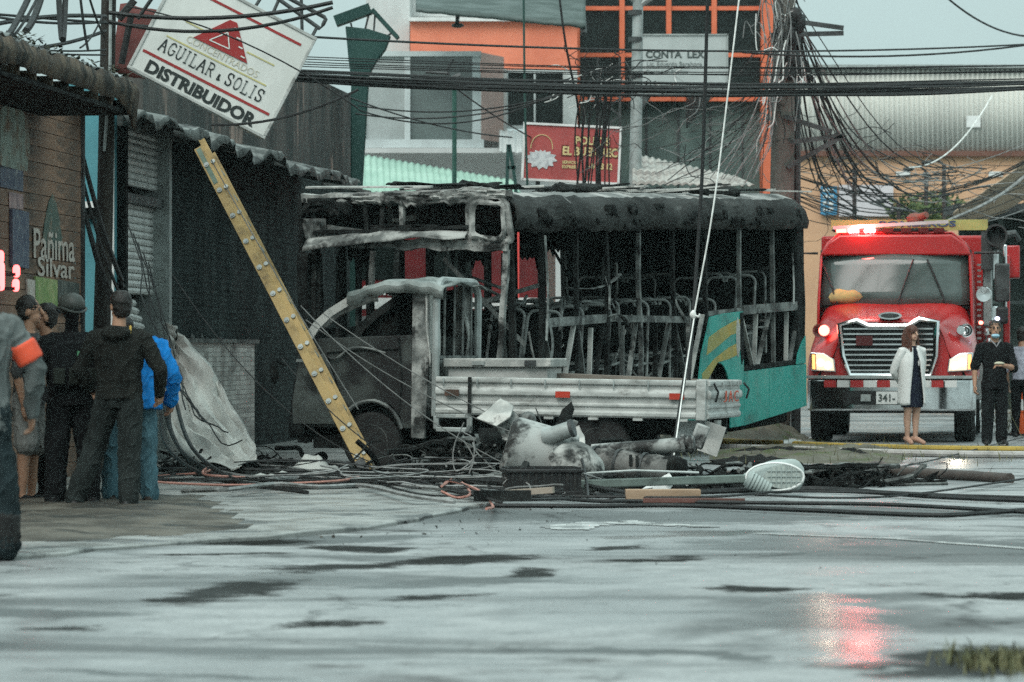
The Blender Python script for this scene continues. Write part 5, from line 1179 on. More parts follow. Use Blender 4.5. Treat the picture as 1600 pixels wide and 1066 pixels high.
strip('red_line', 8, 34, 228, 36, 4.2, sred); strip('red_line', 20, 154, 222, 156, 4, sred)
strip('yellow_line', 30, 71, 203, 74, 2.4, syel); strip('yellow_line', 46, 105, 80, 105.5, 2.2, syel); strip('yellow_line', 152, 107, 200, 108, 2.2, syel)
text('lettering', 'DISTRIBUIDOR', 1, sbk, root, Matrix.Translation((u2(119),-.003,v2(16))), width=190*k, height=21*k, bold=.045)
text('lettering', 'CONCENTRADOS', 1, sbei, root, Matrix.Translation((u2(122),-.003,v2(83))), width=124*k, height=11*k)
# slab-serif line drawn with strokes
GL = {'A': [[(0,0),(.5,1),(1,0)],[(.2,.38),(.8,.38)],[(-.12,0),(.18,0)],[(.82,0),(1.12,0)]], 'G': [[(.95,.78),(.75,.97),(.45,1),(.15,.82),(.03,.5),(.15,.18),(.45,0),(.8,.06),(.95,.2),(.95,.45)],[(.6,.45),(1.1,.45)]],
 'U': [[(.1,1),(.1,.3),(.3,.03),(.7,.03),(.9,.3),(.9,1)],[(-.1,1),(.3,1)],[(.7,1),(1.1,1)]], 'I': [[(.5,0),(.5,1)],[(.15,0),(.85,0)],[(.15,1),(.85,1)]], 'L': [[(.2,1),(.2,0),(.95,0),(.95,.25)],[(0,1),(.42,1)],[(0,0),(.3,0)]],
 'R': [[(.15,0),(.15,1),(.65,1),(.88,.86),(.88,.64),(.65,.5),(.15,.5)],[(.55,.5),(.95,0),(1.1,0)],[(0,0),(.35,0)],[(0,1),(.3,1)]], 'S': [[(.92,.75),(.75,.97),(.3,.98),(.1,.78),(.25,.57),(.75,.45),(.93,.24),(.75,.03),(.28,.02),(.08,.24)],[(.92,.7),(.92,1)],[(.08,.0),(.08,.3)]],
 'O': [[(.5,1),(.15,.85),(.03,.5),(.15,.15),(.5,0),(.85,.15),(.97,.5),(.85,.85),(.5,1)]], '&': [[(.9,.05),(.35,.6),(.35,.75),(.5,.82),(.62,.7),(.3,.35),(.25,.15),(.5,.02),(.8,.3)]]}
cur = 28.
for ch in 'AGUILAR&SOLIS':
    wch, hch = (10.5, 20.) if ch != '&' else (8., 12.)
    if ch == 'I': wch = 7.
    if ch == '&': cur += 4
    mb = MB()
    for si, pl_ in enumerate(GL[ch]):
        for a, b in zip(pl_[:-1], pl_[1:]):
            mb.bar((u2(cur+a[0]*wch),-.003-.0004*si,v2(46+a[1]*hch)),(u2(cur+b[0]*wch),-.003-.0004*si,v2(46+b[1]*hch)),.004,(2.3 if si == 0 else 1.8)*k, 0, (0,0,1))
    mb.build('letter', sbk, root); cur += wch+3.6+(4 if ch == '&' else 0)
mb = MB(); mb.prism([(u2(u),v2(v)) for u, v in ((68,88),(106,139),(118,140),(161,91))], -.012, -.001); lg = mb.build('logo', sred, root)
mb = MB(); tri = [(u2(92),-.015,v2(96)),(u2(112),-.015,v2(120)),(u2(126),-.015,v2(98))]
for i in range(3): mb.bar(tri[i], tri[(i+1)%3], .004, 1.8*k)
mb.build('logo_outline', sgw, lg)
for i in range(4): mb = MB(); u, v = 122+i*9.5, 131-i*11.5; mb.bar((u2(u-4),-.015,v2(v)),(u2(u+3),-.015,v2(v)),.004,2.2*k); mb.build('logo_dash', sgw, lg)
# bracket tubes that still hold it
root = empty('sign_bracket', at(450, 20, 38.25), (0,0,0), 'bent black tube bracket at the top of the tilted sign', 'bracket'); loc0 = root.location.copy(); D = 38.25
for pts in ([(395,-30),(500,45),(505,38),(509,30),(507,27),(445,-6)], [(497,40),(486,60)], [(440,-10),(424,26)], [(412,-10),(398,12)], [(470,-30),(472,50)]):
    mb = MB(); mb.tube([at(a,b,D)-loc0 for a, b in pts], .022 if len(pts) > 2 else .018, 7); mb.build('tube', dsteel, root)
# brown red panel behind the sign's left end
root = empty('rust_panel', at(210, 60, 39.5), (0, R(8), R(10)), 'rusty red sheet hanging left of the tilted sign', 'sheet'); loc0 = root.location.copy()
mb = MB(); mb.grid([[(-.20+.4*i/6, .03*nz(i,j,0), .34-.75*j/8+.05*nz(i*.4,0,3)) for i in range(7)] for j in range(9)]); mb.build('sheet', M('rust_red', (.16,.05,.045), (.11,.04,.036), 3, .7), root, solid=.012)
# wooden service pole by the kiosk
D = 38.9
root = empty('timber_pole', at(157, 700, D), (0,0,0), 'dark leaning timber pole in front of the teal wall', 'pole'); root.location.z = 0; loc0 = root.location.copy()
mb = MB(); a = at(153, 690, D); b = at(171, -40, D); mb.tube([(a.x-loc0.x,0,0),((a.x+b.x)/2-loc0.x+.01,0,2.6),(b.x-loc0.x,0,5.4)], [.10,.088,.078], 10); mb.build('shaft', M('dark_timber', (.022,.020,.018), (.04,.036,.03), 3, .8, bump=.3, stretch=(3,3,.3)), root)
mb = MB(); mb.tube([(.05,-.1,3.4),(.11,-.1,4.2),(.12,-.1,5.3)], .018, 6); mb.build('conduit', galv, root)

# ================================================================== ladder against the awning
lyel = M('ladder_yellow', (.38,.265,.115), (.28,.195,.085), 4, .6, c3=(.11,.08,.045), s3=4, t3=(.54,.72), bump=.08)
A = at(571, 738, 37.6); B = at(309, 231, 39.9); dl = (B-A).normalized(); Ln = (B-A).length
ud = V((.05,1,0)).normalized(); ud = (ud-dl*ud.dot(dl)).normalized(); wd_ = dl.cross(ud)      # rung direction, away from us
root = empty('yellow_ladder', A, (0,0,0), 'yellow fibreglass ladder leaning left against the burned shop', 'ladder')
def rail(off, w0, nm, l0=0., l1=None):
    mb = MB(); l1 = l1 or Ln; o0 = ud*off
    mb.bar(dl*l0+o0, dl*l1+o0, .012, .085, 0, wd_)
    for s_ in (-1,1): mb.bar(dl*l0+o0+wd_*s_*.041+ud*.014, dl*l1+o0+wd_*s_*.041+ud*.014, .03, .009, 0, wd_)
    return mb.build(nm, lyel, root, bevel=.002)
rail(0,0,'rail'); rail(.42,0,'rail')
root2 = root
mb = MB(); o0 = ud*.05+wd_*(-.075)
mb.bar(dl*.12+o0, dl*(Ln+.10)+o0, .012, .06, 0, wd_); mb.bar(dl*.12+o0+wd_*.03-ud*.01, dl*(Ln+.1)+o0+wd_*.03-ud*.01, .03, .008, 0, wd_); mb.build('fly_rail', lyel, root, bevel=.002)
mb = MB(); o0 = ud*.37+wd_*(-.075); mb.bar(dl*.12+o0, dl*(Ln+.10)+o0, .012, .06, 0, wd_); mb.build('fly_rail', lyel, root, bevel=.002)
nr = int(Ln/.37)
for i in range(nr):
    c = dl*(.20+i*.37); mb = MB(); mb.tube([c-ud*.02, c+ud*.44], .017, 8); rg = mb.build('rung', galv, root)
    mb = MB(); mb.tube([c-ud*.022, c-ud*.008], .030, 12); mb.tube([c-ud*.03, c-ud*.022], .016, 10); mb.build('rung_plate', galv, rg)
    c2 = c+wd_*(-.075)+dl*.03; mb = MB(); mb.tube([c2+ud*.03, c2+ud*.40], .014, 8); mb.tube([c2+ud*.026, c2+ud*.042], .024, 10); mb.build('rung', galv, root)
for off in (0,.42): mb = MB(); mb.bar(ud*off-dl*.05, ud*off+dl*.16, .03, .10, 0, wd_); mb.build('foot', dsteel, root)
mb = MB(); mb.bar(dl*(Ln-.02)+ud*-.008, dl*(Ln+.02-.55)+ud*-.008, .006, .05, 0, wd_); mb.build('label_strip', M('faded_green', (.14,.19,.15), (.10,.14,.11), 5, .6), root)

# ================================================================== tarpaulin draped on the pavement
D0 = 33.5
tw = M('tarp_white', (.46,.46,.43), (.36,.36,.34), 1.8, .65, c3=(.20,.185,.16), s3=2, t3=(.58,.75), bump=.1)
P = []
L0 = [(258,505,42.5),(285,520,42.3),(330,580,41.5),(385,672,40.2),(400,716,38.8)]; R0 = [(255,560,42),(262,640,41.4),(285,706,40.2),(330,727,38.6),(372,735,37.2)]
A_ = spline([at(*q) for q in L0], 6); B_ = spline([at(*q) for q in R0], 6)
for i, (a, b) in enumerate(zip(A_, B_)):
    row = []
    for j in range(19):
        s_ = j/18; p = a.lerp(b, s_); q_ = s_*5.2+.35*nz(i*.14,s_*2,4)*3; fold = (abs((q_ % 1)-.5)*2-.5)*.30*(.3+.7*i/len(A_)); fold += .10*nz(i*.30, s_*4, 0)+.05*nz(i*.8,s_*9,2); p = p+V((fold*.35+.10*nz(i*.22,1,s_*1.5), -fold*1.5, fold*.12+.05*nz(i*.3,s_*3,7))); p.z = max(p.z, .06); row.append(p)
    P.append(row)
mb = MB(); mb.grid(P); tag(mb.build('tarpaulin', tw, solid=.008, ang=70), 'crumpled off white tarpaulin hanging down onto the pavement by the mosaic wall', 'tarpaulin')
def cloth(name, c, rx, ry, h, label, mat=tw, seed=0, cat='cloth'):
    P = []
    for i in range(19):
        row = []
        for j in range(19):
            u = i/9-1; v = j/9-1; r_ = math.hypot(u,v); z = max(.035, h*max(0,1-r_)*(.7+.9*abs(nz(u*2,v*2,seed,1.3)))+.05*abs(nz(u*4,v*4,seed+3)))
            row.append((c[0]+rx*u*(1+.25*nz(u,v,seed)), c[1]+ry*v*(1+.25*nz(v,u,seed+1)), c[2]+z))
        P.append(row)
    mb = MB(); mb.grid(P); return tag(mb.build(name, mat, solid=.01, ang=60), label, cat)
g = gnd(492, 741, .03); cloth('crumpled_sheet', (g.x, g.y, .0), .30, .5, .26, 'crumpled whitish sheet on the ground left of the ladder foot', seed=2)
g = gnd(432, 748, .03); cloth('crumpled_sheet', (g.x, g.y, .0), .45, .7, .08, 'flat whitish cloth lying between the hanging tarpaulin and ladder', seed=5)

# ================================================================== debris in front of the truck
rdb = random.Random(21)
# transformer can, lying
root = empty('transformer', at(850, 770, 34.2), (0,0,0), 'fallen pale grey pole transformer can amid the wreckage', 'transformer'); root.location.z = .0; loc0 = root.location.copy()
trm = M('transformer_paint', (.34,.35,.335), (.22,.23,.22), 2.6, .55, c3=(.02,.02,.019), s3=2.8, t3=(.47,.60), bump=.2)
T = Matrix.Translation((-.04,.1,.36)) @ Matrix.Rotation(R(16),4,'Y') @ Matrix.Rotation(R(90),4,'Y')
mb = MB(); mb.lathe([(.0,-.33),(.22,-.32),(.27,-.27),(.27,.10),(.285,.105),(.285,.14),(.27,.145),(.26,.30),(.10,.36),(.0,.37)], 28, 0, T); can = crumple(mb.build('tank', trm, root), .02, 4, 5)
T2 = Matrix.Translation((.30,-.25,.22)) @ Matrix.Rotation(R(60),4,'Y') @ Matrix.Rotation(R(20),4,'X')
mb = MB(); mb.lathe([(.27,-.12),(.27,.02),(.24,.12),(.14,.20),(.0,.22)], 26, 0, T2); mb.lathe([(.275,-.12),(.28,-.09),(.275,-.06)], 26, 0, T2); crumple(mb.build('lid', ash, root), .03, 5, 3)
mb = MB(); mb.tube([(.02,-.1,.52),(.10,-.16,.54),(.26,-.2,.60)], [.085,.08,.075], 12); bs = mb.build('bushing', galv, root)
mb = MB(); mb.tube([(.24,-.195,.593),(.27,-.203,.603)], .084, 12); mb.build('bushing_ring', dsteel, bs)
mb = MB(); mb.tube([(.62+.15*math.cos(t),.5,.22+.13*math.sin(t)) for t in np.linspace(0,6.0,20)], .018, 7, closed=True); tag(mb.build('grey_hoop', trm, loc=loc0), 'pale metal hoop standing behind the transformer', 'hoop')
# black crate
root = empty('black_crate', at(846, 778, 33.2), (0,0,R(8)), 'black plastic lattice crate below the transformer', 'crate'); root.location.z = .03
for (a, b) in (((-.33,-.2,0),(-.31,.2,.24)),((.31,-.2,0),(.33,.2,.24)),((-.31,-.2,.0),(.31,-.19,.24)),((-.31,.19,.0),(.31,.2,.24)),((-.31,-.19,0),(.31,.19,.02))):
    mb = MB(); mb.box(a, b); mb.build('side', blackp, root)
for i in range(9): mb = MB(); mb.box((-.30+i*.07,-.215,.0),(-.275+i*.07,-.201,.19)); mb.build('rib', rubber, root)
mb = MB(); mb.box((-.35,-.225,.19),(.35,.22,.225)); mb.box((-.34,-.22,.0),(.34,.21,.03)); mb.build('rim', blackp, root, bevel=.01)
# broken concrete/timber pole section
polem = M('scorched_pole', (.10,.10,.095), (.17,.165,.155), 2.6, .8, c3=(.025,.025,.024), s3=2.2, t3=(.5,.62), bump=.4)
a = at(905,716,34.7); b = at(1048,732,34.3); a.z = max(a.z,.30); b.z = .20
root = empty('broken_pole', a, (0,0,0), 'thick scorched broken pole section lying behind the street lamp arm', 'pole'); vv = b-a
mb = MB(); pts = [vv*t for t in np.linspace(0,1,14)]; mb.tube(pts, [.125+.012*nz(i,0,0,.9) for i in range(14)], 14); crumple(mb.build('shaft', polem, root), .02, 6, 1)
for t in (.16,.42,.7): mb = MB(); mb.tube([vv*t, vv*(t+.03)], .14, 14); mb.build('iron_band', dsteel, root)
for t in (.56,.63): mb = MB(); p = vv*t; mb.bar(p+V((0,-.13,.10)), p+V((0,-.15,.0)), .03, .03); mb.build('bolt', soot, root)
mb = MB(); mb.ell(vv+V((.02,0,.03)), (.14,.14,.13)); crumple(mb.build('charred_end', char, root), .05, 6)
a = at(925,704,35.6); b = at(1085,694,35.4)
root = empty('white_pipe', a, (0,0,0), 'pale grey pipe with flange lying under the truck tail', 'pipe'); vv = b-a
mb = MB(); mb.tube([V((0,0,0)), vv*.5, vv], [.06,.065,.075], 12); mb.build('tube', trm, root)
mb = MB(); mb.tube([vv*.88, vv*.92], .105, 10); mb.tube([vv*.95, vv*.98], .095, 10); mb.build('flange', trm, root)
# sheet metal plates
def plate(name, poly, D, mat, label, dy=(0,), th=.012, cat='sheet', seed=0):
    c = at(sum(p[0] for p in poly)/len(poly), sum(p[1] for p in poly)/len(poly), D); mb = MB(); n_ = len(poly)
    v = [at(px, py, D+dy[i % len(dy)])-c for i, (px, py) in enumerate(poly)]
    ctr = sum(v, V((0,0,0)))/n_; v.append(ctr); mb.add(v, [(i,(i+1)%n_,n_) for i in range(n_)])
    o = mb.build(name, mat, solid=th, loc=c); m_ = o.modifiers.new('sub','SUBSURF'); m_.subdivision_type = 'SIMPLE'; m_.levels = m_.render_levels = 3
    tx = bpy.data.textures.new('crumple', 'CLOUDS'); tx.noise_scale = .25
    dm = o.modifiers.new('disp','DISPLACE'); dm.texture = tx; dm.strength = .05
    return tag(o, label, cat)
plate('bent_sheet', [(742,655),(782,623),(802,635),(797,652),(775,667)], 35.6, ashlite, 'folded pale metal sheet standing above the transformer, upper piece', (0,.15,.1,-.1,-.1))
plate('bent_sheet', [(773,668),(800,640),(808,645),(830,690),(792,696)], 35.7, ash, 'spotted metal sheet standing just below the folded pale one', (0,.05,.05,-.2,-.2))
plate('bent_sheet', [(745,668),(772,668),(790,695),(770,700),(750,690)], 35.9, char, 'black scorched sheet left of the spotted metal sheet', (0,.1,-.2,-.2,-.2))
plate('bent_sheet', [(880,700),(884,672),(905,664),(913,682),(914,698),(895,708)], 35.2, ashlite, 'ragged pale sheet sticking up right of the transformer', (0,.1,.1,0,-.1,-.1))
plate('charred_board', [(855,690),(878,640),(893,627),(897,640),(880,690)], 35.4, soot, 'charred pointed board sticking up behind the transformer', (0,.1,.1,.1,0), .03, 'board')
plate('charred_board', [(872,690),(895,655),(903,660),(890,690)], 35.5, ash, 'short grey splintered board behind the transformer', (0,.1,.1,0), .03, 'board')
a = at(825,655,36); mb = MB(); mb.ell((0,0,0),(.08,.07,.08)); mb.tube([(0,0,0),(.10,-.1,-.25)], .06, 9); mb.tube([(.12,-.12,-.2),(.16,-.15,-.36)], .03, 8); tag(crumple(mb.build('insulator', burntsteel, loc=a), .01), 'round scorched insulator head beside the standing metal sheet', 'insulator')
a = at(1093,682,36.2); mb = MB(); mb.box((-.07,-.03,-.12),(.07,.03,.12)); tag(mb.build('white_block', trm, loc=a, rot=(0,R(20),0), bevel=.02), 'small tilted whitish block under the truck tail', 'block')
# planks on the road
g = gnd(1043, 781, .03); root = tag(MB().box((-.36,-.08,0),(.28,.08,.10)).build('timber_block', M('raw_timber', (.34,.235,.16), (.26,.18,.12), 3, .75, bump=.2, stretch=(.4,3,3)), loc=(g.x,g.y,.02), rot=(0,0,R(2)), bevel=.006), 'short raw timber block on the road under the hanging cable', 'timber')
g = gnd(1096, 783, .03); tag(MB().box((-.5,-.05,0),(.36,.05,.035)).build('thin_plank', M('red_timber', (.13,.06,.05), (.10,.05,.04), 3, .75), loc=(g.x,g.y-.15,.024), rot=(0,0,R(-3))), 'thin dark red plank beside the raw timber block', 'plank')
g = gnd(782, 789, .03); tag(MB().box((-.22,-.07,0),(.25,.07,.09)).build('dark_plank', soot, loc=(g.x,g.y,.06), rot=(0,0,R(4))), 'short black plank at the kerb below the transformer', 'plank')
g = gnd(822, 783, .03); tag(MB().box((-.24,-.05,0),(.24,.05,.05)).build('pale_plank', M('pale_timber', (.36,.30,.24), (.28,.23,.19), 3, .7), loc=(g.x,g.y+.1,.08), rot=(0,R(-4),R(-10))), 'pale stick lying behind the short black plank', 'plank')
# paper scrap against the post foot
plate('plastic_scrap', [(1000,766),(1022,752),(1046,738),(1050,750),(1056,752),(1046,766)], 34.0, white, 'crumpled pale plastic scrap where the hanging cable meets the ground', (0,.1,0,-.1,.05), .006, 'scrap')
# fallen street lamp
D = 33.6; a = at(895, 757, D); b = at(1168, 748, D); root = empty('street_lamp', a, (0,0,0), 'fallen street lamp with grey arm and ribbed lamp head', 'street lamp'); vv = b-a
mb = MB(); mb.bar(V((0,0,0)), vv, .07, .075); mb.build('arm', M('lamp_arm', (.17,.21,.19), (.12,.15,.135), 2.5, .5, metal=.3, c3=(.05,.055,.05), s3=2, t3=(.55,.7)), root, bevel=.01)
mb = MB(); mb.tube([V((.1,-.06,.10)), vv*.35+V((0,-.06,.11)), vv*.72+V((0,-.06,.07))], .012, 6); mb.build('conduit', galv, root)
hd = vv+V((.0,0,0)); lmp = M('lamp_grey', (.32,.365,.35), (.25,.285,.27), 3, .45)
P = []
for i in range(15):
    t = i/14; w_ = .155*(math.sin(min(1,t*1.5+.12)*1.57))*(1 if t < .8 else math.sqrt(max(.02,1-((t-.8)/.22)**2))); P.append([hd+V((-.05+.56*t, w_*.75*math.cos(q), .0+w_*math.sin(q)+.03*t)) for q in np.linspace(0,6.283,17)[:-1]])
mb = MB(); mb.grid(P, 0, True); head = mb.build('lamp_head', lmp, root)
mb = MB(); mb.tube([hd+V((.24+.26*math.cos(t)*1.0,-.125,.02+.125*math.sin(t))) for t in np.linspace(0,6.283,25)[:-1]], .012, 6, closed=True); mb.build('lens_rim', white, head)
mb = MB(); mb.prism([(hd.x+.32+.17*math.cos(t), hd.z+.02+.11*math.sin(t)) for t in np.linspace(0,6.1,22)], hd.y-.128, hd.y-.118); mb.build('lens', M('lamp_lens', (.40,.44,.41), (.30,.33,.31), 8, .25), head)
for i in range(7):
    x = .20+i*.045; mb = MB(); h = .10*math.sqrt(max(.05,1-((x-.30)/.2)**2)); mb.box((hd.x+x,hd.y-.138,hd.z+.02-h),(hd.x+x+.009,hd.y-.128,hd.z+.02+h)); mb.build('lens_rib', lmp, head)
for s_ in (-.05,.0,.05): mb = MB(); mb.box((hd.x+.17,hd.y-.139,hd.z+.02+s_),(hd.x+.47,hd.y-.1285,hd.z+.027+s_)); mb.build('lens_rib', lmp, head)
for i in range(7):
    p = hd+V((.0+i*.028,-.17-.002*i,-.0-i*.014)); mb = MB(); mb.tube([p, p+V((.018,0,-.009))], .085-.004*i, 14); mb.build('cooling_fin', lmp, head)
mb = MB(); p = hd+V((.19,-.18,-.095)); mb.tube([hd+V((-.02,-.17,.01)), p], [.07,.055], 12); mb.build('ballast', lmp, head)
# dark charred heap under and before the truck
def heap(name, cx, cy, rx, ry, h, n_, mat, label, seed=0, lo_=.03, hi_=.14):
    r_ = random.Random(seed); mb = MB()
    for i in range(n_):
        a = r_.uniform(0,6.283); q = math.sqrt(r_.random()); x = cx+rx*q*math.cos(a); y = cy+ry*q*math.sin(a); z = h*(1-q*q)*r_.random(); s = lo_+(hi_-lo_)*r_.random()**2.2
        T = Matrix.Translation((x,y,z+s*.15)) @ Euler((r_.gauss(0,.5),r_.gauss(0,.5),r_.uniform(0,6.28))).to_matrix().to_4x4(); k0 = len(mb.v)
        e = s*r_.uniform(.1,.7); h_ = s*r_.uniform(.04,.28); j_ = lambda q: q*r_.uniform(.25,1.15)
        mb.add([(-j_(s),-j_(e),-h_),(j_(s),-j_(e),-h_),(j_(s),j_(e),-h_),(-j_(s),j_(e),-h_),(-j_(s)*.8,-j_(e)*.7,j_(h_)),(j_(s)*.8,-j_(e)*.7,j_(h_)),(j_(s)*.7,j_(e)*.8,j_(h_)),(-j_(s)*.7,j_(e)*.8,j_(h_))], [(0,3,2,1),(4,5,6,7),(0,1,5,4),(1,2,6,5),(2,3,7,6),(3,0,4,7)], r_.choice((0,0,0,1,2)), T)
    return tag(mb.build(name, mat, fix=False), label, 'debris', kind='stuff')
heap('charred_debris', -.1, 36.8, 1.1, .9,  .50, 1300, [char, soot, burntsteel], 'heap of charred wreckage on the ground below the truck cab', 1)
heap('charred_debris', 1.0, 35.6, 1.5, .8, .15, 800, [char, soot, ash], 'charred scraps around the broken pole and street lamp', 2)
heap('charred_debris', 2.9, 36.3, 1.2, .9, .16, 800, [char, soot, char], 'flat burned scraps on the road right of the truck tail', 3)
heap('charred_debris', -3.0, 40.0, .9, 2.6, .16, 240, [char, soot, burntsteel], 'burned rubbish piled along the foot of the shop wall', 4)
def snarl(name, c, rx, ry, rz, n_, label, seed):
    r_ = random.Random(seed); mb = MB()
    for i in range(n_):
        p = [V((r_.gauss(0,rx*.45), r_.gauss(0,ry*.45), abs(r_.gauss(0,rz*.5))))]; d = V((r_.gauss(0,1),r_.gauss(0,1),r_.gauss(0,.3))).normalized()
        for q in range(4): d = (d+V((r_.gauss(0,.45),r_.gauss(0,.45),r_.gauss(0,.3)))).normalized(); p.append(p[-1]+d*r_.uniform(.08,.22)); p[-1].z = max(.01, min(p[-1].z, rz))
        mb.tube(spline(p,3), r_.choice((.006,.010,.016,.028)), 5, r_.choice((0,0,1,2)))
    return tag(mb.build(name, [char, soot, burntsteel], fix=False, loc=c), label, 'debris', kind='stuff')
snarl('burned_snarl', (-.05,36.5,.02), 1.15, .9, .42, 170, 'snarl of burned rods and wire beneath the truck', 31)
snarl('burned_snarl', (.9,35.2,.02), 1.7, .8, .16, 110, 'burned rods and wire around the transformer', 32)
snarl('burned_snarl', (2.8,35.9,.02), 1.1, .7, .18, 100, 'burned wire on the road right of the truck tail', 33)
snarl('burned_snarl', (-3.1,40.2,.03), .8, 2.2, .22, 36, 'burned wire and rods along the shop wall foot', 34)
heap('road_grit', -1.3, 29.5, 2.2, 4.0, .012, 260, [soot, mudm, soot], 'scattered grit and cinders across the pavement', 5, .004, .022)
heap('road_grit', 1.0, 27.0, 3.6, 5.0, .006, 160, [soot, mudm, soot], 'scattered grit and cinders across the wet road', 6, .003, .010)
# flat burnt rubber sheets on the road
for i, (px, py, w_, h, lb_) in enumerate(((1225,712,.75,.10,'flat strip of burned rubber beside the truck tail, left piece'),(1325,716,.30,.12,'small hump of burned rubber on the road, right piece'),(1180,724,.5,.07,'burned rubber scrap on the road nearest the street lamp head'))):
    g = gnd(px, py, 0); P = [[(g.x+w_*(u/8-1)*(1+.2*nz(u,v,i)), g.y+.6*(v/6-1), .02+h*max(0,(1-abs(u/8-1)**2))*max(0,(1-abs(v/6-1)))*(.6+1.2*abs(nz(u*.4,v*.4,i+3)))) for u in range(17)] for v in range(13)]
    mb = MB(); mb.grid(P); tag(mb.build('burned_rubber', char, solid=.012), lb_, 'scrap')
# ================================================================== hoses
def hose(name, pts, r_, mat, label, n_=8, cat='hose', sub=5, **kw):
    sp_ = spline(pts, sub); c = sp_[0].copy(); c.z = 0; mb = MB(); mb.tube([p-c for p in sp_], r_, n_, **kw); return tag(mb.build(name, mat, loc=c), label, cat)
hy = M('hose_yellow', (.36,.25,.05), (.28,.20,.045), 4, .6, c3=(.14,.11,.05), s3=3, t3=(.55,.75)); hw = M('hose_white', (.40,.38,.36), (.30,.285,.27), 4, .7, c3=(.14,.13,.12), s3=3, t3=(.55,.75))
gp_ = lambda px, py, r_: gnd(px, py+r_*F/50, 0)+V((0,0,r_))
hose('fire_hose', [gp_(x,y,.045) for x, y in ((1125,689),(1190,692),(1238,694),(1300,697),(1400,700),(1500,702),(1680,704))], .045, hy, 'yellow fire hose stretched across the road before the fire truck')
hose('fire_hose', [gp_(x,y,.045) for x, y in ((1120,699),(1240,702),(1320,706),(1440,709),(1560,711),(1690,711))], .045, hw, 'pale grey fire hose lying just in front of the yellow one')
g = gp_(1238,694,.045); mb = MB(); mb.tube([(-.12,0,0),(.12,.0,0)], .06, 12); mb.tube([(-.05,0,0),(.05,0,0)], .075, 12); tag(mb.build('hose_coupling', galv, loc=g), 'grey metal coupling joining the yellow fire hose', 'coupling')
hd_ = M('hose_dark', (.05,.04,.036), (.075,.06,.052), 5, .6, bump=.1)
r_ = .055; zz = V((0,0,r_))
hose('suction_hose', [gnd(*q)+zz for q in ((1130,752),(1230,758),(1300,757),(1350,753),(1377,748),(1385,742),(1376,735.5),(1362,737),(1345,741),(1300,745),(1240,748),(1170,749))], r_, hd_, 'dark rubber hose doubled back in a loop beside the lamp head', 10)
hose('suction_hose', [gnd(*q)+zz for q in ((1390,744),(1440,748),(1500,752),(1578,757))], r_*1.05, hd_, 'straight dark rubber hose end pointing right on the road', 10)
# ================================================================== cables
def cable(pts, r_, mat, label, name='cable', group=None, n_=5):
    c = pts[0].copy(); mb = MB(); mb.tube([p-c for p in pts], r_, n_); o = tag(mb.build(name, mat, loc=c, fix=False), label, 'cable', group); return o
def hw_(y0, y1, D0, D1, s, r_, label, x0=-60, x1=1660, mat=wireb, group=None, wob=0., seed=0):
    return cable(sag(at(x0,y0,D0), at(x1,y1,D1), s, 24, wob, seed), r_, mat, label, 'overhead_cable', group)
wireg2 = M('dull_wire', (.13,.135,.13), (.09,.095,.09), 9, .6)
# long lines across the picture
hw_(18, 66, 36, 58, .25, .014, 'upper black cable crossing the whole street below the roofs', group='lines across the street')
BG = 'overhead cable bundle'; BLb = 'black cable in the thick bundle stretched across the street'
rw_ = random.Random(5)
for i in range(9):
    y = 128+rw_.uniform(-6,7); hw_(y-16+rw_.gauss(0,4), y+rw_.gauss(0,4), 47+rw_.gauss(0,.4), 52+rw_.gauss(0,.4), .12+.1*rw_.random(), rw_.choice((.010,.014,.02)), BLb, 330, 1660, wireb, BG, .05, i)
mb = MB(); P_ = [p for p in sag(at(470,122,48.2), at(1660,136,52), .12, 24)]; cable(P_, .034, wireb, 'thickest black trunk cable in the bundle across the street', 'overhead_cable')
for i in range(8):
    y = 100+i*4.5+rw_.gauss(0,2); hw_(y-14, y+rw_.gauss(0,3), 49, 53, .10, .0075, 'thin black cable just above the thick bundle', 380, 1660, wireb, 'thin cables above the bundle', .03, i+20)
for i, (a, b, s_) in enumerate((((555,178,55),(930,128,55),.25),((560,165,55),(900,140,56),.2),((690,120,54),(830,215,60),.05),((540,150,52),(800,215,58),.1),((860,150,56),(560,172,54),.3))):
    cable(sag(at(*a), at(*b), s_, 14), .012, wireb, ['slack cable sagging under the bundle at the bay window','second slack cable nearest the bay window sill','pale stay cable slanting down to the chicken sign','thin cable crossing the bay window diagonally','lowest slack cable left of the steel pole'][i], 'slack_cable')
cable(sag(at(1470,-12,62), at(1640,56,66), .25, 14), .018, wireb, 'single dark cable curving across the sky at upper right', 'sky_cable')
cable(sag(at(1160,82,55), at(1660,62,60), .15, 14), .016, wireb, 'dark cable crossing the sky above the warehouse roof', 'sky_cable')
# hanging cables in front of the bus
cable(spline([at(1157,-20,37.5), at(1118,300,37.2), at(1085,490,37.0)],8), .0085, wirew, 'taut white rope hanging down in front of the bus, upper length', 'rope')
cable(spline([at(1085,490,37.0), at(1068,600,36.6), at(1049,725,35.6), at(1045,742,35.4)],6), .020, wireb, 'black lower length of the white rope reaching the ground', 'rope')
cable(spline([at(1086,488,36.97), at(1070,590,36.57), at(1053,712,35.68)],6), .008, wirew, 'white strand along the black lower length of the rope', 'rope')
mb = MB(); mb.ell((0,0,0),(.03,.03,.045)); mb.tube([(0,0,0),(.05,-.02,-.02),(.07,0,.0)], .012, 6); tag(crumple(mb.build('rope_knot', wirew, loc=at(1083,492,36.95)), .01, 20), 'white knot where the rope turns black', 'knot')
cable(spline([at(1106,-20,39.5), at(1098,250,39.5), at(1088,420,39.4), at(1076,600,39.0)],6), .020, wireb, 'thick dark cable hanging left of the white rope', 'hanging_cable')
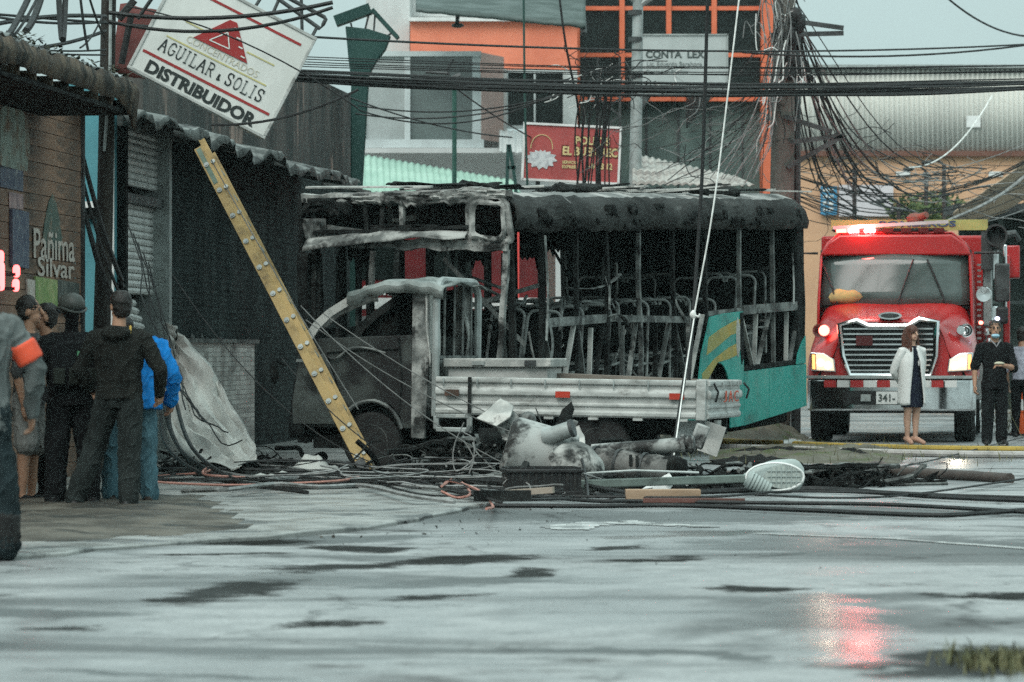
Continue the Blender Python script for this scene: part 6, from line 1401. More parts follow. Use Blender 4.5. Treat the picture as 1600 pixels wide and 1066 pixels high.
cable(spline([at(818,-20,57), at(820,150,57), at(824,290,57)],4), .018, M('green_cable', (.02,.06,.05), (.03,.07,.06), 5, .5), 'thin green cable hanging past the left edge of the chicken sign', 'hanging_cable')
cable(spline([at(872,-20,57), at(884,70,57), at(902,160,57.5), at(905,200,58)],5), .018, wireb, 'dark cable hanging from the canopy corner', 'hanging_cable')
# broken bundles hanging over the chicken sign
for i in range(12):
    px = 925+rw_.uniform(-18,28); cable(spline([at(px+rw_.gauss(8,6),125,58), at(px+rw_.gauss(0,5),200,58), at(px+rw_.gauss(-6,7),290,58)],5), rw_.choice((.012,.018,.03)), wireb, 'black cable hanging in the torn bundle over the chicken sign', 'hanging_cable', 'torn bundle over the sign')
def tangle(name, c, rx, rz, n_, r0, mats, label, seed, ry=.3, ln=6):
    r_ = random.Random(seed); mb = MB()
    for i in range(n_):
        p = V((r_.gauss(0,rx*.5), r_.gauss(0,ry*.5), r_.gauss(0,rz*.5))); pts = [p]; d = V((r_.gauss(0,1),r_.gauss(0,.5),r_.gauss(0,1))).normalized()
        for q in range(ln):
            d = (d+V((r_.gauss(0,.6),r_.gauss(0,.3),r_.gauss(0,.6)))).normalized(); pts.append(pts[-1]+V((d.x*rx*.4,d.y*ry*.3,d.z*rz*.4)))
        mb.tube(spline(pts,3), r0*r_.uniform(.6,1.4), 4, r_.randrange(len(mats)))
    return tag(mb.build(name, mats, fix=False, loc=c), label, 'cable tangle', kind='stuff')
tangle('cable_tangle', at(950,125,58),   .42, .22, 44, .007, [wireb,wireb,wireb,wirew], 'black knot of cut cables beside the steel pole', 1)
tangle('cable_tangle', at(1060,205,57), .75, .45, 30, .005, [wireg2,wireb,wireg2,wireg], 'loose grey cable tangle sagging before the office block', 2)
tangle('cable_tangle', at(1220,75,56.5), .20, .75, 50, .007, [wireg,wireb,wirew], 'cable knot wrapped around the concrete utility pole', 3)
tangle('cable_tangle', at(1300,255,62), .5, .6, 30, .006, [wireb,wireg2,wireb], 'dark cable tangle right of the concrete pole', 14)
tangle('cable_tangle', at(1480,285,68), .9, .35, 34, .006, [wireb,wireg,wireb], 'loose cable tangle above the fire truck at right', 15)
# pale cables fanning from the concrete pole
for i in range(20):
    a = at(1222+rw_.gauss(0,9), rw_.uniform(-10,120), 56.6); b = at(rw_.uniform(1000,1140), rw_.uniform(178,290), 57); mid = a.lerp(b,.5)+V((rw_.uniform(-.1,.5),0,-rw_.uniform(.1,.6)))
    cable(spline([a, mid, b],7), rw_.choice((.005,.006,.008)), rw_.choice((wireg,wireg2,wireb)), 'pale service cable fanning left from the concrete pole', 'service_cable', 'pale cables left of the concrete pole')
for i in range(12):
    a = at(1218+rw_.gauss(0,8), rw_.uniform(20,140), 56.4); b = at(rw_.uniform(1105,1190), rw_.uniform(268,294), 56.5)
    cable(spline([a, a.lerp(b,.55)+V((.12,0,-.1)), b],5), .007, rw_.choice((wireg,wireg2)), 'pale cable dropping steeply from the concrete pole to the bus roof', 'service_cable', 'steep pale cables below the concrete pole')
for i in range(24):
    a = at(1240+rw_.gauss(0,6), rw_.uniform(-10,110), 57); b = at(rw_.uniform(1330,1560), rw_.uniform(250,345), 66); mid = a.lerp(b,.55)+V((-.2,0,-rw_.uniform(.3,1.1)))
    cable(spline([a, mid, b],7), rw_.choice((.009,.013,.017)), rw_.choice((wireb,wireb,wireg)), 'cable slanting right from the concrete pole across the warehouse', 'service_cable', 'cables right of the concrete pole')
for i in range(16):
    y = rw_.uniform(262,340); cable(sag(at(1246,y+rw_.gauss(0,8),64), at(1660,y-rw_.uniform(10,90),70), .25+.5*rw_.random(), 16), rw_.choice((.008,.011)), rw_.choice((wireb,wireg)), 'sagging thin cable before the beige warehouse wall', 'service_cable', 'cables before the beige wall')
cable(sag(at(1420,262,66), at(1550,150,70), .35, 12), .014, wirew, 'white cable looping below the notice on the cladding', 'service_cable')
cable(spline([at(1480,345,62), at(1540,318,63), at(1590,285,64), at(1650,230,64)],6), .028, wireg, 'thick pale cable rising at the right edge above the fire truck', 'service_cable')
# small distant lamp posts above the fire truck
for i, (px, top) in enumerate(((1335,255),(1404,318),(1447,268),(1475,258))):
    D = 84; root = empty('distant_post', (wx(px,D),D,0), (0,0,0), ['thin lamp post nearest the white board on the beige wall','short dark post just above the fire truck roof','thin post with a hooped top above the fire truck','thin post right of the hooped one above the fire truck'][i], 'post', 'posts above the fire truck')
    h = hz(top, D); mb = MB(); mb.tube([(0,0,0),(0,0,h)], .05, 7); mb.build('shaft', M('post_brown%d' % i, (.07,.055,.05), (.05,.04,.04), 4, .6), root)
    mb = MB(); mb.tube([(0,0,h),(-.15,0,h+.12),(-.35,0,h+.08)], .03, 6); mb.tube([(-.25,0,h-.2),(.3,0,h-.15)], .025, 6); mb.ell((-.4,0,h+.05),(.13,.08,.06),8); mb.build('arm', dsteel, root)
# left side: cables over the kiosk roof
LP = [((60,-40,33),(2,70,31)),((75,-40,33),(18,60,31.5)),((66,-10,35),(40,48,34)),((92,-10,35),(97,62,34.5)),((103,-10,35),(99,62,34.5)),((125,-10,36),(138,80,36)),((135,-20,36),(165,60,37.5)),((160,25,37),(125,75,36))]
for i, (a, b) in enumerate(LP): cable(sag(at(*a), at(*b), .05, 8), [.03,.014,.035,.03,.03,.014,.012,.010][i], wireb, 'dark cable slanting down onto the kiosk roof at upper left', 'slack_cable', 'cables above the kiosk roof')
for i, (y0, y1, s_, r_) in enumerate(((20,34,.05,.014),(45,26,-.05,.022),(75,48,.08,.02),(66,78,.04,.010),(74,86,.02,.010))):
    cable(sag(at(-40,y0,34), at(165,y1,38), s_, 10), r_, wireb, 'near level cable between the kiosk roof and the timber pole', 'slack_cable', 'level cables left of the timber pole')
for i, (a, b, s_, r_) in enumerate((((170,20,36.5),(520,4,36.5),.10,.022),((170,34,36.5),(520,12,36.6),.16,.018),((200,10,36.6),(560,170,36.8),-.15,.008),((215,30,36.5),(250,-20,36.5),.0,.02),((560,140,37),(330,195,37),.1,.014),((205,25,37),(190,100,37),0,.035),((210,0,37),(185,30,37),0,.04))):
    cable(sag(at(*a), at(*b), s_, 12), r_, wireb, ['thick dark cable passing in front of the tilted sign','second dark cable just below the one crossing the tilted sign','thin wire crossing the lettering of the tilted sign diagonally','short cable at the top left of the tilted sign','dark cable from the sign foot to the scorched parapet','thick dark cable between timber pole and tilted sign','short thick cable end near the top of the timber pole'][i], 'slack_cable')
for i in range(6):
    a = at(128+rw_.gauss(0,3), 230+i*22, 38.6); b = at(185+rw_.gauss(0,10), 440+i*10, 38.3); cable(sag(a, b, .1, 8), .018, wireb, 'dark cable hanging beside the timber pole over the teal wall', 'slack_cable', 'cables hanging on the teal wall')
for i in range(5):
    a = at(200+i*8, 350+i*15, 40.5); b = at(290+i*22, 640+i*12, 38.5); cable(sag(a, b, .15+.12*i, 14, .15, i), .008, wireb, 'dark cable slanting from the shutter down over the tarpaulin', 'slack_cable', 'cables over the tarpaulin')
# stays slanting from the ladder to the wreckage
for i, (a, b, s_) in enumerate((((478,500,36.9),(880,700,34.6),.15),((470,478,37),(850,752,34.3),.2),((505,490,36.8),(985,735,34.8),.15),((330,250,38.5),(560,640,37.4),.05),((440,560,37.6),(800,770,34.5),.35),((270,430,39),(640,740,36.5),.4))):
    cable(sag(at(*a), at(*b), s_, 16), .006, [wireg2,wireb][i > 3], ['grey wire slanting past the truck door to the transformer','lower grey wire from the ladder to the black crate','grey wire running from the ladder towards the broken pole','thin wire along the upper ladder rail','dark wire sagging in front of the truck wheel','dark wire sagging from the tarpaulin to the ladder foot'][i], 'slack_cable')
# cables lying about the pavement and road
def gp2(px, py, z=.03): return gnd(px, py, z)
for i in range(15):
    x0 = rw_.uniform(225,420); y0 = rw_.uniform(715,770); x1 = rw_.uniform(600,1000); y1 = rw_.uniform(752,790)
    pts = [gp2(x0+(x1-x0)*t, y0+(y1-y0)*t+rw_.gauss(0,5)-8*math.sin(t*3.1), .05+.05*rw_.random()) for t in np.linspace(0,1,7)]
    cable(spline(pts,5), rw_.choice((.010,.014,.020)), rw_.choice((wireb,wireb,wireb,wireg)), 'cut cable lying across the pavement by the wreckage', 'ground_cable', 'cables strewn on the pavement')
for i in range(4):
    pts = [gp2(x, y, .05+.10*rw_.random()) for x, y in [((235,745),(320,738),(330,728),(322,742),(430,748)), ((690,760),(712,748),(735,770),(715,778),(690,768)), ((225,752),(290,756),(380,758),(520,752),(560,745)), ((690,765),(702,752),(745,765),(770,790),(760,795))][i]]
    cable(spline(pts,6), .012, copper, ['pink cable curled on the pavement behind the bystanders','pink cable loop on the ground left of the black plank','long pink cable along the pavement edge','second pink cable loop nearest the black plank'][i], 'ground_cable')
for i in range(4):
    pts = [at(*q) for q in [((255,560,41),(258,640,40),(280,700,38.5),(330,735,37),(420,752,36)), ((262,620,40),(270,680,39),(310,730,37.5),(420,770,34.5),(560,760,34.5)), ((268,600,40),(300,700,37.5),(380,755,35),(480,778,33.2)), ((250,640,40),(262,700,38.4),(330,746,36),(470,770,34))][i]]
    for p in pts: p.z = max(p.z, .04)
    cable(spline(pts,6), .022, wireb, 'thick black cable falling from the shop to the pavement behind the bystanders', 'ground_cable', 'black cables behind the bystanders')
for i, (pts, r_) in enumerate(((((640,757),(900,781),(1000,783),(1200,786),(1400,789),(1700,806)),.018), (((760,790),(930,791),(1060,790),(1250,797),(1450,805),(1530,802),(1700,790)),.020), (((930,775),(1240,765),(1340,768),(1480,777),(1700,786)),.022), (((950,772),(1250,762),(1400,770),(1560,777),(1700,779)),.016), (((1180,773),(1300,778),(1420,773),(1600,748),(1720,728)),.010), (((1390,733),(1470,716),(1600,683),(1700,660)),.009), (((900,776),(1100,777),(1240,768),(1500,774),(1690,780)),.012))):
    cable(spline([gp2(x,y,.03+.004*i) for x, y in pts],6), r_, copper if i == 0 and 0 else wireb, ['nearest long cable lying straight across the road','wavy black cable lying nearest the road arrow','black cable pair on the road just right of the lamp head','thin cable on the road beyond the wavy one','thin wire slanting up the road towards the right edge','fine wire crossing the road below the man in the polo shirt','thin cable passing under the lamp head'][i], 'ground_cable')
for i in range(3):
    D = 34.6; c = [(725,660),(718,640),(735,690)][i]; pts = [at(c[0]+dx, c[1]+dy, D) for dx, dy in [((0,0),(-16,40),(-14,75),(4,68),(20,50)),((5,35),(22,48),(20,85),(2,95)),((-10,0),(0,15),(5,30),(-2,50))][i]]
    cable(spline(pts,5), .006, wireg, ['pale wire hooked below the folded metal sheet','pale wire loop left of the transformer','short pale wire end above the pavement cables'][i], 'loose_wire')
cable(spline([at(822,725,33.4), at(800,770,33.0), at(788,788,32.4)],4), .04, soot, 'bent charred bar leaning on the black crate', 'bar')
cable(spline([at(905,700,34), at(916,750,33.2), at(920,790,32.0)],5), .014, wireb, 'black wire bowing down from the transformer to the road', 'loose_wire')
tangle('cable_tangle', at(600,750,35.5)+V((0,0,.05)), .9, .10, 34, .007, [wireb,wireb,wireg], 'thin wires strewn below the ladder foot', 8, 1.2)
tangle('cable_tangle', at(860,775,33)+V((0,0,.05)), .6, .12, 26, .006, [wireb,wireg,wireb], 'thin wires strewn around the black crate', 9, .6)
# grass tuft at the lower right corner
def tuft(cx, cy, rx, ry, n_, h, label, seed):
    r_ = random.Random(seed); mb = MB()
    for i in range(n_):
        x = cx+r_.gauss(0,rx*.5); y = cy+r_.gauss(0,ry*.5); hh = h*r_.uniform(.4,1); a = r_.uniform(0,6.28); b = r_.uniform(.2,1.3)*hh; w_ = .005
        d = V((math.cos(a),math.sin(a),0)); p = V((-math.sin(a),math.cos(a),0))*w_; c = V((x,y,0))
        mb.add([c-p, c+p, c+d*b*.4+V((0,0,hh*.6))+p*.7, c+d*b*.4+V((0,0,hh*.6))-p*.7, c+d*b+V((0,0,hh))], [(0,1,2,3),(3,2,4)])
    return tag(mb.build('grass_tuft', M('grass%d' % seed, (.13,.12,.06), (.08,.085,.04), 4, .7), fix=False), label, 'grass', kind='stuff')
g = gnd(1570, 1040); tuft(g.x, g.y, .22, .5, 420, .085, 'dry grass tuft at the lower right edge of the road', 1)
g = gnd(1600, 690); tuft(g.x+1.35, g.y+5, .8, 2.2, 2000, .75, 'tall grass behind the bystander at the right edge', 2)
tuft(3.9, 46.5, 2.2, 4, 500, .16, 'sparse grass on the verge below the bus skirt', 3)
# traffic cone at the right edge
root = empty('traffic_cone', (wx(1600,58),58,0), (0,0,0), 'orange traffic cone at the right edge behind the bystanders', 'cone'); co = M('cone_orange', (.75,.12,.03), (.65,.10,.025), 3, .6)
mb = MB(); mb.lathe([(.20,.03),(.06,.95),(.05,1.0),(.0,1.0)], 18); mb.build('cone', co, root); mb = MB(); mb.box((-.24,-.24,0),(.24,.24,.035)); mb.build('base', rubber, root); mb = MB(); mb.lathe([(.148,.40),(.122,.57)], 18); mb.build('band', white, root)

# ================================================================== people: one continuous body each
def smc(v): return V(v)
def make_person(name, label, loc, yaw, mats, P, H=1.75, vox=.010, folds=.012, seed=0, group=None, cat='person'):
    """mats: skin, hair, top, legs, shoe (+ extra keys); P: pose dictionary; local frame faces -y."""
    keys = list(mats.keys()); prims = []
    def add(mb, k_): prims.append((mb, k_))
    s = H/1.75; fat = P.get('fat', 1.); tx = P.get('lean', (0,0)); bulk = P.get('bulk', 1.)
    hipz = P.get('hipz', .92)
    def lean(z): t = max(0, z-hipz); return V((tx[0]*t, tx[1]*t, 0))
    T_ = 'top'
    # torso
    rings_ = [(hipz-.08,.150,.112),(hipz,.168,.125),(hipz+.09,.163,.118),(hipz+.20,.160,.115),(hipz+.33,.178,.124),(hipz+.44,.190,.120),(hipz+.50,.168,.100),(hipz+.545,.10,.075)]
    waist = P.get('waist', hipz+.04)
    up, dn = [], []
    for z, rx, ry in rings_:
        l = lean(z); b = bulk if z > waist else 1.; (up if z >= waist else dn).append((l.x, l.y, z, rx*fat*b, ry*fat*b))
    hem = P.get('hem', waist-.02); l = lean(hem)
    mb = MB(); mb.rings([(l.x, l.y, hem, .172*fat*bulk, .130*fat*bulk)]+up, 18); add(mb, T_)
    mb = MB(); mb.rings([(0,0,hipz-.09,.15*fat,.115*fat)]+dn+[(0,0,waist+.01,.155*fat,.112*fat)], 18); add(mb, P.get('seatmat', 'legs'))
    # legs
    lr = P.get('legr', (.098,.075,.062)); hemz = P.get('hemz', .07)
    for sd in ('l','r'):
        sg = 1 if sd == 'l' else -1; kn = V(P.get('k'+sd, (sg*.10,-.01,.49))); an = V(P.get('a'+sd, (sg*.105,.02,.085))); hp = V((sg*.088,0,hipz-.03))
        mk = P.get('legmat_lower', 'legs')
        mb = MB(); mb.tube([hp, hp.lerp(kn,.5), kn], [lr[0],lr[0]*.88,lr[1]], 12, rnd=True); add(mb, P.get('thighmat','legs'))
        if mk == 'skin': mb = MB(); mb.tube([kn, kn.lerp(an,.3)+V((0,.015,0)), kn.lerp(an,.7), an], [.056,.056,.042,.034], 12, rnd=True); add(mb, 'skin')
        else: mb = MB(); mb.tube([kn, kn.lerp(an,.5), an], [lr[1],(lr[1]+lr[2])/2,lr[2]], 12, rnd=True); add(mb, mk)
        fd = V(P.get('f'+sd, (sg*.25,-1,0))).normalized(); hz_ = P.get('heel', 0.)
        mb = MB(); b = V((an.x, an.y, 0)); pts = [b-fd*.055+V((0,0,.045+hz_)), b+fd*.05+V((0,0,.048+hz_*.6)), b+fd*.15+V((0,0,.036))]
        mb.tube(pts, [.040,.044,.034], 10, rnd=True); add(mb, 'shoe')
        if hz_: mb = MB(); mb.tube([b-fd*.06+V((0,0,.05+hz_)), b-fd*.055], [.02,.009], 8); add(mb, 'shoe')
        else: mb = MB(); mb.tube([b-fd*.06+V((0,0,.014)), b+fd*.165+V((0,0,.014))], [.04,.036], 8, flat=.35); add(mb, 'sole' if 'sole' in mats else 'shoe')
    # neck, head
    hd = V(P.get('head', (0,-.02,hipz+.72)))+lean(hipz+.5); nk = lean(hipz+.53)+V((0,.01,hipz+.53)); ty = P.get('turn', 0.); tl = P.get('nod', 0.)
    hm = Matrix.Translation(hd) @ Matrix.Rotation(ty,4,'Z') @ Matrix.Rotation(tl,4,'X')
    fk = P.get('facemat','skin')
    mb = MB(); mb.tube([nk, nk.lerp(hd,.6)], [.062,.055], 12, rnd=True); add(mb, P.get('neckmat','skin'))
    mb = MB(); mb.ell((0,.012,.03),(.073,.092,.095),14,0,hm); mb.ell((0,-.022,-.045),(.055,.062,.062),12,0,hm); mb.ell((0,-.062,-.075),(.026,.022,.022),8,0,hm); add(mb, fk)
    mb = MB(); mb.tube([hm @ V((0,-.084,.03)), hm @ V((0,-.104,-.012))], [.010,.017], 8, rnd=True); add(mb, fk)
    for sg in (-1,1):
        mb = MB(); mb.ell((sg*.076,.012,.0),(.012,.022,.032),8,0,hm); add(mb, 'skin')
        mb = MB(); mb.ell((sg*.031,-.077,.022),(.010,.010,.005),8,0,hm); add(mb, 'eye')
        mb = MB(); mb.tube([hm @ V((sg*.015,-.083,.042)), hm @ V((sg*.05,-.073,.044))], .004, 6); add(mb, 'hair')
    if fk == 'skin': mb = MB(); mb.tube([hm @ V((-.024,-.081,-.046)), hm @ V((.024,-.081,-.046))], .007, 6); add(mb, 'lip')
    if P.get('hair', True):
        mb = MB(); mb.ell((0,.030,.058),(.088,.100,.088),18,0,hm); add(mb, 'hair'); mb = MB(); mb.ell((0,.05,-.005),(.081,.07,.085),14,0,hm); add(mb, 'hair')
    # arms and hands
    ar = P.get('armr', (.066,.052,.042)); ar = tuple(a*bulk**.7 for a in ar); slv = P.get('sleeve', 'long')
    for sd in ('l','r'):
        if P.get('no'+sd): continue
        sg = 1 if sd == 'l' else -1; sh = lean(hipz+.47)+V((sg*.185*fat*bulk**.5,0,hipz+.475)); el = V(P.get('e'+sd, (sg*.24,.03,hipz+.19))); wr = V(P.get('w'+sd, (sg*.23,-.05,hipz-.06)))
        mb = MB(); mb.tube([sh-V((sg*.05,0,-.005)), sh, sh.lerp(el,.5), el], [ar[0]*.95,ar[0],ar[0]*.9,ar[1]], 12, rnd=True); add(mb, T_)
        if slv == 'short': mb = MB(); mb.tube([el.lerp(sh,.25), el, el.lerp(wr,.3), wr], [.043,.041,.041,.028], 10, rnd=True); add(mb, 'skin')
        else: mb = MB(); mb.tube([el, el.lerp(wr,.45), wr], [ar[1],ar[1]*.95,ar[2]], 12, rnd=True); add(mb, T_)
        hk = P.get('handmat','skin'); fw = V(P.get('h'+sd, (wr-el)[:])).normalized(); nrm = V(P.get('n'+sd, (sg,0,0))); nrm = (nrm-fw*nrm.dot(fw)).normalized(); sdv = fw.cross(nrm); curl = P.get('curl', .5)
        mb = MB(); mb.tube([wr, wr+fw*.04, wr+fw*.085], [.027,.040,.038], 12, flat=.55, rnd=True)
        add(mb, hk)
        for i, ln in enumerate((.070,.080,.074,.058)):
            b = wr+fw*.085+sdv*(-.028+.0187*i); d1 = (fw-nrm*curl*.55).normalized(); d2 = (fw*.6-nrm*curl*1.6).normalized(); mb = MB(); mb.tube([b-fw*.02, b+d1*ln*.5, b+d1*ln*.5+d2*ln*.5], [.0105,.0098,.0088], 8, rnd=True); add(mb, hk)
        b = wr+fw*.025-sdv*.034; d1 = (fw*.75-sdv*.65-nrm*.25).normalized(); mb = MB(); mb.tube([b+sdv*.01, b+d1*.04, b+d1*.055+fw*.028], [.0125,.0115,.0095], 8, rnd=True); add(mb, hk)
    for mb, k_ in P.get('extra', []): add(mb, k_)
    big = MB(); lab = []; pts = []
    for mb, k_ in prims:
        big.add(mb.v, mb.f)
        li_ = keys.index(k_) if k_ in keys else 0
        for f in mb.f:
            if len(f) != 4: continue
            a, b, c, d = (V(mb.v[i]) for i in f); n1 = max(1, int(max((b-a).length, (c-d).length)/.013)); n2 = max(1, int(max((d-a).length, (c-b).length)/.013))
            for i in range(n1):
                for j in range(n2):
                    u = (i+.5)/n1; w_ = (j+.5)/n2; pts.append((a.lerp(b,u)).lerp(d.lerp(c,u),w_)); lab.append(li_)
        for v in mb.v: pts.append(V(v)); lab.append(li_)
    me = big.mesh('tmp', [], fix=True); o = bpy.data.objects.new(name, me); col.objects.link(o)
    rm = o.modifiers.new('r','REMESH'); rm.mode = 'VOXEL'; rm.voxel_size = vox*.85
    sm_ = o.modifiers.new('s','SMOOTH'); sm_.factor = .5; sm_.iterations = 4
    bpy.context.view_layer.update()
    m2 = bpy.data.meshes.new_from_object(o.evaluated_get(bpy.context.evaluated_depsgraph_get())); o.modifiers.clear(); o.data = m2; bpy.data.meshes.remove(me)
    kd = kdtree.KDTree(len(pts))
    for i, p in enumerate(pts): kd.insert(p, i)
    kd.balance()
    m2.materials.clear()
    for k_ in keys: m2.materials.append(mats[k_])
    cloth_ = {i for i, k_ in enumerate(keys) if k_ in ('top','legs','coat','skirt')}
    vl = [lab[kd.find(v.co)[1]] for v in m2.vertices]
    nrm = [v.normal.copy() for v in m2.vertices]
    for v in m2.vertices:
        if vl[v.index] in cloth_:
            p = v.co; a = .7*nz(p.x*1.8+p.z*.5,p.y*1.8,p.z*.8-p.x*.6,4.5,seed); rg_ = 1-abs(nz(p.x*1.7+p.z*.9,p.y*1.7,p.z*.8-p.x*.9,7,seed+4))*2.2; v.co = p+nrm[v.index]*(folds*(a+.75*max(-.3,rg_)**3))
        elif keys[vl[v.index]] == 'hair': p = v.co; v.co = p+nrm[v.index]*(.007*nz(p.x,p.y,p.z,30,seed)+.009*nz(p.x,p.y,p.z,14,seed+1))
    mi = [lab[kd.find(p.center)[1]] for p in m2.polygons]
    m2.polygons.foreach_set('material_index', mi); m2.polygons.foreach_set('use_smooth', [True]*len(mi)); m2.update()
    root = empty(name, loc, (0,0,yaw), label, cat, group); o.name = 'body'; m2.name = 'body'; o.parent = root
    root.scale = (s,s,s); root['hm'] = 0; del root['hm']
    return root, hm
skA = M('skin_tan', (.36,.20,.13), (.31,.17,.11), 8, .5); skB = M('skin_light', (.46,.28,.20), (.41,.25,.18), 8, .5); lipm = M('lip', (.26,.10,.08), (.24,.09,.075), 8, .5); eyem = M('eye', (.02,.017,.015), (.03,.025,.02), 8, .3)
hairk = M('hair_black', (.010,.009,.008), (.02,.017,.015), 20, .5); hairb = M('hair_brown', (.055,.022,.014), (.09,.032,.02), 18, .45)
def fab(n_, c, f=.6, **kw): return M(n_, c, tuple(x*f for x in c), 5, .9, bump=.35, bscale=30, spec=.15, c3=tuple(min(1,x*1.2) for x in c), s3=9, t3=(.58,.8), stretch=(1.4,1.4,.8), **kw)
kb = fab('cloth_black', (.011,.012,.013)); knavy = fab('cloth_navy', (.016,.02,.034)); kdg = fab('cloth_dark_green', (.022,.026,.022)); kgrey = fab('cloth_grey', (.12,.125,.125)); kshort = fab('cloth_shorts', (.20,.20,.19))
kblue = fab('cloth_blue', (.010,.17,.48)); kjean = fab('cloth_jeans', (.07,.14,.17)); kcoat = fab('cloth_white', (.66,.66,.64), .9); kmask = M('face_mask_blue', (.30,.48,.58), (.26,.43,.52), 8, .7); shw = M('shoe_white', (.5,.5,.48), (.42,.42,.4), 8, .6); shb = M('shoe_black', (.012,.012,.012), (.02,.02,.02), 8, .5)
def feet(px, D): return V((wx(px, D), D, 0))
base = dict(skin=skA, hair=hairk, top=kb, legs=kb, shoe=shb, eye=eyem, lip=lipm)
# woman in the white coat, hands behind her back
Dw = 52.0
sk = MB(); sk.rings([(0,0,.56,.17,.125),(0,0,.70,.178,.135),(0,0,.86,.178,.135),(0,0,.98,.155,.118)], 18)
wroot, hmw = make_person('person', 'woman in a white coat and dark dress standing before the fire truck', feet(1425, Dw), R(24), dict(base, skin=skB, hair=hairb, top=knavy, legs=skB, skirt=knavy, shoe=M('heel_nude', (.42,.24,.17), (.36,.2,.14), 6, .4)),
  dict(fat=.86, legmat_lower='skin', thighmat='skin', legr=(.088,.060,.04), heel=.05, kl=(.075,0,.50), kr=(-.075,-.01,.50), al=(.055,.0,.10), ar=(-.07,.02,.10), fl=(.5,-1,0), fr=(-.1,-1,0), el=(.23,.12,1.10), wl=(.08,.17,.93), er=(-.25,.10,1.09), wr=(-.06,.18,.91), seatmat='skirt', waist=.97, hem=.95, turn=R(10), extra=[(sk,'skirt')], armr=(.05,.042,.034)), 1.66, .0085, .006, 1)
def coat(root_, n_=26, gap=.55, top=1.44, bot=.60, fat=.86, mat=kcoat):
    P = []; zs = np.linspace(top, bot, 22)
    for z in zs:
        t = (top-z)/(top-bot); rx = (.155+.05*min(1,t*4)+.03*t)*fat*1.07; ry = (.085+.065*min(1,t*4)+.03*t)*fat*1.12; row = []
        for j in range(n_+1):
            g_ = gap*(.35+.65*min(1,t*1.2)); a = -math.pi/2+g_+(2*math.pi-2*g_)*j/n_; k_ = 1+.035*math.sin(a*7+t*2)*t+.02*nz(a*3,t*4,0)
            row.append((rx*k_*math.cos(a), ry*k_*math.sin(a)+.005, z+.01*math.sin(a*3)*t))
        P.append(row)
    mb = MB(); mb.grid(P); o = mb.build('coat', mat, root_, solid=.012, ang=70); return o
ct = coat(wroot)
for sg, e, w_ in ((1,(.235,.12,1.10),(.09,.175,.94)), (-1,(-.255,.10,1.09),(-.07,.185,.92))):
    mb = MB(); sh = V((sg*.165,.0,1.40)); e = V(e); w_ = V(w_); mb.tube([sh-V((sg*.06,0,-.015)), sh, sh.lerp(e,.5), e.lerp(sh,.1), e, e.lerp(w_,.5), w_], [.055,.066,.064,.060,.058,.055,.050], 12, rnd=True); crumple(mb.build('sleeve', kcoat, ct), .012, 9, sg)
mb = MB()
for sg in (-1,1): mb.grid([[(sg*(.045+.05*u), -.055-.05*t-.012*u, 1.47-.30*t) for u in (0,.5,1)] for t in np.linspace(0,1,6)])
mb.build('lapel', kcoat, ct, solid=.01)
# long hair
mb = MB(); mb.ell((0,.018,.045),(.088,.105,.095),16,0,hmw); mb.ell((0,.07,-.10),(.09,.055,.17),14,0,hmw)
for sg in (-1,1):
    for q in range(5):
        x = sg*(.055+.012*q); mb.tube([hmw @ V((x*.9,-.02+.022*q,.06)), hmw @ V((x*1.25,-.02+.02*q,-.06)), hmw @ V((x*1.35,-.04+.022*q,-.20)), hmw @ V((x*1.2,-.06+.025*q,-.36+.03*q))], [.022,.026,.027,.010], 8, rnd=True)
hr = mb.build('hair', hairb, wroot); crumple(hr, .010, 18, 3)
# man in a dark polo shirt with a lowered mask
Dm = 51.6
mroot, hmm = make_person('person', 'man in a black polo shirt with a lowered blue face mask', feet(1554, Dm), R(6), dict(base, top=kb, legs=kb, mask=kmask, sole=shw), dict(fat=1.06, sleeve='short', hem=.80, waist=.90, legr=(.108,.088,.078), er=(-.28,.02,1.12), wr=(-.30,-.06,.86), el=(.27,-.02,1.10), wl=(.06,-.26,1.14), hl=(-1,-.1,.05), nl=(0,0,1), turn=R(-4), curl=.8, armr=(.078,.07,.05)), 1.72, .0085, .008, 2)
mb = MB(); mb.ell((0,-.05,-.085),(.062,.06,.034),12,0,hmm); mb.build('face_mask', kmask, mroot)
mb = MB(); mb.tube([(-.075,-.07,1.50),(-.03,-.105,1.45),(0,-.115,1.40),(.03,-.105,1.45),(.075,-.07,1.50)], .010, 6); mb.tube([(.075*math.cos(t),.02+.08*math.sin(t),1.475) for t in np.linspace(-.6,3.74,14)], .012, 6); mb.build('collar', M('collar_grey', (.25,.25,.26), (.2,.2,.21), 8, .7), mroot)
mb = MB(); mb.ell((.0,-.29,1.17),(.075,.035,.022),10); crumple(mb.build('held_paper', M('paper_pale', (.5,.48,.36), (.42,.4,.3), 8, .7), mroot), .006, 20)
# bystander half out of the frame at the right
make_person('person', 'dark haired bystander in a pale top cut by the right edge', feet(1597, 56.5), R(160), dict(base, top=fab('cloth_lilac', (.46,.48,.56)), legs=kb), dict(sleeve='short', fat=.95, el=(.26,.0,1.1), wl=(.25,-.08,.86)), 1.66, .011, .008, 3)
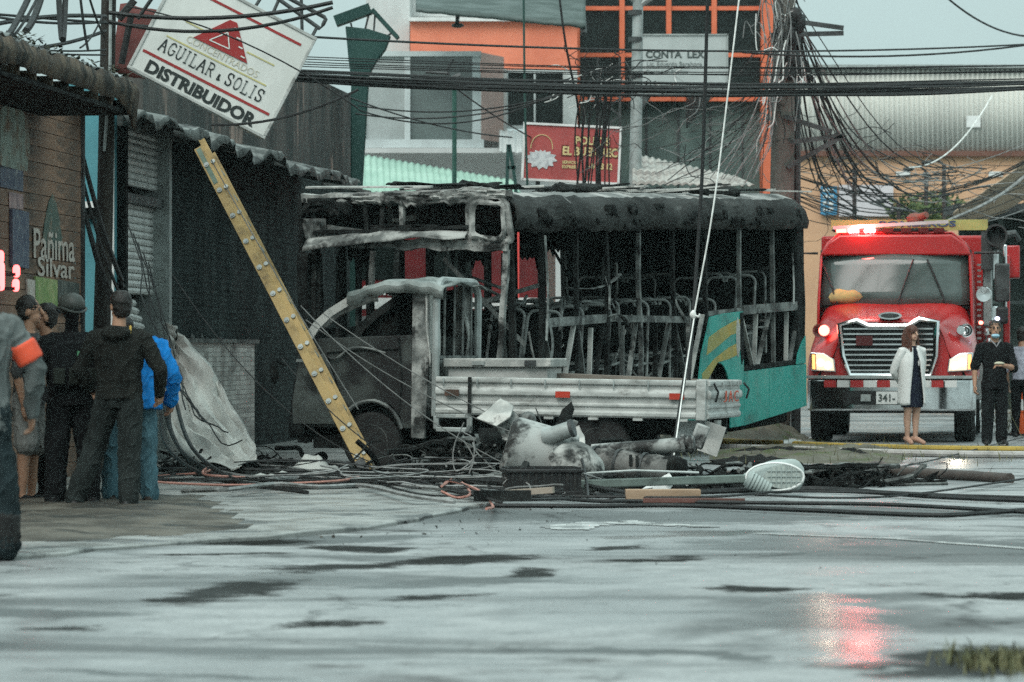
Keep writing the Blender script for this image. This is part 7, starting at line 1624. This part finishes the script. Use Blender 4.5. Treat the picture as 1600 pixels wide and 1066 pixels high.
# group at the left
D1 = 30.9
make_person('person', 'dark haired man in grey shorts at the far left of the group', feet(45, D1+.5), R(75), dict(base, top=fab('cloth_teegrey', (.07,.072,.072)), legs=kshort, shoe=kb, sole=shw), dict(legmat_lower='skin', hem=.86, legr=(.11,.105,.04), kl=(.10,-.01,.52), kr=(-.10,-.02,.52), sleeve='short', turn=R(15), el=(.26,.0,1.12), er=(-.26,.0,1.12)), 1.74, .0095, .012, 4)
make_person('person', 'black haired man half hidden beside the helmeted officer', feet(72, D1+1.0), R(-70), dict(base, top=fab('cloth_striped', (.06,.06,.06)), legs=kb, shoe=shb), dict(turn=R(-10)), 1.69, .0105, .012, 5)
oroot, hmo = make_person('person', 'officer in black uniform with helmet and covered face', feet(112, D1), R(14), dict(base, top=kb, legs=kb, bala=fab('cloth_balaclava', (.012,.012,.013)), sole=shb), dict(fat=1.04, bulk=1.10, hem=.86, legr=(.118,.098,.088), facemat='bala', neckmat='bala', hair=False, el=(.30,.0,1.10), wl=(.20,-.26,1.02), er=(-.31,.02,1.10), wr=(-.26,-.20,.96), handmat='bala', turn=R(16), kl=(.13,-.02,.49), kr=(-.13,-.02,.49), al=(.15,.0,.085), ar=(-.14,.02,.085)), 1.74, .0095, .014, 6)
mb = MB(); mb.ell((0,.012,.062),(.112,.135,.098),20,0,hmo); mb.tube([hmo @ V((.118*math.cos(t),.012+.145*math.sin(t),.012+.022*math.cos(2*t))) for t in np.linspace(0,6.283,25)[:-1]], .011, 7, closed=True)
mb.v = [v if (hmo.inverted() @ V(v)).z > -.012 else tuple(hmo @ V(((hmo.inverted() @ V(v)).x, (hmo.inverted() @ V(v)).y, -.012))) for v in mb.v]
hel = mb.build('helmet', M('helmet_olive', (.035,.04,.036), (.05,.055,.05), 9, .45), oroot)
mb = MB(); mb.tube([hmo @ V((-.085,0,.0)), hmo @ V((-.06,-.05,-.085)), hmo @ V((0,-.07,-.105)), hmo @ V((.06,-.05,-.085)), hmo @ V((.085,0,.0))], .008, 6); mb.build('chin_strap', kb, hel)
mb = MB(); mb.ell((0,-.074,.02),(.055,.02,.017),12,0,hmo); mb.build('eye_slit', skA, oroot)
mb = MB(); mb.prism([(-.19,1.0),(.19,1.0),(.20,1.34),(.13,1.40),(-.13,1.40),(-.20,1.34)], -.195, -.14, 'y'); vst = mb.build('vest', kb, oroot, bevel=.03); crumple(vst, .01, 8)
for i, x in enumerate((-.13,0,.13)): mb = MB(); mb.box((x-.05,-.235,1.03),(x+.05,-.19,1.17)); mb.build('pouch', kdg, vst, bevel=.015)
mb = MB(); mb.box((.02,-.21,1.22),(.13,-.193,1.31)); mb.build('badge', M('badge_green', (.10,.30,.16), (.08,.24,.13), 6, .6), vst)
# man in the dark jacket, seen from behind
hood = MB(); hood.ell((0,.11,1.43),(.12,.075,.065),14)
jroot, hmj = make_person('person', 'man in a dark hooded jacket and dark trousers seen from behind', feet(186, D1-.5), R(172), dict(base, top=fab('cloth_jacket', (.017,.018,.016)), legs=fab('cloth_trouser', (.024,.029,.028)), shoe=shb, sole=shb), dict(fat=1.03, bulk=1.10, hem=.90, waist=.93, legr=(.112,.092,.080), el=(.33,.02,1.14), wl=(.26,-.12,.98), er=(-.34,-.02,1.13), wr=(-.30,-.14,.95), turn=R(38), extra=[(hood,'top')], kl=(.22,-.04,.50), kr=(-.09,.02,.49), al=(.36,.03,.085), ar=(-.10,.06,.085)), 1.77, .0095, .015, 7)
mb = MB(); mb.tube([(-.10,.075,1.40),(-.115,.09,1.45),(-.11,.06,1.49)], .010, 6); mb.build('hood_trim', M('trim_yellow', (.42,.28,.06), (.36,.24,.05), 6, .6), jroot)
# person in the blue jacket, behind him
make_person('person', 'person in a bright blue jacket and jeans behind the dark jacket', feet(208, D1+.6), R(190), dict(base, top=kblue, legs=kjean, shoe=M('shoe_brown', (.03,.022,.018), (.04,.03,.025), 6, .6)), dict(fat=1.10, bulk=1.34, hem=.84, legr=(.112,.088,.076), el=(.36,.0,1.12), wl=(.2,-.16,.95), er=(-.36,.0,1.12), wr=(-.34,-.12,.90), hipz=.91, head=(.06,-.22,1.50), nod=R(25), lean=(0,-.12), kl=(.16,0,.49), al=(.20,.02,.085), kr=(-.12,0,.49), ar=(-.14,.03,.085)), 1.70, .0095, .018, 8)
# near figure cut by the left edge, out of focus
band_ = MB(); band_.tube([(-.285,.0,1.29),(-.345,.0,1.185)], [.088,.084], 16)
make_person('person', 'near firefighter in a grey coat with an orange sleeve band, cut by the left edge', feet(-42, 23.0), R(12+180), dict(base, top=fab('cloth_turnout', (.12,.135,.132)), legs=fab('cloth_turnout_leg', (.018,.028,.031)), shoe=rubber, band=M('band_orange', (.75,.10,.045), (.65,.085,.04), 5, .6)), dict(fat=1.08, bulk=1.22, hem=.78, waist=.86, legr=(.14,.125,.115), el=(.34,.03,1.16), wl=(.34,-.06,.90), er=(-.37,.0,1.14), wr=(-.36,-.10,.88), extra=[((lambda m: (m.tube([(.19,.02,.27),(.19,.02,.08)], [.115,.10], 14), m.tube([(.19,.02,.06),(.24,-.17,.05)], [.075,.06], 12, rnd=True), m)[2])(MB()),'shoe'), ((lambda m: (m.tube([(-.16,.03,.27),(-.16,.03,.08)], [.125,.11], 14), m.tube([(-.16,.03,.06),(-.20,-.17,.05)], [.075,.06], 12, rnd=True), m)[2])(MB()),'shoe'), (band_,'band'), ((lambda m: m.tube([(.275,.01,1.29),(.325,.02,1.19)], [.088,.084], 16))(MB()),'band')], kl=(.17,-.02,.49), kr=(-.14,0,.49), al=(.19,.02,.085), ar=(-.16,.03,.085)), 1.82, .012, .018, 9)

# ================================================================== thin smoke haze over the whole street
mb = MB(); mb.box((-240, -6, -1.0), (240, 420, 14.0)); hzo = mb.build('haze', [])
hm_ = bpy.data.materials.new('thin_smoke'); hm_.use_nodes = True; hn_ = hm_.node_tree.nodes; hn_.remove(hn_['Principled BSDF'])
pv = hn_.new('ShaderNodeVolumePrincipled'); pv.inputs['Color'].default_value = (.74,.95,.93,1); pv.inputs['Density'].default_value = .0002
hm_.node_tree.links.new(pv.outputs[0], hn_['Material Output'].inputs['Volume']); hzo.data.materials.append(hm_)
tag(hzo, kind='stuff')
